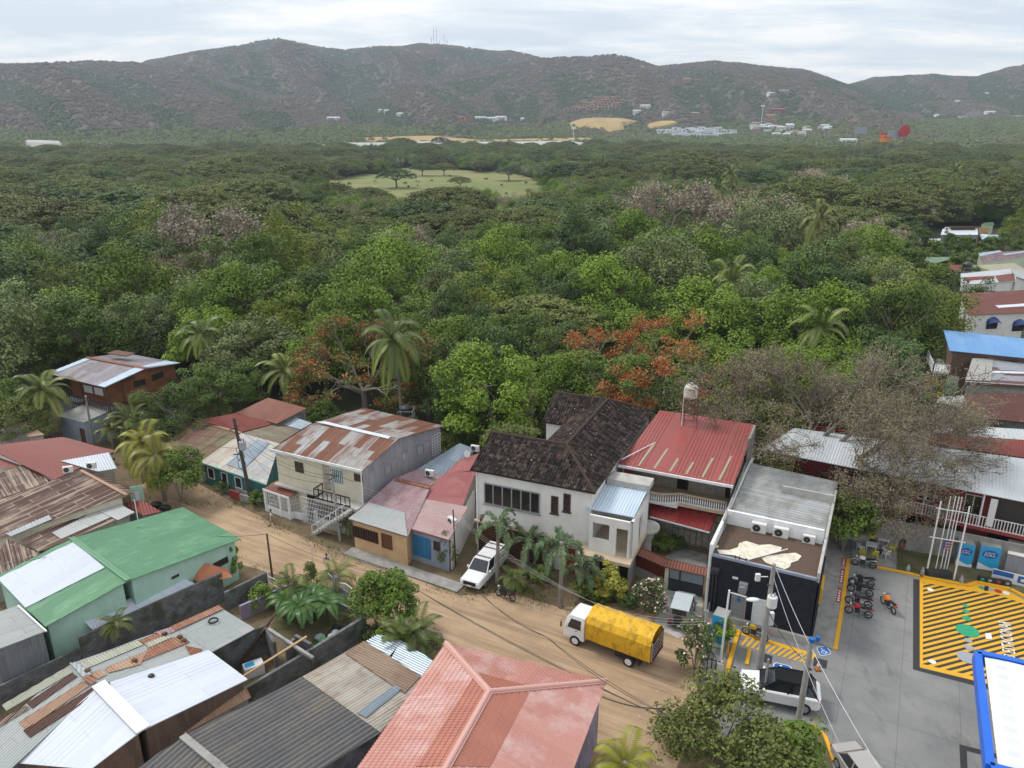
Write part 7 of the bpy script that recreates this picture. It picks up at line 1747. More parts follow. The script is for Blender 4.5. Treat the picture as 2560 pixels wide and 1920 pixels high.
pl('b_shade',1,1480,140,1.0,'pale green tree beside the black pickup','tree','tree');pl('b_green',19,500,480,.9,'dark green garden plants inside the courtyard');pl('b_dark',19,380,420,.9,'tall dark shrub beside the round landing',sz=1.3);pl('b_green',19,650,500,.8,'leafy shrub in the courtyard by the white grille');pl('b_dark',19,800,480,.7,'dark shrub in the middle of the courtyard')
pl('b_dark',1,900,560,.9,'dark shrub behind the yellow palms at the left')
def pp_(key,n,a,b,s,label,zc,**k):
 p=A(n,a,b,zc);return plant(key,p.x,p.y,s,label,'palm','palm_tree',None,**k)
pp_('fox',3,425,1440,1.0,'tall feathery palm in front of the long window, leftmost',5.2,rz=.5);pp_('fox',7,985,95,1.0,'feathery palm with straight trunk in front of the brown door',5.3,rz=1.5);pp_('foxlow',3,690,1540,1.0,'smaller feathery palm between the two tall ones',2.8);pp_('foxlow',7,1180,260,1.0,'feathery palm right of the straight trunk palm',2.8,rz=2.5)
pp_('foxlow',3,900,1560,.95,'low feathery palm behind the straight trunk palm',2.8,rz=3.5);pp_('palmsmall',7,560,360,.8,'low fan palm tuft beside the motorcycle near the white pickup',1.0)
pp_('yellowpalm',1,1230,400,1.15,'yellowish coconut palm beside the road bend, left',4.6);pp_('yellowpalm',1,1370,520,1.1,'yellowish coconut palm beside the road bend, right',4.4,rz=2.0)
pp_('cocolow',1,1100,180,.75,'dark palm in front of the grey annex wall',2.6);pp_('cocolow',1,950,270,.6,'small dark palm beside the grey annex corner',2.0,rz=1)
pp_('palmsmall',6,585,230,.95,'slender young palm behind the banana plants',2.0,sz=1.6);pp_('palmsmall',6,950,130,1.15,'dark green palm behind the white garden gate',1.6);pp_('cocolow',6,1680,640,.62,'arching dark palm at the roadside corner',2.2);pp_('cocolow',6,1560,700,.55,'drooping palm above the silver shed roof',1.9,rz=2)
pp_('yellowpalm',0,1560,1950,.8,'palm with drooping green yellow fronds at the bottom edge beside the pink roof',2.6,rz=1);pp_('palmsmall',5,1010,400,.75,'spiky yellow green plant hanging over the dark block wall',2.6,z=1.6);pp_('palmsmall',2,1050,1260,.45,'yucca in a pot at the foot of the middle power pole',1.2,sz=1.0)
# banana plants
def banana(name,seed,n=9,L=2.6):
 rg=random.Random(seed);C,T1,T2,TT=[],[],[],[]
 m=MB();m.tube([(0,0,-.1),(0,0,1.2),(.05,0,2.0)],[.16,.13,.09],8)
 for i in range(n):
  az=i*2.399;d=np.array([math.cos(az)*.75,math.sin(az)*.75,.95]);d/=np.linalg.norm(d);p=np.array([0,0,1.9]);side=np.array([-math.sin(az),math.cos(az),0]);Li=L*rg.uniform(.7,1)
  for k in range(14):
   d=d+np.array([0,0,-.16]);d/=np.linalg.norm(d);p=p+d*Li/14;w=.42*math.sin(math.pi*min(.97,.1+k/14))**.5
   for s in(-1,1):
    q=side*s+np.array([0,0,-.25]);q/=np.linalg.norm(q);C.append(p+q*w/2);T1.append(q*w/2*1.05);T2.append(d*Li/15);TT.append(rg.gauss(.45,.15)+.1*s)
 C,T1,T2,TT=map(np.array,(C,T1,T2,TT));P=quadmesh('crown',C,T1,T2,np.clip(TT,0,1),['leaf_banana']);to=m.build('trunk','leaf_olive',None,loc=(0,0,0));tme=to.data;bpy.data.objects.remove(to);PROTO[name]=(P,tme,1.5)
banana('banana',1,9,2.2);banana('banana2',2,11,2.4)
for i,(n,a,b,s,lab)in enumerate(((6,560,520,.95,'banana plant at the left end of the garden clump'),(6,680,600,1.05,'banana plant in front of the garden clump'),(6,790,520,1.0,'banana plant in the middle of the garden clump'),(6,900,560,.95,'banana plant nearest the garbage bags'),(6,760,440,.9,'banana plant at the back of the garden clump'),
      (3,200,700,1.1,'banana plant behind the grey blue back roof'),(3,310,720,.9,'banana plant beside the vine covered roof edge'),(12,480,420,1.2,'banana plant in the forest below the solitary palm'),(12,700,400,1.2,'banana plant in front of the white canopy'),(12,930,400,1.1,'banana plant near the village path'))):
 p=A(n,a,b,0 if n!=3 else 1.0);plant(('banana','banana2')[i%2],p.x,p.y,s,lab,'plant','banana_plant',None)
# understory where the forest meets the village
edge=[A(2,700,240,4),A(2,1210,220,6),A(2,1930,360,6),A(3,200,640,4),A(3,700,420,4),A(3,760,225,9),A(3,1500,250,9),A(3,1900,340,8),A(4,640,500,8),A(4,800,640,6),A(4,1200,520,6)]
k=0
for a,b in zip(edge,edge[1:]):
 L=(b-a).length;n=max(1,int(L/3.2))
 for i in range(n):
  p=a+(b-a)*((i+.5)/n);k+=1
  if 3<p.x<24:continue
  plant(('b_tall','b_shade','b_dry')[k%3],p.x,p.y+1.8,.85,'leafy undergrowth bush at the forest edge right behind the roofs','shrub','undergrowth_bush','undergrowth bushes along the forest edge',crownname='foliage',trunkname='stem')
# vines on the tiled roof edge
def vine(pts,label,n=500,th=.35):
 rgn=np.random.default_rng(8);C=[]
 for a,b in zip(pts,pts[1:]):C.append(np.array(a)[None]+(np.array(b)-np.array(a))[None]*rgn.random((n,1))+rgn.normal(0,th,(n,3))*np.array([1,1,.45]))
 C=np.concatenate(C);C=C+np.array([0,0,.15]);T1,T2=leaves(C,np.tile([0,-.4,1.],(len(C),1)),.13,rgn);o=obj('vine',quadmesh('vine',C,T1,T2,rgn.random(len(C)),['leaf_olive']));tag(o,label,'vine')
vine([A(3,370,700,8.3),A(3,420,620,9.3),A(3,580,610,9.4),A(3,740,640,9.5)],'olive creeper over the left ridge of the clay tile roof')
vine([A(3,690,560,5.0),A(3,690,440,7.2),A(3,740,270,9.5)],'olive creeper hanging down the back corner of the clay tile roof',420,.3)

for px,py,kk_,s_ in((2250,690,'b_shade',1.6),(2330,680,'b_tall',1.5),(2400,665,'b_shade',1.4),(2290,640,'b_shade',1.5),(2230,640,'b_tall',1.6),(2460,650,'b_tall',1.2),(2370,640,'b_tall',1.2),(2270,740,'b_shade',1.8),(2220,720,'b_shade',1.8),(2320,770,'b_shade',1.6),(2380,720,'b_tall',1.5),(2440,700,'b_shade',1.3),(2500,640,'b_shade',1.2),(2540,655,'b_tall',1.2),(2300,610,'b_dry',1.3),(2255,600,'b_shade',1.6)):
 p=at(px,py,0);plant(kk_,p.x,p.y,s_,'low leafy tree in the strip of gardens left of the right hand village','tree','garden_tree','garden trees beside the right hand village')
# ------------------------------------------------------------------ vehicles (x forward)
def wheel(parent,x,y,r,w,side,mat='alu'):
 o=MB();o.tube([(x,y-w/2,r),(x,y+w/2,r)],r,20)
 wob=o.build('wheel','rubber',parent,bevel=.02)
 h=MB();h.tube([(x,y+side*w/2,r),(x,y+side*(w/2+.015),r)],r*.62,14);rim=h.build('rim',mat,wob);
 s=MB()
 for i in range(5):a=i*1.2566;s.beam((x,y+side*(w/2+.02),r),(x+math.cos(a)*r*.55,y+side*(w/2+.02),r+math.sin(a)*r*.55),.03,.02)
 for f,u_,m_ in zip(s.f,s.uv,s.mi):pass
 return wob
def ringsec(x,zl,zh,hw,c=.1):return[V(x,-hw+c*.5,zl),V(x,-hw,zl+c),V(x,-hw,zh-c),V(x,-hw+c,zh),V(x,hw-c,zh),V(x,hw,zh-c),V(x,hw,zl+c),V(x,hw-c*.5,zl)]
def vehicle(name,label,cat,lower,green,mat,roofmat=None,r=.36,wx=(1.4,-1.4),hw=.88,glass='car_glass',wheelmat='alu',bev=.03,pil=None):
 v=E(name,(0,0,0),label,cat)
 b=MB();b.loft([ringsec(*s)for s in lower]);b.build('body',mat,v,smooth=False,bevel=bev)
 # cabin: glass block with painted roof and pillars; green = (x_bottom_front, x_top_front, x_top_rear, x_bottom_rear, z_belt, z_roof, hw_belt, hw_roof)
 xf,tf,tr,xr,zb,zr,hb,hr=green
 B_=[V(xf,-hb,zb),V(xf,hb,zb),V(xr,hb,zb),V(xr,-hb,zb)];T_=[V(tf,-hr,zr),V(tf,hr,zr),V(tr,hr,zr),V(tr,-hr,zr)]
 g=MB();g.loft([B_,T_]);g.build('window_glass',glass,v)
 c=MB();c.obox(V(tr-.04,-hr-.02,zr-.02),V(tf-tr+.08,0,0),V(0,2*hr+.04,0),V(0,0,.07));c.build('roof',roofmat or mat,v,bevel=.03)
 p=MB()
 for t_,q in zip(T_,B_):p.beam(q+V(0,0,-.02),t_,.07)
 for fx in((.48,)if abs(tf-tr)<2 else(.36,.68)):
  for s in(0,1):a=B_[s]+(B_[3-s]-B_[s])*fx;t2=T_[s]+(T_[3-s]-T_[s])*fx;p.beam(a,t2,.07)
 p.build('pillars',pil or mat,v)
 for i,x in enumerate(wx):
  for s in(-1,1):wheel(v,x,s*(hw-.1),r,.22,s,wheelmat)
 for s in(-1,1):MB().box((xf-.25,s*(hb+.14),zb+.08),(.12,.2,.16)).build('wing_mirror',mat,v,bevel=.02)
 return v
def lights(v,xf,xr,hw,zf,zr_):
 for s in(-1,1):
  MB().box((xf,s*(hw-.2),zf),(.06,.34,.16)).build('headlight','lamp_glass',v);MB().box((xr,s*(hw-.12),zr_),(.06,.2,.2)).build('tail_light','tail_red',v)
def place(v,front,rear,extra=0.0):
 """centre the vehicle between two ground points under its axles"""
 c=(front+rear)/2;d=front-rear;v.location=(c.x,c.y,extra);v.rotation_euler=(0,0,math.atan2(d.y,d.x));return v
# white pickup
pk=vehicle('pickup_truck','white double cab pickup with roof rails parked beside the feathery palms','pickup',[(2.62,.45,.80,.78),(2.5,.35,.98,.88),(1.2,.35,1.08,.9),(.95,.35,1.12,.9),(-1.1,.35,1.14,.9),(-1.12,.35,1.14,.9),(-2.65,.45,1.12,.88)],(1.25,.5,-2.3,-2.5,1.08,1.74,.84,.68),'car_white',wx=(1.6,-1.5),bev=.07)
[MB().box((-1.75,s_*.79,1.4),(1.15,.05,.5)).build('canopy_side','car_white',pk)for s_ in(-1,1)];MB().box((2.58,0,.72),(.12,1.1,.3)).build('grille','black',pk);lights(pk,2.5,-2.64,.9,.86,.9)
for x in(.2,-1.2,-1.9):MB().beam((x,-.7,1.86),(x,.7,1.86),.05).build('roof_bar','black',pk)
MB().box((2.68,0,.55),(.03,.4,.12)).build('number_plate','mark_white',pk)
f0=A(7,185,450,.35);dirp=(A(7,300,468)-A(7,440,312)).normalized();c=f0-dirp*2.62;pk.location=(c.x,c.y,0.03);pk.rotation_euler=(0,0,math.atan2(dirp.y,dirp.x))
# yellow covered truck
tk=E('covered_truck',(0,0,0),'white cab truck with yellow tarpaulin hood standing on the dirt road','truck')
b=MB();b.loft([[V(x,-h,z0),V(x,-h,z1),V(x,-h*.86,z2),V(x,h*.86,z2),V(x,h,z1),V(x,h,z0)]for x,h,z0,z1,z2 in((3.32,.86,.55,.95,1.1),(3.30,.93,.5,1.25,1.35),(3.12,.95,.5,1.6,2.05),(2.85,.95,.5,1.7,2.32),(1.75,.95,.5,1.7,2.36),(1.68,.93,.5,1.7,2.3))]);b.build('cab','car_white',tk,bevel=.04)
for s in(-1,1):
 MB().poly([V(2.98,s*.965,1.36),V(1.95,s*.965,1.36),V(1.95,s*.965,1.70),V(2.88,s*.965,1.70)]).poly([V(2.88,s*.965,1.70),V(1.95,s*.965,1.70),V(1.95,s*.893,2.08),V(2.72,s*.893,2.08)]).build('side_window','car_glass',tk)
 m=MB();m.tube([(3.25,s*.95,1.9),(3.4,s*1.15,1.85),(3.4,s*1.15,1.35)],.02,5);m.box((3.38,s*1.17,1.55),(.06,.16,.36));m.build('wing_mirror','black',tk);MB().box((3.3,s*.68,.8),(.06,.34,.2)).build('headlight','lamp_glass',tk)
 MB().box((2.3,s*.96,1.2),(.16,.02,.05)).build('door_handle','black',tk)
MB().poly([V(3.315,-.8,1.37),V(3.315,.8,1.37),V(3.14,.78,2.03),V(3.14,-.78,2.03)]).build('windscreen','car_glass',tk)
b=MB();b.box((-.2,0,.72),(5.9,.7,.22));b.box((-1.2,.75,.6),(1.0,.3,.4));b.build('chassis','black',tk)
b=MB();b.box((-1.05,0,1.0),(4.7,2.1,.16));b.build('bed_floor','truck_rail',tk)
m=MB()
for z in(1.3,1.6,1.9,2.2):m.beam((-3.36,-1.02,z),(-3.36,1.02,z),.05)
for y in(-1.0,1.0):m.beam((-3.36,y,1),(-3.36,y,2.5),.07)
m.build('tail_rails','alu',tk)
m=MB()
for y in(-.6,-.2,.2,.6):m.beam((-3.3,y,1),(-3.3,y,2.1),.05)
m.build('tail_gate','truck_rail',tk)
secs=[];rgt=random.Random(5)
for i in range(13):
 x=1.45-i*4.75/12;sec=[];sag=-.05*(i%2)+(.04 if i==12 else 0)
 for j in range(15):
  a=math.pi*(j/14);y=-math.cos(a)*1.1;z=2.25+math.sin(a)*(.78+sag)
  if j==0 or j==14:z=1.02
  if j in(1,13):y=(-1.14 if j==1 else 1.14)+rgt.uniform(-.03,.03);z=1.65
  if j in(2,12):y=(-1.12 if j==2 else 1.12);z=2.3
  sec.append(V(x,y,z+rgt.uniform(-.02,.02)))
 secs.append(sec)
m=MB();n=15
for s in secs:m.v.extend([tuple(p)for p in s])
for i in range(12):
 for j in range(14):m.f.append((i*n+j,i*n+j+1,(i+1)*n+j+1,(i+1)*n+j));m.uv.append([(0,0)]*4);m.mi.append(0)
m.poly(secs[0])
tp=m.build('tarpaulin','tarp_yellow',tk);sm=tp.modifiers.new('s','SOLIDIFY');sm.thickness=.03
for s in(-1,1):wheel(tk,2.35,s*.88,.40,.25,s,'plastic_white');wheel(tk,-1.75,s*.86,.40,.42,s,'plastic_white')
m=MB();m.box((-2.45,.7,.45),(.04,.4,.45));m.box((-2.45,-.7,.45),(.04,.4,.45));m.build('mud_flap','black',tk)
pf_,pr_=A(7,1095,950),A(7,1488,1102);d=(pf_-pr_).normalized();side=Vector((-d.y,d.x,0));
if side.y<0:side=-side
c=pf_-d*2.35+side*.98;tk.location=(c.x,c.y,.03);tk.rotation_euler=(0,0,math.atan2(d.y,d.x))
# grey jeep
jp=vehicle('jeep','small boxy grey jeep with spare wheel parked on the driveway behind the truck','jeep',[(1.85,.5,.85,.6),(1.8,.4,1.0,.72),(.75,.4,1.05,.74),(.7,.4,1.08,.76),(-1.75,.4,1.08,.76)],(.75,.42,-1.68,-1.74,1.05,1.72,.73,.66),'jeep_grey','jeep_roof',.34,(1.15,-1.1),.78)
m=MB();m.box((-1.74,0,1.16),(.06,1.44,.2));m.box((-1.70,.62,1.42),(.06,.22,.6));m.box((-1.70,-.62,1.42),(.06,.22,.6));[m.box((-1.2,s_*.71,1.15),(1.1,.05,.2))for s_ in(-1,1)];m.build('rear_frame','jeep_grey',jp)
MB().tube([(-1.78,.05,.95),(-1.98,.05,.95)],.33,18).build('spare_wheel','rubber',jp,bevel=.02);lights(jp,1.82,-1.77,.76,.8,.75);MB().box((-1.85,0,.5),(.1,1.5,.12)).build('rear_bumper','black',jp);MB().box((-1.92,-.1,.5),(.03,.35,.12)).build('number_plate','mark_white',jp)
rr=A(7,1990,800,0);ff=A(7,2065,640,0);d=(A(7,2048,522,1.7)-A(7,2005,660,1.7)).normalized();c=A(7,1985,790,.4)+d*1.9;jp.location=(c.x,c.y,.05);jp.rotation_euler=(0,0,math.atan2(d.y,d.x))
# white SUV with black roof
sv=vehicle('suv','white SUV with glossy black roof parked on the blue disabled bay','car',[(2.25,.45,.75,.7),(2.1,.35,.92,.86),(1.1,.33,1.05,.92),(.9,.33,1.1,.92),(-2.0,.35,1.14,.92),(-2.2,.45,1.05,.84)],(1.15,.3,-1.6,-2.05,1.05,1.62,.84,.64),'car_white','matt_black',.37,(1.4,-1.35),.93,bev=.12,pil='matt_black')
lights(sv,2.12,-2.18,.9,.8,.95);MB().box((-.7,0,1.70),(2.0,1.1,.015)).build('sunroof','matt_black',sv)
for s in(-1,1):MB().beam((.2,s*.6,1.73),(-1.5,s*.6,1.73),.04).build('roof_rail','matt_black',sv)
a_=A(8,1222,1500,.9);b_=A(8,480,1360,.8);d=(b_-a_).normalized();c=(a_+b_)/2;sv.location=(c.x-d.y*0,c.y-.3,.1);sv.rotation_euler=(0,0,math.atan2(d.y,d.x));L=(b_-a_).length;sv.scale=(L/4.45,)*3 if L/4.45<1.15 else(1.1,)*3
print('SUV',L)
# silver sedan at the bottom edge
sd_=vehicle('sedan','silver beige sedan cut off by the bottom edge of the forecourt','car',[(2.3,.4,.65,.7),(2.15,.3,.8,.84),(1.0,.3,.92,.88),(-1.4,.3,.98,.88),(-2.2,.35,.95,.82)],(1.1,.35,-.95,-1.6,.92,1.42,.82,.62),'car_silver',None,.33,(1.4,-1.35),.88,bev=.1)
lights(sd_,2.2,-2.2,.86,.68,.8);c=A(11,590,1545,1.4);d=(A(11,660,1659,.9)-A(11,600,1545,1.2)).normalized();d.z=0;d.normalize();c=c+d*1.1;sd_.location=(c.x,c.y,.05);sd_.rotation_euler=(0,0,math.atan2(d.y,d.x))
bk=vehicle('pickup_truck','black pickup half hidden behind bushes near the grey blue columns','pickup',[(2.6,.45,.85,.8),(2.45,.35,1.0,.88),(1.0,.35,1.1,.9),(-2.6,.4,1.12,.88)],(1.2,.5,-.9,-1.1,1.1,1.7,.82,.66),'black',None,.37,(1.6,-1.5),.9);lights(bk,2.5,-2.6,.9,.86,.9)
c=A(14,1700,1290,.6);bk.location=(c.x,c.y,0);bk.rotation_euler=(0,0,R_(150))
# ------------------------------------------------------------------ motorcycles
def moto(front,rear,mat,label,z=.05,mat2=None,seat='seat_black'):
 v=E('motorcycle',(0,0,0),label,'motorcycle','parked motorcycles')
 for x in(.68,-.66):
  ring=[V(x+.27*math.cos(i*.3927),0,.31+.27*math.sin(i*.3927))for i in range(17)];w_=MB().tube(ring,.05,6,False).build('wheel','rubber',v)
  m=MB();m.tube([(x,-.06,.31),(x,.06,.31)],.07,8)
  for i in range(6):a=i*1.047;m.beam((x,0,.31),(x+.25*math.cos(a),0,.31+.25*math.sin(a)),.014)
  m.build('rim','alu',w_)
 m=MB();m.tube([(.68,.09,.31),(.5,.09,.95)],.03,6);m.tube([(.68,-.09,.31),(.5,-.09,.95)],.03,6);m.build('fork','alu',v)
 m=MB();m.tube([(.46,0,.9),(.2,0,.62),(-.1,0,.42),(-.66,0,.31)],.035,6);m.tube([(.46,0,.9),(-.2,0,.72),(-.75,0,.78)],.03,6);m.build('frame',mat2 or 'engine',v)
 m=MB();m.box((.12,0,.45),(.36,.26,.34));m.tube([(.2,.15,.4),(-.2,.17,.25),(-.8,.18,.42)],[.035,.04,.055],8);m.build('engine','engine',v,bevel=.03)
 m=MB();m.loft([[V(x,-w,z0),V(x,-w*.6,z1),V(x,w*.6,z1),V(x,w,z0)]for x,w,z0,z1 in((.44,.08,.8,.92),(.3,.16,.74,1.0),(.05,.15,.72,.97),(-.08,.08,.74,.86))]);m.build('fuel_tank',mat,v,bevel=.02)
 m=MB();m.loft([[V(x,-w,z-.08),V(x,-w,z),V(x,w,z),V(x,w,z-.08)]for x,w,z in((-.02,.08,.84),(-.25,.15,.82),(-.6,.13,.88),(-.85,.08,.92))]);m.build('seat',seat,v,bevel=.02)
 m=MB();m.tube([(.42,-.36,1.04),(.5,-.15,1.0),(.5,.15,1.0),(.42,.36,1.04)],.02,6);m.build('handlebar','black',v)
 m=MB();m.box((.62,0,.9),(.12,.16,.16));m.build('headlight','lamp_glass',v,bevel=.03)
 m=MB();m.loft([[V(.68+.33*math.cos(a),-.07,.31+.33*math.sin(a)),V(.68+.35*math.cos(a),0,.31+.35*math.sin(a)),V(.68+.33*math.cos(a),.07,.31+.33*math.sin(a))]for a in(.3,.9,1.5,2.1,2.5)]);m.loft([[V(-.5,-.08,.72),V(-.5,.08,.72),V(-.5,.08,.78),V(-.5,-.08,.78)],[V(-.98,-.07,.72),V(-.98,.07,.72),V(-.98,.07,.75),V(-.98,-.07,.75)]]);m.build('mudguard',mat,v)
 MB().box((-.95,0,.8),(.05,.14,.08)).build('tail_light','tail_red',v);MB().tube([(0,.1,.3),(-.1,.35,.05)],.015,5).build('side_stand','black',v)
 c=(front+rear)/2;d=front-rear;v.location=(c.x,c.y,z);v.rotation_euler=(0,0,math.atan2(d.y,d.x));return v
moto(A(7,432,520),A(7,560,572),'black','black motorcycle on the dirt beside the white pickup')
moto(A(8,1735,715),A(8,1850,830),'bike_orange','orange motorcycle standing apart on the forecourt');moto(A(8,1438,805),A(8,1638,858),'bike_red','red motorcycle, front one of the row by the yellow kerb');moto(A(8,1438,718),A(8,1640,770),'bike_purple','dark purple and white motorcycle between the red one and the black ones',mat2='bike_white')
moto(A(8,1462,620),A(8,1640,670),'black','black motorcycle second from the back in the kerb row');moto(A(8,1462,560),A(8,1665,590),'black','black motorcycle with rear rack, third from the back');moto(A(8,1500,392),A(8,1668,425),'bike_white','white and black motorcycle nearest the patio tables');moto(A(8,545,985),A(8,745,1062),'bike_yellow','black and yellow motorcycle at the foot of the black wall',.06)
# ------------------------------------------------------------------ people
def skinmesh(name,verts,edges,radii,mat,parent,root=0,sub=1):
 me=bpy.data.meshes.new(name);me.from_pydata([tuple(v)for v in verts],edges,[]);o=bpy.data.objects.new(name,me);COL.objects.link(o);o.parent=parent
 sk=o.modifiers.new('skin','SKIN');me.skin_vertices[0]if me.skin_vertices else None
 if not me.skin_vertices:
  bpy.context.view_layer.objects.active=o
 lay=me.skin_vertices[0].data
 for i,r in enumerate(radii):lay[i].radius=r if hasattr(r,'__len__')else(r,r);lay[i].use_root=(i==root)
 s=o.modifiers.new('sub','SUBSURF');s.levels=sub;s.render_levels=sub;me.materials.append(M[mat]);return o
def person(label,loc,heading,pose='walk',shirt='cloth_white',pants='cloth_khaki',longp=False,cap=None,s=1.0,z=.03):
 """x forward, y left. joints in metres"""
 v=E('person',(0,0,0),label,'person');J={}
 if pose=='sit':
  hip=.46;J.update(pel=V(0,0,hip),chest=V(.04,0,hip+.42),neck=V(.08,0,hip+.58),head=V(.12,0,hip+.74));legs=[(V(0,.1,hip),V(.42,.14,hip+.02),V(.42,.14,.06),V(.56,.15,.04)),(V(0,-.1,hip),V(.42,-.14,hip+.02),V(.40,-.14,.06),V(.54,-.15,.04))]
  arms=[(V(.06,.2,hip+.5),V(.16,.24,hip+.22),V(.38,.16,hip+.28)),(V(.06,-.2,hip+.5),V(.16,-.24,hip+.22),V(.38,-.16,hip+.28))]
 else:
  hip=.88;st=.24 if pose=='walk' else .04
  J.update(pel=V(0,0,hip),chest=V(.02,0,hip+.42),neck=V(.02,0,hip+.58),head=V(.04,0,hip+.74));legs=[(V(0,.09,hip),V(.14*st/.24,.1,.48),V(st,.1,.08),V(st+.15,.1,.04)),(V(0,-.09,hip),V(.02,-.1,.47),V(-st,-.1,.12),V(-st+.13,-.1,.05))]
  arms=[(V(.02,.2,hip+.5),V(-.08,.25,hip+.22),V(-.1+.02,.26,hip-.02)),(V(.02,-.2,hip+.5),V(.06,-.25,hip+.23),V(.2,-.24,hip+.02))]
 vs,es,rs=[],[],[]
 def add(p,r,par=None):
  vs.append(p*s if False else p);rs.append(r)
  if par is not None:es.append((par,len(vs)-1))
  return len(vs)-1
 pel=add(J['pel'],(.13,.10));ch=add(J['chest'],(.16,.10),pel);nk=add(J['neck'],.055,ch);hd0=add(J['head']+V(0,0,-.06),.07,nk);hd=add(J['head'],.095,hd0);add(J['head']+V(0,0,.08),.08,hd)
 for l in legs:a=add(l[0]+(l[1]-l[0])*.12,.085,pel);k_=add(l[1],.058,a);an=add(l[2],.04,k_);add(l[3],.035,an)
 for a3 in arms:
  sh=add(a3[0],.055,ch);el=add(a3[1],.04,sh);wr_=add(a3[2],.028,el);d=(a3[2]-a3[1]).normalized();pm_=add(a3[2]+d*.07,(.035,.02),wr_)
  sd2=Vector((0,1,0))-d*d.y;sd2=sd2.normalized()if sd2.length>.1 else V(1,0,0);
  for i,(o_,ln)in enumerate(((-.028,.065),(-.009,.075),(.01,.07),(.028,.055))):f1=add(a3[2]+d*.1+sd2*o_,.009,pm_);add(a3[2]+d*(.1+ln)+sd2*o_*1.1+V(.01,0,0),.008,f1)
  th=add(a3[2]+d*.05+V(.035,0,0),.01,wr_);add(a3[2]+d*.09+V(.055,0,0),.009,th)
 skinmesh('body',vs,es,rs,'skin',v)
 # shirt
 vs,es,rs=[],[],[];pel=add(J['pel']+V(0,0,.02),(.15,.12));ch=add(J['chest'],(.18,.125),pel);add(J['neck']-V(0,0,.05),.075,ch)
 for a3 in arms:sh=add(a3[0],.075,ch);add(a3[0]+(a3[1]-a3[0])*.75,.062,sh)
 skinmesh('shirt',vs,es,rs,shirt,v)
 vs,es,rs=[],[],[];pel=add(J['pel'],(.145,.12))
 for l in legs:
  a=add(l[0]+(l[1]-l[0])*.15,.1,pel);k_=add(l[1]*.97+l[0]*.03,.078,a)
  if longp:add(l[2],.06,k_)
 skinmesh('trousers' if longp else 'shorts',vs,es,rs,pants,v)
 m=MB()
 for l in legs:m.loft([[l[2]+V(x,y,z)for y,z in((-.045,-.06),(-.045,.0),(.045,.0),(.045,-.06))]for x in(-.07,.05,.19)])
 m.build('shoes','shoe',v,bevel=.02)
 h=J['head'];MB().ball(h+V(-.015,0,.045),(.105,.095,.1),10,6).build('hair',cap or 'hair',v,smooth=True)
 m=MB();m.ball(h+V(.1,0,-.01),(.02,.015,.025),6,4);[m.ball(h+V(0,sy*.095,-.01),(.02,.012,.03),6,4)for sy in(-1,1)];m.build('face_features','skin',v)
 m=MB();[m.ball(h+V(.088,sy*.035,.02),.012,6,4)for sy in(-1,1)];m.box(h+V(.09,0,-.055),(.01,.05,.01));m.build('eyes_and_mouth','hair',v)
 v.location=(loc.x,loc.y,z);v.rotation_euler=(0,0,heading);v.scale=(s,)*3;return v
w1=person('person in white shirt and beige shorts walking on the dirt road beside the lattice porch',A(2,420,1262),R_(185),s=.98);m=MB();m.box((.1,-.33,.78),(.2,.08,.3));m.build('bag','cloth_navy',w1,bevel=.03)
w2=person('schoolchild in lilac shirt with dark blue backpack walking away beyond the garden gate',A(2,895,1650),R_(70),shirt='cloth_lilac',pants='cloth_lilac',s=.92,longp=True);m=MB();m.box((-.2,0,1.2),(.2,.3,.42));m.build('backpack','cloth_navy',w2,bevel=.05)
# ------------------------------------------------------------------ patio furniture
def chair(n,a,b,mat,rz,label):
 p=A(n,a,b,.05);v=E('plastic_chair',(0,0,0),label,'chair','plastic chairs on the patio')
 m=MB();m.box((0,0,.45),(.44,.44,.04));m.build('seat',mat,v,bevel=.01);m=MB()
 for i in range(5):m.beam((-.22,-.18+i*.09,.47),(-.30,-.18+i*.09,.85),.035,.02)
 m.beam((-.30,-.22,.86),(-.30,.22,.86),.06);m.build('backrest',mat,v)
 for x in(-.2,.2):
  for y in(-.2,.2):MB().beam((x*1.15,y*1.15,0),(x,y,.45),.035).build('leg',mat,v)
 m=MB()
 for y in(-.23,.23):m.beam((-.26,y,.66),(.18,y,.66),.04,.02);m.beam((.18,y,.66),(.2,y,.45),.035)
 m.build('armrest',mat,v);v.location=p;v.rotation_euler=(0,0,rz);return v
def table(n,a,b,rz,label):
 p=A(n,a,b,.05);v=E('patio_table',(0,0,0),label,'table','plastic tables on the patio');MB().box((0,0,.72),(.9,.9,.04)).build('table_top','plastic_white',v,bevel=.01)
 for x in(-.38,.38):
  for y in(-.38,.38):MB().beam((x,y,0),(x*.9,y*.9,.7),.05).build('leg','plastic_white',v)
 v.location=p;v.rotation_euler=(0,0,rz)
sheet('patio_floor',pp(11,(560,60),(860,110),(860,335),(560,270)),'concrete',.10,t=.05)
table(11,686,212,-.45,'small white plastic table between the yellow chairs');table(11,768,172,-.45,'small white plastic table nearest the grey wall')
chair(11,825,215,'plastic_yellow',2.6,'yellow plastic chair farthest right at the patio');chair(11,628,250,'plastic_yellow',1.0,'yellow plastic chair at the left, below the bushes');chair(11,710,258,'plastic_yellow',1.4,'yellow plastic chair in the middle, back to the motorcycles')
chair(11,768,138,'plastic_white',-1.9,'white plastic chair by the grey wall');chair(11,785,255,'plastic_white',1.9,'white plastic chair occupied by the person with the blue cap');chair(11,615,212,'plastic_white',0.2,'white plastic chair half hidden by leaves')
person('seated person in grey shirt with blue cap at the patio table',A(11,775,245,.05),R_(120),'sit','cloth_grey','cloth_navy',True,'plastic_blue',z=.06);person('seated person with bare arms and yellow top behind the small table',A(11,690,165,.05),R_(-80),'sit','cloth_yellow','cloth_navy',z=.06)
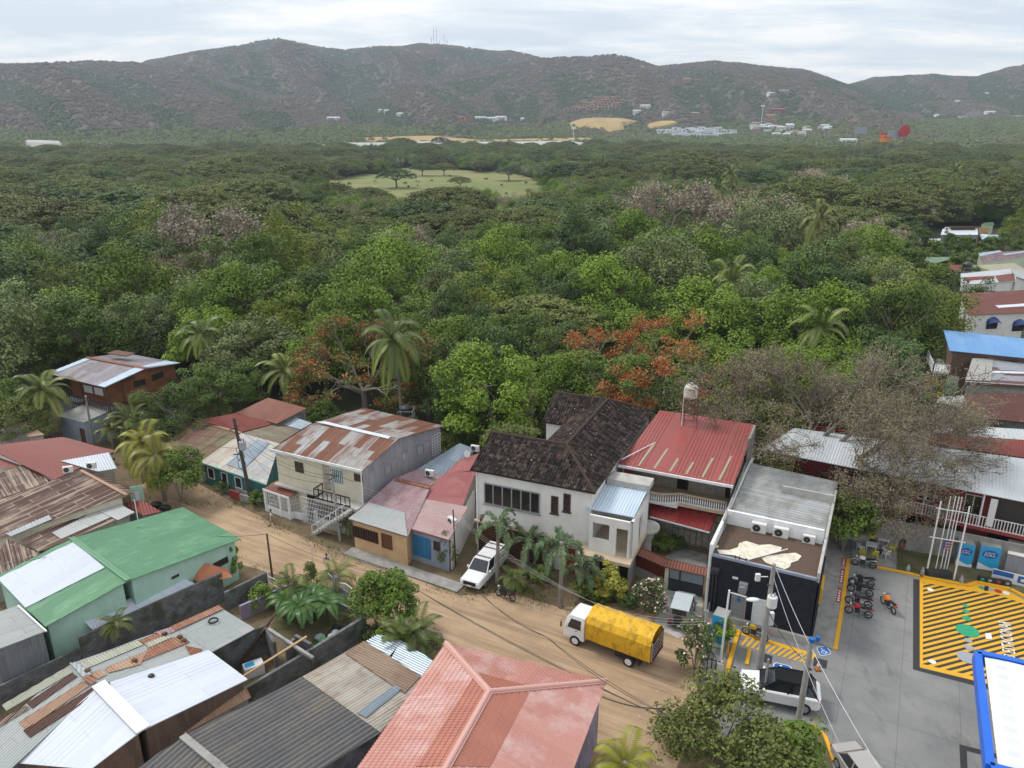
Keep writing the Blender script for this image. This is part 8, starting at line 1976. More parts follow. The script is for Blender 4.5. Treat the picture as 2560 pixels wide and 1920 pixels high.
# trash bin
c=A(11,892,190,.12);v=E('trash_bin',c,'round brown and black trash bin by the grey wall','bin');MB().lathe(c,[(.26,0),(.3,.65),(.3,.7)],14).build('body','bin_brown',v);MB().lathe(c+V(0,0,.7),[(.32,0),(.3,.15),(.18,.32),(.05,.34)],14).build('lid','black',v)
# traffic cone
c=A(8,1188,1295,.06);v=E('traffic_cone',c,'orange traffic cone with white band beside the wheelchair mark','cone');MB().box(c+V(0,0,.02),(.36,.36,.04)).build('base','rust_steel',v);MB().lathe(c+V(0,0,.04),[(.14,0),(.09,.3)],12).build('cone','bike_orange',v);MB().lathe(c+V(0,0,.34),[(.09,0),(.055,.2)],12).build('band','mark_white',v);MB().lathe(c+V(0,0,.54),[(.055,0),(.03,.14)],12).build('tip','bike_orange',v)
# yellow bollards
for(a,b),lab in zip(((465,960),(415,1120),(372,1275)),('beside the yellow and black motorcycle','in front of the blue water kiosk','nearest the white lamp pole')):tag(MB().cyl(A(8,a,b,.5),.07,.95,10).build('bollard','yellow_paint'),'short yellow bollard '+lab,'bollard','yellow bollards')
# ------------------------------------------------------------------ water kiosks and signs
def kiosk(n,bl,br,h,dep,label,front='pure_blue',words=True):
 a=A(n,*bl,.1);b=A(n,*br,.1);u=(b-a).normalized();w_=(b-a).length;back=Vector((-u.y,u.x,0));back=back if back.y>0 else-back
 v=E('water_kiosk',(a+b)/2,label,'kiosk',None)
 MB().obox(a+back*.02,u*w_,back*dep,V(0,0,h)).build('cabinet','concrete' if words else front,v,bevel=.02)
 MB().obox(a,u*w_,back*.02-back*.04,V(0,0,h)).build('front_panel',front,v)
 m=MB();q=[a-back*.03+u*(w_*x)+V(0,0,h*z)for x,z in((0,.02),(1,.02),(1,.16),(.7,.12),(.4,.18),(0,.3))];m.poly(q);m.build('white_wave','mark_white',v)
 o=a-back*.035;m=MB();cx=u*w_*.5+V(0,0,h*.68);m.poly([o+cx+u*(w_*.38*math.cos(t*.5236)*(1+.08*math.sin(t*2)))+V(0,0,h*.17*math.sin(t*.5236))for t in range(12)]);m.build('logo_shape','deep_blue',v)
 text('FUENTE',v,'lettering','mark_white',a-back*.045+u*w_*.26+V(0,0,h*.70),u,V(0,0,1),w_*.14);text('PURA',v,'lettering','mark_white',a-back*.045+u*w_*.22+V(0,0,h*.585),u,V(0,0,1),w_*.22);text('agua para todos',v,'lettering','mark_white',a-back*.045+u*w_*.2+V(0,0,h*.42),u,V(0,0,1),w_*.085)if False else None
 return v
kiosk(11,(1393,325),(1530,347),2.2,1.4,'large blue water vending kiosk, right one by the grey wall');kiosk(11,(1250,302),(1358,320),2.1,1.4,'blue water vending kiosk behind the white flagpole frame');kiosk(8,(258,1085),(375,1125),2.6,1.1,'blue water vending kiosk standing against the black shop wall','pure_blue')
a=A(11,1575,345,.1);b=A(11,1740,385,.1);u=(b-a).normalized();back=Vector((-u.y,u.x,0));v=E('ice_chest',a,'grey white ice chest with slanting roof beside the blue kiosks','ice chest');MB().obox(a,u*2.4,back*1.6,V(0,0,1.7)).build('body','wall_sheetlight',v);m=MB();m.poly([a+V(0,0,1.75)-back*.1,a+u*2.5+V(0,0,1.75)-back*.1,a+u*2.5+back*1.7+V(0,0,2.2),a+back*1.7+V(0,0,2.2)]);m.build('lid','ac_white',v)
v=E('advert_board',A(11,1600,430,.1),'low blue and white advertising board beside the hatched marking','sign board');a=A(11,1495,395,.1);b=A(11,1720,450,.1);u=(b-a).normalized();MB().obox(a,u*(b-a).length,V(0,.08,0),V(0,0,.95)).build('board','plastic_white',v)
m=MB();m.obox(a+V(0,-.015,.5),u*1.4,V(0,.012,0),V(0,0,.42));m.obox(a+u*1.7+V(0,-.015,.25),u*1.5,V(0,.012,0),V(0,0,.6));m.build('blue_panel','sign_blue',v);m=MB();m.obox(a+u*1.9+V(0,-.03,.4),u*1.0,V(0,.012,0),V(0,0,.25));m.build('white_panel','mark_white',v)
for i,(x0,x1,mt,lb)in enumerate(((1412,1450,'mark_green','green'),(1455,1507,'deep_blue','grey'),(1512,1568,'sign_red','red'),(1573,1625,'deep_blue','white'))):
 a=A(11,x0,410+i*10,.1);b=A(11,x1,417+i*10,.1);v=E('pump_sign',a,'small dark blue sign box in front of the board, at the %s dot'%lb,'sign box','small sign boxes by the coloured dots');MB().obox(a,(b-a),V(0,.3,0),V(0,0,.42)).build('box','mark_black',v);c=(a+b)/2+V(0,-.02,.25);MB().poly([c+(b-a).normalized()*.15*math.cos(t*.785)+V(0,0,.13*math.sin(t*.785))for t in range(8)]).build('emblem',mt if i%2==0 else 'mark_grey',v)
# flagpole frame
tops=[((1120,-60),(1060,357)),((1183,-80),(1118,345)),((1205,-60),(1150,345)),((1232,-50),(1172,350)),((1255,-30),(1192,350)),((1312,10),(1243,398))]
fr=E('flagpole_frame',A(11,1150,360,.1),'frame of six tall white poles with cross bars in front of the blue kiosks','pole frame')
bs=[]
for i,(t_,b_)in enumerate(tops):
 b=A(11,*b_,.1);bs.append(b);r_=.07 if i in(0,5)else .045;MB().tube([b,b+V(0,0,6.6 if i in(0,5)else 6.9)],[r_,r_*.8],8).build('pole','white_paint',fr)
MB().beam(bs[0]+V(-.3,0,3.4),bs[5]+V(.3,0,3.4),.06).build('cross_bar','white_paint',fr);MB().beam(bs[0]+V(-.3,0,6.0),bs[5]+V(.1,0,6.0),.05).build('cross_bar','white_paint',fr)
m=MB();m.obox(bs[1]+V(.2,-.1,2.2),bs[4]-bs[1]-V(.3,0,0),V(0,.05,0),V(0,0,.8));m.build('blue_panel','sign_blue',fr);m=MB()
for i in range(4):
 for j in range(3):p=bs[1]+V(.3,-.13,2.3)+(bs[4]-bs[1]-V(.3,0,0))*((i+.3)/4.4)+V(0,0,j*.24);m.box(p,(.12,.02,.1))
m.build('panel_squares','bill_orange',fr)
c=A(11,1150,390,.1);u=(bs[4]-bs[1]).normalized();MB().obox(c-u*.9,u*1.8,V(0,.6,0),V(0,0,.5)).build('planter_base','mark_black',fr)
for x,y,h_,nm,lb in((935,340,.55,'mark_grey','small grey stone figure on the grass strip left of the flagpoles'),(1030,370,.7,'steel_grey','dark short bollard at the left foot of the flagpole frame'),(1290,425,.7,'steel_grey','dark short bollard at the right foot of the flagpole frame')):c=A(11,x,y,.1);tag(MB().lathe(c,[(.16,0),(.15,h_*.6),(.09,h_*.8),(.08,h_),(.01,h_+.05)],10).build('bollard' if 'boll' in lb else 'stone_figure',nm),lb,'bollard' if 'boll' in lb else 'figure')
# fence along the lot's left edge
v=E('metal_fence',A(8,205,1250),'grey bar fence between the dirt road and the forecourt','fence');m=MB();P=pp(8,(235,900),(205,1180),(185,1390));P2=pp(8,(185,1390),(330,1420))
for a,b in zip(P+P2,P[1:]+P2[1:]+P2[-1:]):
 L=(b-a).length;n=max(1,int(L/.22))
 for i in range(n):p=a+(b-a)*i/n;m.beam(p,p+V(0,0,1.9),.045)
 m.beam(a+V(0,0,1.8),b+V(0,0,1.8),.05);m.beam(a+V(0,0,.2),b+V(0,0,.2),.05)
m.build('bars','steel_grey',v)
# white gate arch of the garden
gt=E('garden_gate',A(6,980,330),'white barred garden gate with arched top rails between lilac posts','gate');g0=A(6,835,240);g1=A(6,985,330);g2=A(6,1175,450);g3=A(6,1240,400)
for a,b,sol in((g0,g1,0),(g1,g2,1),(g2,g3,0)):
 W_g=Wall(a,b);n=max(3,int(W_g.L/.16));m=MB()
 for i in range(n+1):q=W_g.L*i/n;h_=1.35+.45*math.sin(math.pi*i/n);m.beam(W_g.pt(q,0),W_g.pt(q,h_),.03)
 for i in range(n):q=W_g.L*i/n;q2=W_g.L*(i+1)/n;m.beam(W_g.pt(q,1.35+.45*math.sin(math.pi*i/n)),W_g.pt(q2,1.35+.45*math.sin(math.pi*(i+1)/n)),.05)
 m.build('bars','white_paint',gt)
 if sol:m=MB();W_g.slab(m,.1,W_g.L-.1,.1,1.2,.02,.03);m.build('gate_panel','wall_sheetlight',gt)
for p in(g1,g2):m=MB();m.box(p+V(0,0,.95),(.28,.28,1.9));m.lathe(p+V(0,0,1.9),[(.2,0),(.2,.08),(.02,.25)],4);m.build('gate_post','lilac_plaster',gt)
fenceblock('garden_wall','low lilac wall under the white garden gate',A(6,780,330),A(6,1190,500),.5,.16,'concrete','wall')
v=E('white_railing',A(6,430,260),'leaning white pipe rails at the corner of the walkway wall','railing');m=MB();p=A(6,395,270);
for k_ in(.3,.8,1.4):m.beam(p+V(0,0,k_),A(6,470,290)+V(0,0,k_-.2),.05)
m.beam(p,p+V(0,0,1.8),.07);m.build('rails','white_paint',v)
# ------------------------------------------------------------------ utility poles and wires
ANCH={}
def pole(key,base,top,r0,r1,mat,label,name='utility_pole',arms=(),cat='utility pole'):
 v=E(name,(base.x,base.y,0),label,cat);MB().tube([base-V(0,0,.1),top],[r0,r1],10).build('pole',mat,v);ANCH[key]=top
 for dz,w_,az in arms:c=top-V(0,0,dz);d=V(math.cos(az),math.sin(az),0)*w_/2;MB().beam(c-d+V(0,-.1,0),c+d+V(0,-.1,0),.09).build('cross_arm','pole_wood',v)
 return v
def transformer(v,c,r=.3,h=.8,mat='steel_grey'):
 MB().lathe(c,[(r*.9,0),(r,.05),(r,h-.05),(r*.85,h)],16).build('transformer',mat,v);m=MB();[m.lathe(c+V(x,0,h),[(.04,0),(.07,.06),(.04,.12),(.07,.18),(.02,.26)],8)for x in(-.12,.12)];m.build('insulator','bin_brown' if mat!='ac_white' else 'mark_grey',v)
b=A(2,238,1060);t=Vector((b.x,b.y,0))+(A(2,85,330,9.2)-Vector((b.x,b.y,0)));p1=pole('p1',b,A(2,85,330,9.2),.2,.13,'pole_wood','leaning dark power pole with transformer in front of the whitish roof',arms=((.9,1.2,1.1),(3.6,.8,.3)));c=A(2,165,600,7.2);transformer(p1,c,.3,.8,'mark_grey')
b=A(2,1005,1390);p2=pole('p2',b,b+V(-.35,.3,6.6),.13,.09,'pole_concrete','concrete power pole in front of the cream house stairs',arms=((.25,1.3,-.4),(.6,.7,1.0)))
b=A(2,420,1720);pole('p3',b,A(2,370,1330,4.3),.09,.07,'pole_wood','thin dark wooden post near the block walls at the road')
b=A(2,782,1680);pole('p4',b,b+V(-.05,0,2.6),.04,.035,'ac_white','thin white pipe post near the schoolchild','pipe_post',cat='post')
b=A(14,745,1540);pole('p5',b,A(14,630,830,8.0),.14,.1,'pole_concrete','grey power pole in front of the brick house porch',arms=((.4,.8,.3),))
b=A(14,1685,1420);pole('p5b',b,A(14,1560,1000,5),.1,.08,'pole_concrete','short grey pole beside the black pickup')
b=A(8,682,1300,.05);p6=pole('p6',b,b+V(.15,.1,8.2),.22,.13,'pole_concrete','tall concrete power pole with white transformer in front of the black wall',arms=((1.5,.6,3.0),));T6=ANCH['p6']
transformer(p6,A(8,790,750,5.4),.32,.8,'ac_white');m=MB();m.box(A(8,778,850,4.0),(.45,.3,.95));m.build('meter_box','ac_white',p6,bevel=.03);m=MB();m.box(A(8,672,495,7.0),(.3,.2,.5));m.beam(A(8,700,490,7.0),A(8,760,490,7.0),.05);m.build('floodlight','ac_white',p6)
b=A(8,1020,1750,.05);t=A(8,1095,1085,6.3);p7=pole('p7',b,Vector((b.x+.1,b.y+.05,6.0)),.2,.15,'pole_concrete','concrete pole with blue cap standing beside the black roofed car',arms=((1.8,.5,2.0),));MB().cyl(ANCH['p7']+V(0,0,.1),.17,.25,12).build('cap','sign_blue',p7);MB().cyl(ANCH['p7']+V(.35,0,.2),.12,.3,12).build('blue_lamp','sign_blue',p7)
b=A(8,338,1310,.05);p8=pole('p8',b,b+V(.1,0,6.4),.08,.06,'white_paint','white street lamp with one arm in front of the black shop wall','street_lamp',cat='street lamp');T8=ANCH['p8'];u=U3;MB().beam(T8-V(0,0,.15),T8-V(0,0,.2)+u*1.1,.05).build('lamp_arm','white_paint',p8);MB().ball(T8+u*1.5-V(0,0,.25),(.45,.2,.12),12,6).build('lamp_head','lamp_glass',p8,smooth=True);MB().box(b+V(0,0,.35),(.45,.45,.8)).build('footing','ac_white',p8)
b=A(8,190,1390);pole('p9',b,A(8,240,500,6.2),.07,.06,'pole_concrete','thin grey post at the left edge of the forecourt fence','pipe_post',cat='post')
b=A(8,718,1560,.05);pole('p9b',b,b+V(0,0,3.2),.07,.06,'pole_concrete','short thin grey post touching the tall concrete pole','pipe_post',cat='post')
b=A(2,2003,1600);pole('p10',b,b+V(-.1,0,5.2),.06,.05,'black','thin black service post beside the fan unit at the pink roof','pipe_post',cat='post')
b=A(6,1510,620);pole('p11',b,b+V(0,0,4.6),.07,.05,'pole_wood','thin post inside the roadside garden tree','pipe_post',cat='post')
b=A(1,1200,1080,2.8);pole('p12',Vector((b.x,b.y,2.5)),b+V(0,0,2.4),.04,.04,'ac_white','thin antenna mast above the patched shed','antenna_mast',cat='antenna')
def wire(pts,label,sag=.6,r=.018,mat='black',n=10,group='overhead wires'):
 m=MB()
 for a,b in zip(pts,pts[1:]):
  P=[a+(b-a)*(i/n)-V(0,0,sag*4*(i/n)*(1-i/n))for i in range(n+1)];m.tube(P,r,4,cap=False)
 tag(m.build('overhead_wire',mat),label,'wire',group)
P1,P2_,P3_,P5,P6,P7,P10,P11=(ANCH[k]for k in('p1','p2','p3','p5','p6','p7','p10','p11'))
rw=random.Random(2)
for k_ in range(4):o_=V(rw.uniform(-.3,.3),rw.uniform(-.3,.3),-.3-.9*k_);wire([P5+o_*.4,P1+o_,P2_+o_*.35],'overhead wire from the brick house past the leaning pole to the concrete pole',.7+.1*k_)
for k_ in range(3):o_=V(0,.1*k_,-.15-.25*k_);wire([P2_+o_,P10+o_,A(7,1200,550,5.2),A(7,2210,700,6.4)+o_],'overhead wire running along the row of houses towards the shop',.5+.1*k_,.013,'pole_concrete')
far_r=A(7,1900,1590,4.6)
for k_ in range(3):o_=V(.05*k_,.12*k_,-.1*k_);wire([P3_+V(0,0,0),P11+o_],'dark overhead wire from the thin wooden post to the garden tree',.5,.016);wire([P11+o_,far_r+o_],'dark overhead wire crossing the dirt road diagonally towards the lower right',.3+.1*k_,.018)
for k_ in range(2):wire([A(7,250,480,5.2)+V(0,.3*k_,0),A(7,850,870,5.4),far_r+V(0,0,.3)],'thick dark cable pair above the road in front of the truck',.3+.2*k_,.022)
wire([A(7,1330,1390,4.6),A(7,1880,1490,4.8)],'thick service cable leaving the corner of the pink tile roof',.25,.04);wire([P6,P7-V(0,0,.4),A(11,745,1660,4.5)],'pale guy wire from the tall pole over the forecourt',.15,.025,'alu');wire([P6-V(0,0,.8),A(11,210,870,5.0),A(11,480,1500,3)],'pale service wire down from the tall pole',.15,.02,'alu');wire([P7-V(0,0,1.5),P6-V(0,0,3.5)],'tangled cable between the two concrete poles',.5,.03)
wire([P1-V(0,0,1.2),A(2,450,880,3.2)],'wire from the leaning pole to the lattice porch roof',.4);wire([P1-V(0,0,.8),A(2,540,680,6.0)],'wire from the leaning pole to the cream house',.3);wire([P2_,A(2,1170,880,5.0)],'wire from the concrete pole to the cream house',.2);wire([P1-V(0,0,1.0),A(1,1000,700,4)],'wire from the leaning pole to the rusty roof',.8);wire([P3_,A(1,1200,1100,4.2),A(1,0,1420,5)],'thin wire passing over the green roof',.5);wire([P5,A(1,0,180,7)],'wire leading off the left edge from the grey pole',.5)
# cable coil on the leaning pole
m=MB();
for k_ in range(3):c=A(2,140+k_*8,600+k_*60,6.6-k_*.9);m.tube([c+V(.35*math.cos(i*.6),-.1,.35*math.sin(i*.6)*(1+.3*k_))for i in range(12)],.03,5,False)
m.build('cable_coil','black',p1)
# ------------------------------------------------------------------ air conditioners, tanks, clutter
def ac(c,az,label,s=1.0,fan=1):
 v=E('ac_unit',(0,0,0),label,'air conditioner','air conditioner outdoor units');MB().box((0,0,.32),(.85,.32,.6)).build('casing','ac_white',v,bevel=.015)
 m=MB();m.tube([(-.12,-.165,.32),(-.12,-.175,.32)],.23,18);f=m.build('fan_grille','engine',v);MB().tube([(-.12,-.176,.32),(-.12,-.19,.32)],.05,8).build('hub','alu',f);MB().box((0,.05,.01),(.8,.3,.03)).build('bracket','black',v)
 v.location=c;v.rotation_euler=(0,0,az);v.scale=(s,)*3
azs=math.atan2(U3.y,U3.x)
for x,y,lb,s in((655,165,'left one',1.3),(845,215,'middle one',1.3),(1100,235,'right one',1.05)):q=sp_((A(8,x,y,zg)-sp_(0,0,0)).dot(U3),dm-.35,zg);ac(q,azs,'fan unit on the gravel roof of the black shop, '+lb,s)
ac(A(1,592,625,3.9),.35,'fan unit on the dark red roof, near the rusty ridge');ac(A(1,795,590,3.85),.1,'fan unit on the white sheet of the dark red roof');ac(A(2,1778,830,4.2),-.4,'fan unit on the faded pink roof');ac(A(2,2170,615,4.5),-.4,'fan unit beside the satellite dish at the back of the pink roof');ac(A(2,1975,1260,3.2),-.9,'fan unit at the front corner of the pink roof',1.2)
ac(A(5,1185,140,2.3),.75,'fan unit fixed on the mint wall under the green roof');ac(A(2,1268,880,4.0),-.5,'fan unit on the side wall of the cream house by the drain pipe');ac(A(16,1025,95,5.8),0,'fan unit on the white roof of the grey block house, back',1.4);ac(A(16,1018,140,5.7),0,'fan unit on the white roof of the grey block house, front',1.4)
# satellite dish
c=A(2,2095,690,4.8);v=E('satellite_dish',c,'small satellite dish on the red part of the pink roof','satellite dish');MB().tube([c,c+V(0,0,.5)],.03,6).build('mast','alu',v);m=MB();m.lathe(V(0,0,0),[(.02,0),(.2,.04),(.36,.14)],14);o=m.build('dish','ac_white',v);o.rotation_euler=(R_(60),0,R_(40));o.location=(0,0,.6)
for i in range(len(o.data.vertices)):o.data.vertices[i].co+=Vector(c)
# water tank tower
base=A(3,2078,560,7.9);v=E('water_tank',(base.x,base.y,7.6),'cream water tank on a rusty steel stand above the light red roof','water tank');base.z=7.6;hh2=3.1;s_=.62
fr_=MB()
for x in(-s_,s_):
 for y in(-s_,s_):fr_.beam(base+V(x,y,0),base+V(x*.95,y*.95,hh2),.07)
for z in(1.0,2.0,3.0):
 for a,b in(((-s_,-s_),(s_,-s_)),((s_,-s_),(s_,s_)),((s_,s_),(-s_,s_)),((-s_,s_),(-s_,-s_))):fr_.beam(base+V(a[0],a[1],z),base+V(b[0],b[1],z),.05)
for a,b in(((-s_,-s_),(s_,-s_)),((s_,-s_),(s_,s_))):
 for z in(1.0,2.0):fr_.beam(base+V(a[0],a[1],z),base+V(b[0],b[1],z+1),.03);fr_.beam(base+V(b[0],b[1],z),base+V(a[0],a[1],z+1),.03)
fr_.build('stand','rust_steel',v);MB().box(base+V(0,0,.4),(1.4,1.4,.12)).build('grating','tile_beige',v)
MB().lathe(base+V(0,0,hh2),[(.6,0),(.63,.1),(.63,1.0),(.5,1.2),(.25,1.3)],22).build('tank','tank_cream',v);MB().lathe(base+V(0,0,hh2+1.3),[(.25,0),(.25,.1),(.1,.13)],14).build('lid','steel_grey',v)
m=MB();m.tube([base+V(-.75,-.5,hh2+1.1),base+V(-.8,-.6,hh2+.8),base+V(-.8,-.6,.1),A(3,1500,860,7.5)],.045,6);m.build('pipe','plastic_white',v)
for n,a,b,z,lb in((2,1575,290,5.5,'black water tank in a pipe frame at the forest edge behind the striped roof'),(16,1330,700,7.2,'black water tank on a stand above the beige roof')):
 c=A(n,a,b,z);sc_=1 if n==2 else 1.5;v=E('water_tank',(c.x,c.y,0),lb,'water tank');MB().lathe(c+V(0,0,-.2),[(.5*sc_,0),(.55*sc_,.1),(.55*sc_,.9*sc_),(.3*sc_,1.15*sc_),(.1,1.2*sc_)],16).build('tank','engine',v);m=MB()
 for x in(-.8,.8):
  for y in(-.8,.8):m.beam(Vector((c.x+x*sc_,c.y+y*sc_,0)),c+V(x*sc_,y*sc_,.5),.06)
 for z_ in(-.25,.5):m.beam(c+V(-.8*sc_,-.8*sc_,z_),c+V(.8*sc_,-.8*sc_,z_),.05);m.beam(c+V(.8*sc_,-.8*sc_,z_),c+V(.8*sc_,.8*sc_,z_),.05);m.beam(c+V(-.8*sc_,.8*sc_,z_),c+V(.8*sc_,.8*sc_,z_),.05)
 m.build('stand','steel_grey',v)
# yard clutter
c=A(6,262,985);v=E('washing_tub',c,'white twin washing tub standing in the laundry yard','washing tub');rz_=.55;m=MB();m.box(c+V(0,0,.42),(1.3,.75,.84),rz_);m.build('body','plastic_white',v,bevel=.05);MB().box(c+V(-.2,-.1,.85),(.6,.45,.03),rz_).build('basin','pure_blue',v)
for a,b,lb in(((100,940,.2),(450,450,3.0),'long weathered plank leaning on the block wall, upper one'),((120,960,.1),(430,480,2.6),'long weathered plank leaning on the block wall, lower one'),((165,1005,1.2),(715,660,2.6),'pale new timber pole laid across the unfinished room')):tag(MB().beam(A(6,a[0],a[1],a[2]),A(6,b[0],b[1],b[2]),.16,.07).build('wooden_plank','wood_light' if 'pale' in lb else 'wood_dark'),lb,'plank')
for i,(x,y,mt,lb)in enumerate(((860,705,'bag_green','green garbage bag beside the block wall'),(935,675,'bag_white','white tied garbage bag beside the block wall'),(965,640,'bag_white','pale crumpled plastic bag behind the white bag'),(975,590,'black','black garbage bag behind the pale bags'),(830,670,'mark_grey','grey plastic bag left of the green bag'))):
 c=A(6,x,y,.25);m=MB().ball(c,(.38,.32,.3),10,7);rb=random.Random(i);m.v=[(a+rb.uniform(-.04,.04),b+rb.uniform(-.04,.04),z+rb.uniform(-.03,.03))for a,b,z in m.v];tag(m.build('garbage_bag',mt),lb,'garbage bag')
for i,(x,y,r_,lb)in enumerate(((1350,905,.45,'heap of black plastic bags at the foot of the road palm, larger'),(1430,930,.4,'heap of black plastic bags at the foot of the road palm, smaller'))):c=A(1,x,y,.25);tag(MB().ball(c,(r_*1.4,r_,r_*.7),9,6).build('bag_heap','black'),lb,'bags')
# sign by the rusty house
c=A(1,1195,870,1.2);v=E('shop_sign',c,'green street sign with white bottle picture at the rusty roofed house','sign');MB().box(c+V(0,0,.6),(1.1,.08,1.9),.5).build('board','mint_plaster',v);MB().box(c+V(.02,-.06,.5),(.35,.03,.9),.5).build('bottle_picture','plastic_white',v);MB().beam(Vector((c.x,c.y,0)),c,.08).build('post','black',v)
# ------------------------------------------------------------------ far town, resort, billboards, masts
def farhouse(px,py,w_,h_,dep,wall,rf,label,name='far_house',group=None,tower=False,r0=700,nwin=3):
 p=on_terrain(px,py,r0);p.z+=1.5;h_*=.85;w_*=.88;v=E(name,p,label,'house',group);az=-.0+random.Random(int(px)).uniform(-.5,.5);ux=V(math.cos(az),math.sin(az),0);uy=V(-math.sin(az),math.cos(az),0)
 b=p-ux*w_/2-V(0,0,6);MB().obox(b,ux*w_,uy*dep,V(0,0,h_+6)).build('wall',wall,v)
 m=MB();o=p-ux*(w_/2+.6)-uy*.6+V(0,0,h_);e=[o,o+ux*(w_+1.2),o+ux*(w_+1.2)+uy*(dep+1.2),o+uy*(dep+1.2)];r1=(o+e[3])/2+V(0,0,1.6 if not tower else .3)+ux*1.5;r2=(e[1]+e[2])/2+V(0,0,1.6 if not tower else .3)-ux*1.5
 m.poly([e[0],e[1],r2,r1]);m.poly([e[2],e[3],r1,r2]);m.poly([e[3],e[0],r1]);m.poly([e[1],e[2],r2]);m.build('roof',rf,v)
 m=MB()
 for i in range(nwin):q=b+ux*w_*((i+.3)/nwin)-uy*.06+V(0,0,6+h_*.35);m.obox(q,ux*w_/nwin*.4,uy*.05,V(0,0,h_*.3))
 m.build('windows','dark_glass',v);return v
rt=random.Random(9);k=0
GW='white and blue houses of the dense housing estate'
for row,(y0,n,x0,x1)in enumerate(((336,17,1645,1835),(341,17,1650,1840),(346,15,1690,1800),(331,10,1690,1810))):
 for i in range(n):
  px=x0+(x1-x0)*(i+rt.uniform(.2,.8))/n;farhouse(px,y0+rt.uniform(-1.5,1.5),rt.uniform(12,18),rt.uniform(5,8),8,'white_paint',rt.choice(['roof_whitemetal','roof_blue','roof_bluewhite','roof_whitemetal']),'small white or pale blue house in the dense housing estate on the plain','estate_house',GW,True,nwin=2)
GT='small houses of the far town right of the housing estate'
for i in range(34):
 px=rt.uniform(1880,2075);py=rt.uniform(318,345);farhouse(px,py,rt.uniform(12,18),rt.uniform(5,7),8,rt.choice(['white_paint','cream_plaster','lilac_plaster','white_plaster']),rt.choice(['roof_whitemetal','roof_brick','roof_beige','roof_greymetal','roof_whitemetal']),'small pale house of the far town right of the housing estate','town_house',GT,nwin=2)
for px,py,w_,h_,wl,rf,lb in((1203,302,26,5,'white_paint','roof_whitemetal','long white villa on the plain, leftmost of the white row'),(1228,303,22,5,'white_paint','roof_whitemetal','white villa in the middle of the white row'),(1250,301,24,5,'white_paint','roof_whitemetal','white villa at the right end of the white row'),(1305,303,8,4,'white_paint','roof_whitemetal','tiny white house right of the white villa row'),
 (952,281,14,4,'white_paint','roof_bluewhite','pale house on the lower left slope, left of a pair'),(970,283,16,4,'white_paint','roof_bluewhite','pale house on the lower left slope, right of a pair'),(833,301,26,4,'white_paint','roof_bluewhite','long pale blue house low on the slope at the left'),(998,293,14,6,'white_paint','roof_bluewhite','small blue white house on the slope right of the pair'),(1150,301,20,4,'terracotta','roof_brick','brown low house left of the white villa row'),
 (1612,273,24,7,'white_paint','roof_whitemetal','white modern villa right of the terraced resort'),(1592,287,18,6,'white_paint','roof_whitemetal','white villa just below the modern villa'),(1665,289,14,5,'white_plaster','roof_beige','small pale house right of the white villas'),(1718,206,20,8,'terracotta','roof_beige','cream villa high on the right hill, left of a pair'),(1745,207,18,7,'terracotta','roof_brick','orange villa high on the right hill, right of a pair'),(1605,172,12,4,'cream_plaster','roof_beige','small house just under the crest of the central hill'),
 (1962,236,22,7,'cream_plaster','roof_brick','villa with red roof on the shoulder of the right hill'),(1930,238,16,3,'white_paint','roof_whitemetal','low white terrace beside the red roofed villa'),(1945,282,34,6,'redwall','roof_brick','long pinkish house on the lower right slope'),(1925,296,20,5,'terracotta','roof_rusttan','orange roofed house below the long pinkish house'),(1740,290,18,5,'terracotta','roof_beige','pinkish house on the slope left of the long pinkish house'),(2467,238,10,4,'white_paint','roof_whitemetal','tiny white house on the far right hill'),
 (2398,257,10,4,'white_paint','roof_whitemetal','tiny pale house low on the far right hill'),(2478,287,24,5,'white_paint','roof_bluewhite','pale blue house right of the smoke'),(2408,297,18,4,'white_paint','roof_brick','pinkish house left of the smoke'),(2540,297,40,4,'cream_plaster','roof_rusttan','long low tan shed at the far right edge'),(2343,296,8,6,'white_paint','roof_whitemetal','small white cube house left of the smoke'),(2128,313,16,5,'redwall','roof_brick','pinkish house behind the grey billboard'),(2122,361,26,6,'white_paint','roof_whitemetal','white shed roof among trees before the billboards'),(350,402,10,3,'wood_light','roof_beige','small tan hut among the trees at the left')):
 farhouse(px,py,w_,h_,10,wl,rf,lb,'villa')
# terraced resort
p=on_terrain(1490,275,800);R0=math.hypot(p.x,p.y);v=E('terraced_resort',p,'pink brick terraced resort stepping up the central hillside','building')
wm=MB();rm=MB();dm_=MB();rq=random.Random(3)
for t_,(y,x0,x1)in enumerate(((281,1410,1500),(276,1430,1540),(270,1440,1565),(265,1455,1565),(259,1470,1565),(252,1485,1565))):
 n=int((x1-x0)/9)
 for i in range(n):
  if rq.random()<.12:continue
  q=on_terrain(x0+9*i,y+rq.uniform(-1,1),800);q.z+=1.5;w_=10.5
  wm.obox(q,V(w_,0,0),V(0,9,0),V(0,0,6+rq.uniform(-1,1)));dm_.obox(q+V(1.5,-.2,2),V(w_*.55,0,0),V(0,.1,0),V(0,0,2.2));rm.obox(q+V(-.3,-.5,6.8),V(w_*.7,0,0),V(0,10,0),V(0,0,.7))
pm('resort_brick',(.50,.34,.27),(.38,.24,.19),.05,.9)
wm.build('wall','resort_brick',v);dm_.build('windows','dark_opening',v);rm.build('roof','resort_brick',v)
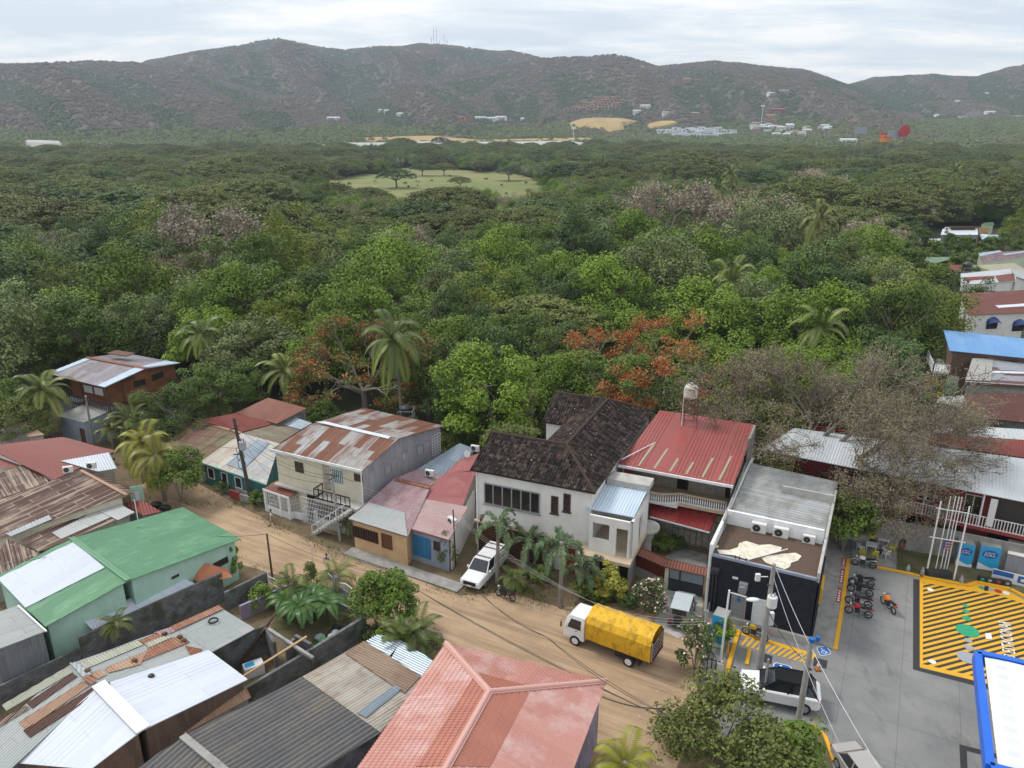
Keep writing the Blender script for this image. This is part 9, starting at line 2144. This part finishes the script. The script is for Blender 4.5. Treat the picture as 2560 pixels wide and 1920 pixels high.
# billboards
def board(px,py,w_,h_,zb,mat,label,disc_=False):
 p=atd(px,py,620);kk=650/F;w_*=kk;h_*=kk;z=p.z;g=0;v=E('billboard',(p.x,p.y,0),label,'billboard');s=MB()
 for x in(-w_*.3,w_*.3):s.beam((p.x+x,p.y+.6,0),(p.x+x,p.y+.6,z),.22)
 s.build('post','mast_grey',v)
 if disc_:MB().tube([(p.x,p.y,z),(p.x,p.y+.6,z)],w_/2,24).build('panel',mat,v)
 else:MB().box((p.x,p.y,z),(w_,.5,h_)).build('panel',mat,v)
 return v,p
v,p=board(2214,344,23,17,0,'bill_red','red and orange billboard with white lettering rising above the trees')
MB().box((p.x,p.y-.3,p.z-1.4),(7.6,.1,2.8)).build('orange_panel','bill_orange',v);text('AHORRA',v,'lettering','mark_white',V(p.x-3.5,p.y-.4,p.z+.5),V(1,0,0),V(0,0,1),1.8);text('M\u00c1S',v,'lettering','flower_yellow',V(p.x-1.9,p.y-.45,p.z-2.4),V(1,0,0),V(0,0,1),2.4)
v,p=board(2262,328,23,23,0,'sign_red','round dark red billboard right of the grey panel',True);board(2237,334,28,14,0,'mark_grey','blank grey billboard behind the round red one');board(2153,326,24,13,0,'mark_grey','blank grey billboard standing alone to the left')
# masts on the ridge and plain
for i,(px,py,h_)in enumerate(((1085,106,42),(1092,105,42),(1079,108,24),(1111,106,32),(1099,107,18),(1118,109,22))):
 q=on_terrain(px,py+14,1500,3400);q.z-=2;v=E('radio_mast',q,'thin radio mast on the highest right ridge','mast','radio masts on the ridge');m=MB();h_=h_*1.5
 for a in range(3):m.beam(q+V(math.cos(a*2.09)*1.2,math.sin(a*2.09)*1.2,0),q+V(0,0,h_),.5)
 m.box(q+V(0,0,h_*.8),(2.5,2.5,3));m.build('lattice','mast_grey',v)
for px,py,h_,lb in((1433,366,26,'pale floodlight mast beside the runway'),(1902,322,40,'tall thin mast above the far town')):
 q=on_terrain(px,py,700);v=E('mast',q,lb,'mast');MB().beam(q,q+V(0,0,h_),.8).build('pole','ac_white',v);MB().box(q+V(0,0,h_),(7,1,3)).build('head','ac_white',v)
q=on_terrain(1336,362,700);v=E('bus',q,'blue and white bus parked on the runway strip','bus');MB().box(q+V(0,0,2.2),(13,3,3)).build('body','pure_blue',v);MB().box(q+V(0,-1.55,2.6),(12,.1,1)).build('windows','mark_white',v)
# smoke: a small ball of thin haze
q=on_terrain(2432,300,700);m=MB().ball(q+V(0,0,4),(20,12,17),14,9);o=m.build('smoke','black',None,smooth=True);t=bpy.data.materials.new('smoke');t.use_nodes=True;t.node_tree.nodes.clear();oo=t.node_tree.nodes.new('ShaderNodeOutputMaterial');pv=t.node_tree.nodes.new('ShaderNodeVolumePrincipled');pv.inputs['Color'].default_value=(.85,.9,1,1);pv.inputs['Density'].default_value=.007
t.node_tree.links.new(pv.outputs[0],oo.inputs['Volume']);o.data.materials.clear();o.data.materials.append(t);tag(o,kind='stuff')
# dark hut in the clearing
p=at(1575,512,0);v=E('dark_hut',p,'dark low hut in the clearing below the umbrella trees','hut');MB().box(p+V(0,0,1.4),(9,6,2.8),.2).build('wall','wood_dark',v);m=MB();[m.poly([p+V(-5.5,s*4,2.8),p+V(5.5,s*4,2.8),p+V(5.5,0,4.6),p+V(-5.5,0,4.6)])for s in(-1,1)];m.build('roof','engine',v)
# ------------------------------------------------------------------ weeds, litter and stones along the road and in the yards
rgw=np.random.default_rng(21);Pw=[]
def strip(pts,n,wd):
 P=[Vector(p)for p in pts]
 for a,b in zip(P,P[1:]):
  k=int(n*(b-a).length/4);t_=rgw.random(k);cl=(vn(t_*(b-a).length*.8+a.x,t_*0+a.y)>.42);t_=t_[cl];q=np.array(a)[None]+(np.array(b)-np.array(a))[None]*t_[:,None]+rgw.normal(0,wd,(len(t_),3))*np.array([1,1,0]);Pw.append(q)
strip(road[:8],260,.45);strip(road[16:],200,.45);strip(pp(7,(250,420),(700,480),(950,700),(1300,560),(1750,640),(1800,480)),900,.6);strip(pp(7,(500,380),(900,460),(1200,300),(1500,420)),500,.8)
strip(pp(6,(450,560),(900,640),(1150,520),(800,380),(500,480)),500,.8);strip(pp(8,(200,900),(170,1400)),500,.4);strip(pp(11,(870,120),(900,330),(1300,430)),500,.5);strip(pp(1,(1500,900),(1900,900),(2200,900)),300,.4);strip(pp(5,(1900,330),(2200,200)),500,.6)
P_=np.concatenate(Pw);P_[:,2]=.1;n_=len(P_);ax_=rgw.normal(0,.5,(n_,3))+np.array([0,0,1.0]);T1=unit(ax_)*rgw.uniform(.05,.17,(n_,1));T2=unit(np.cross(ax_,rgw.normal(0,1,(n_,3))))*.022
wd_=obj('roadside_weeds',quadmesh('roadside_weeds',P_,T1,T2,rgw.random(n_),['leaf_olive']));tag(wd_,kind='stuff')
m=MB();rs_=random.Random(6)
xs_=[p.x for p in road];ys_=[p.y for p in road];poly_=[(p.x,p.y)for p in road]
X_=rgw.uniform(min(xs_),max(xs_),2600);Y_=rgw.uniform(min(ys_),max(ys_),2600);in_=tri_in(poly_,X_,Y_)&(vn(X_/3,Y_/3)>.55)
for x_,y_ in zip(X_[in_],Y_[in_]):r_=rs_.uniform(.02,.06);m.ball((x_,y_,.03),(r_,r_*.8,r_*.5),5,3)
tag(m.build('road_stones','concrete'),kind='stuff')

def streak(pts,label):
 m=MB();m.poly(pp(2,*pts,z=.045));tag(m.build('damp_streak','damp_dirt'),None,None,None,'structure')
pm('damp_dirt',(.24,.19,.15),(.19,.155,.125),1.5,.85)
streak([(940,1460),(1010,1450),(1150,1530),(1420,1610),(1650,1640),(1640,1659),(1380,1640),(1130,1560),(1020,1500),(950,1500)],'');streak([(1560,1640),(1700,1650),(1800,1690),(1700,1690)],'')
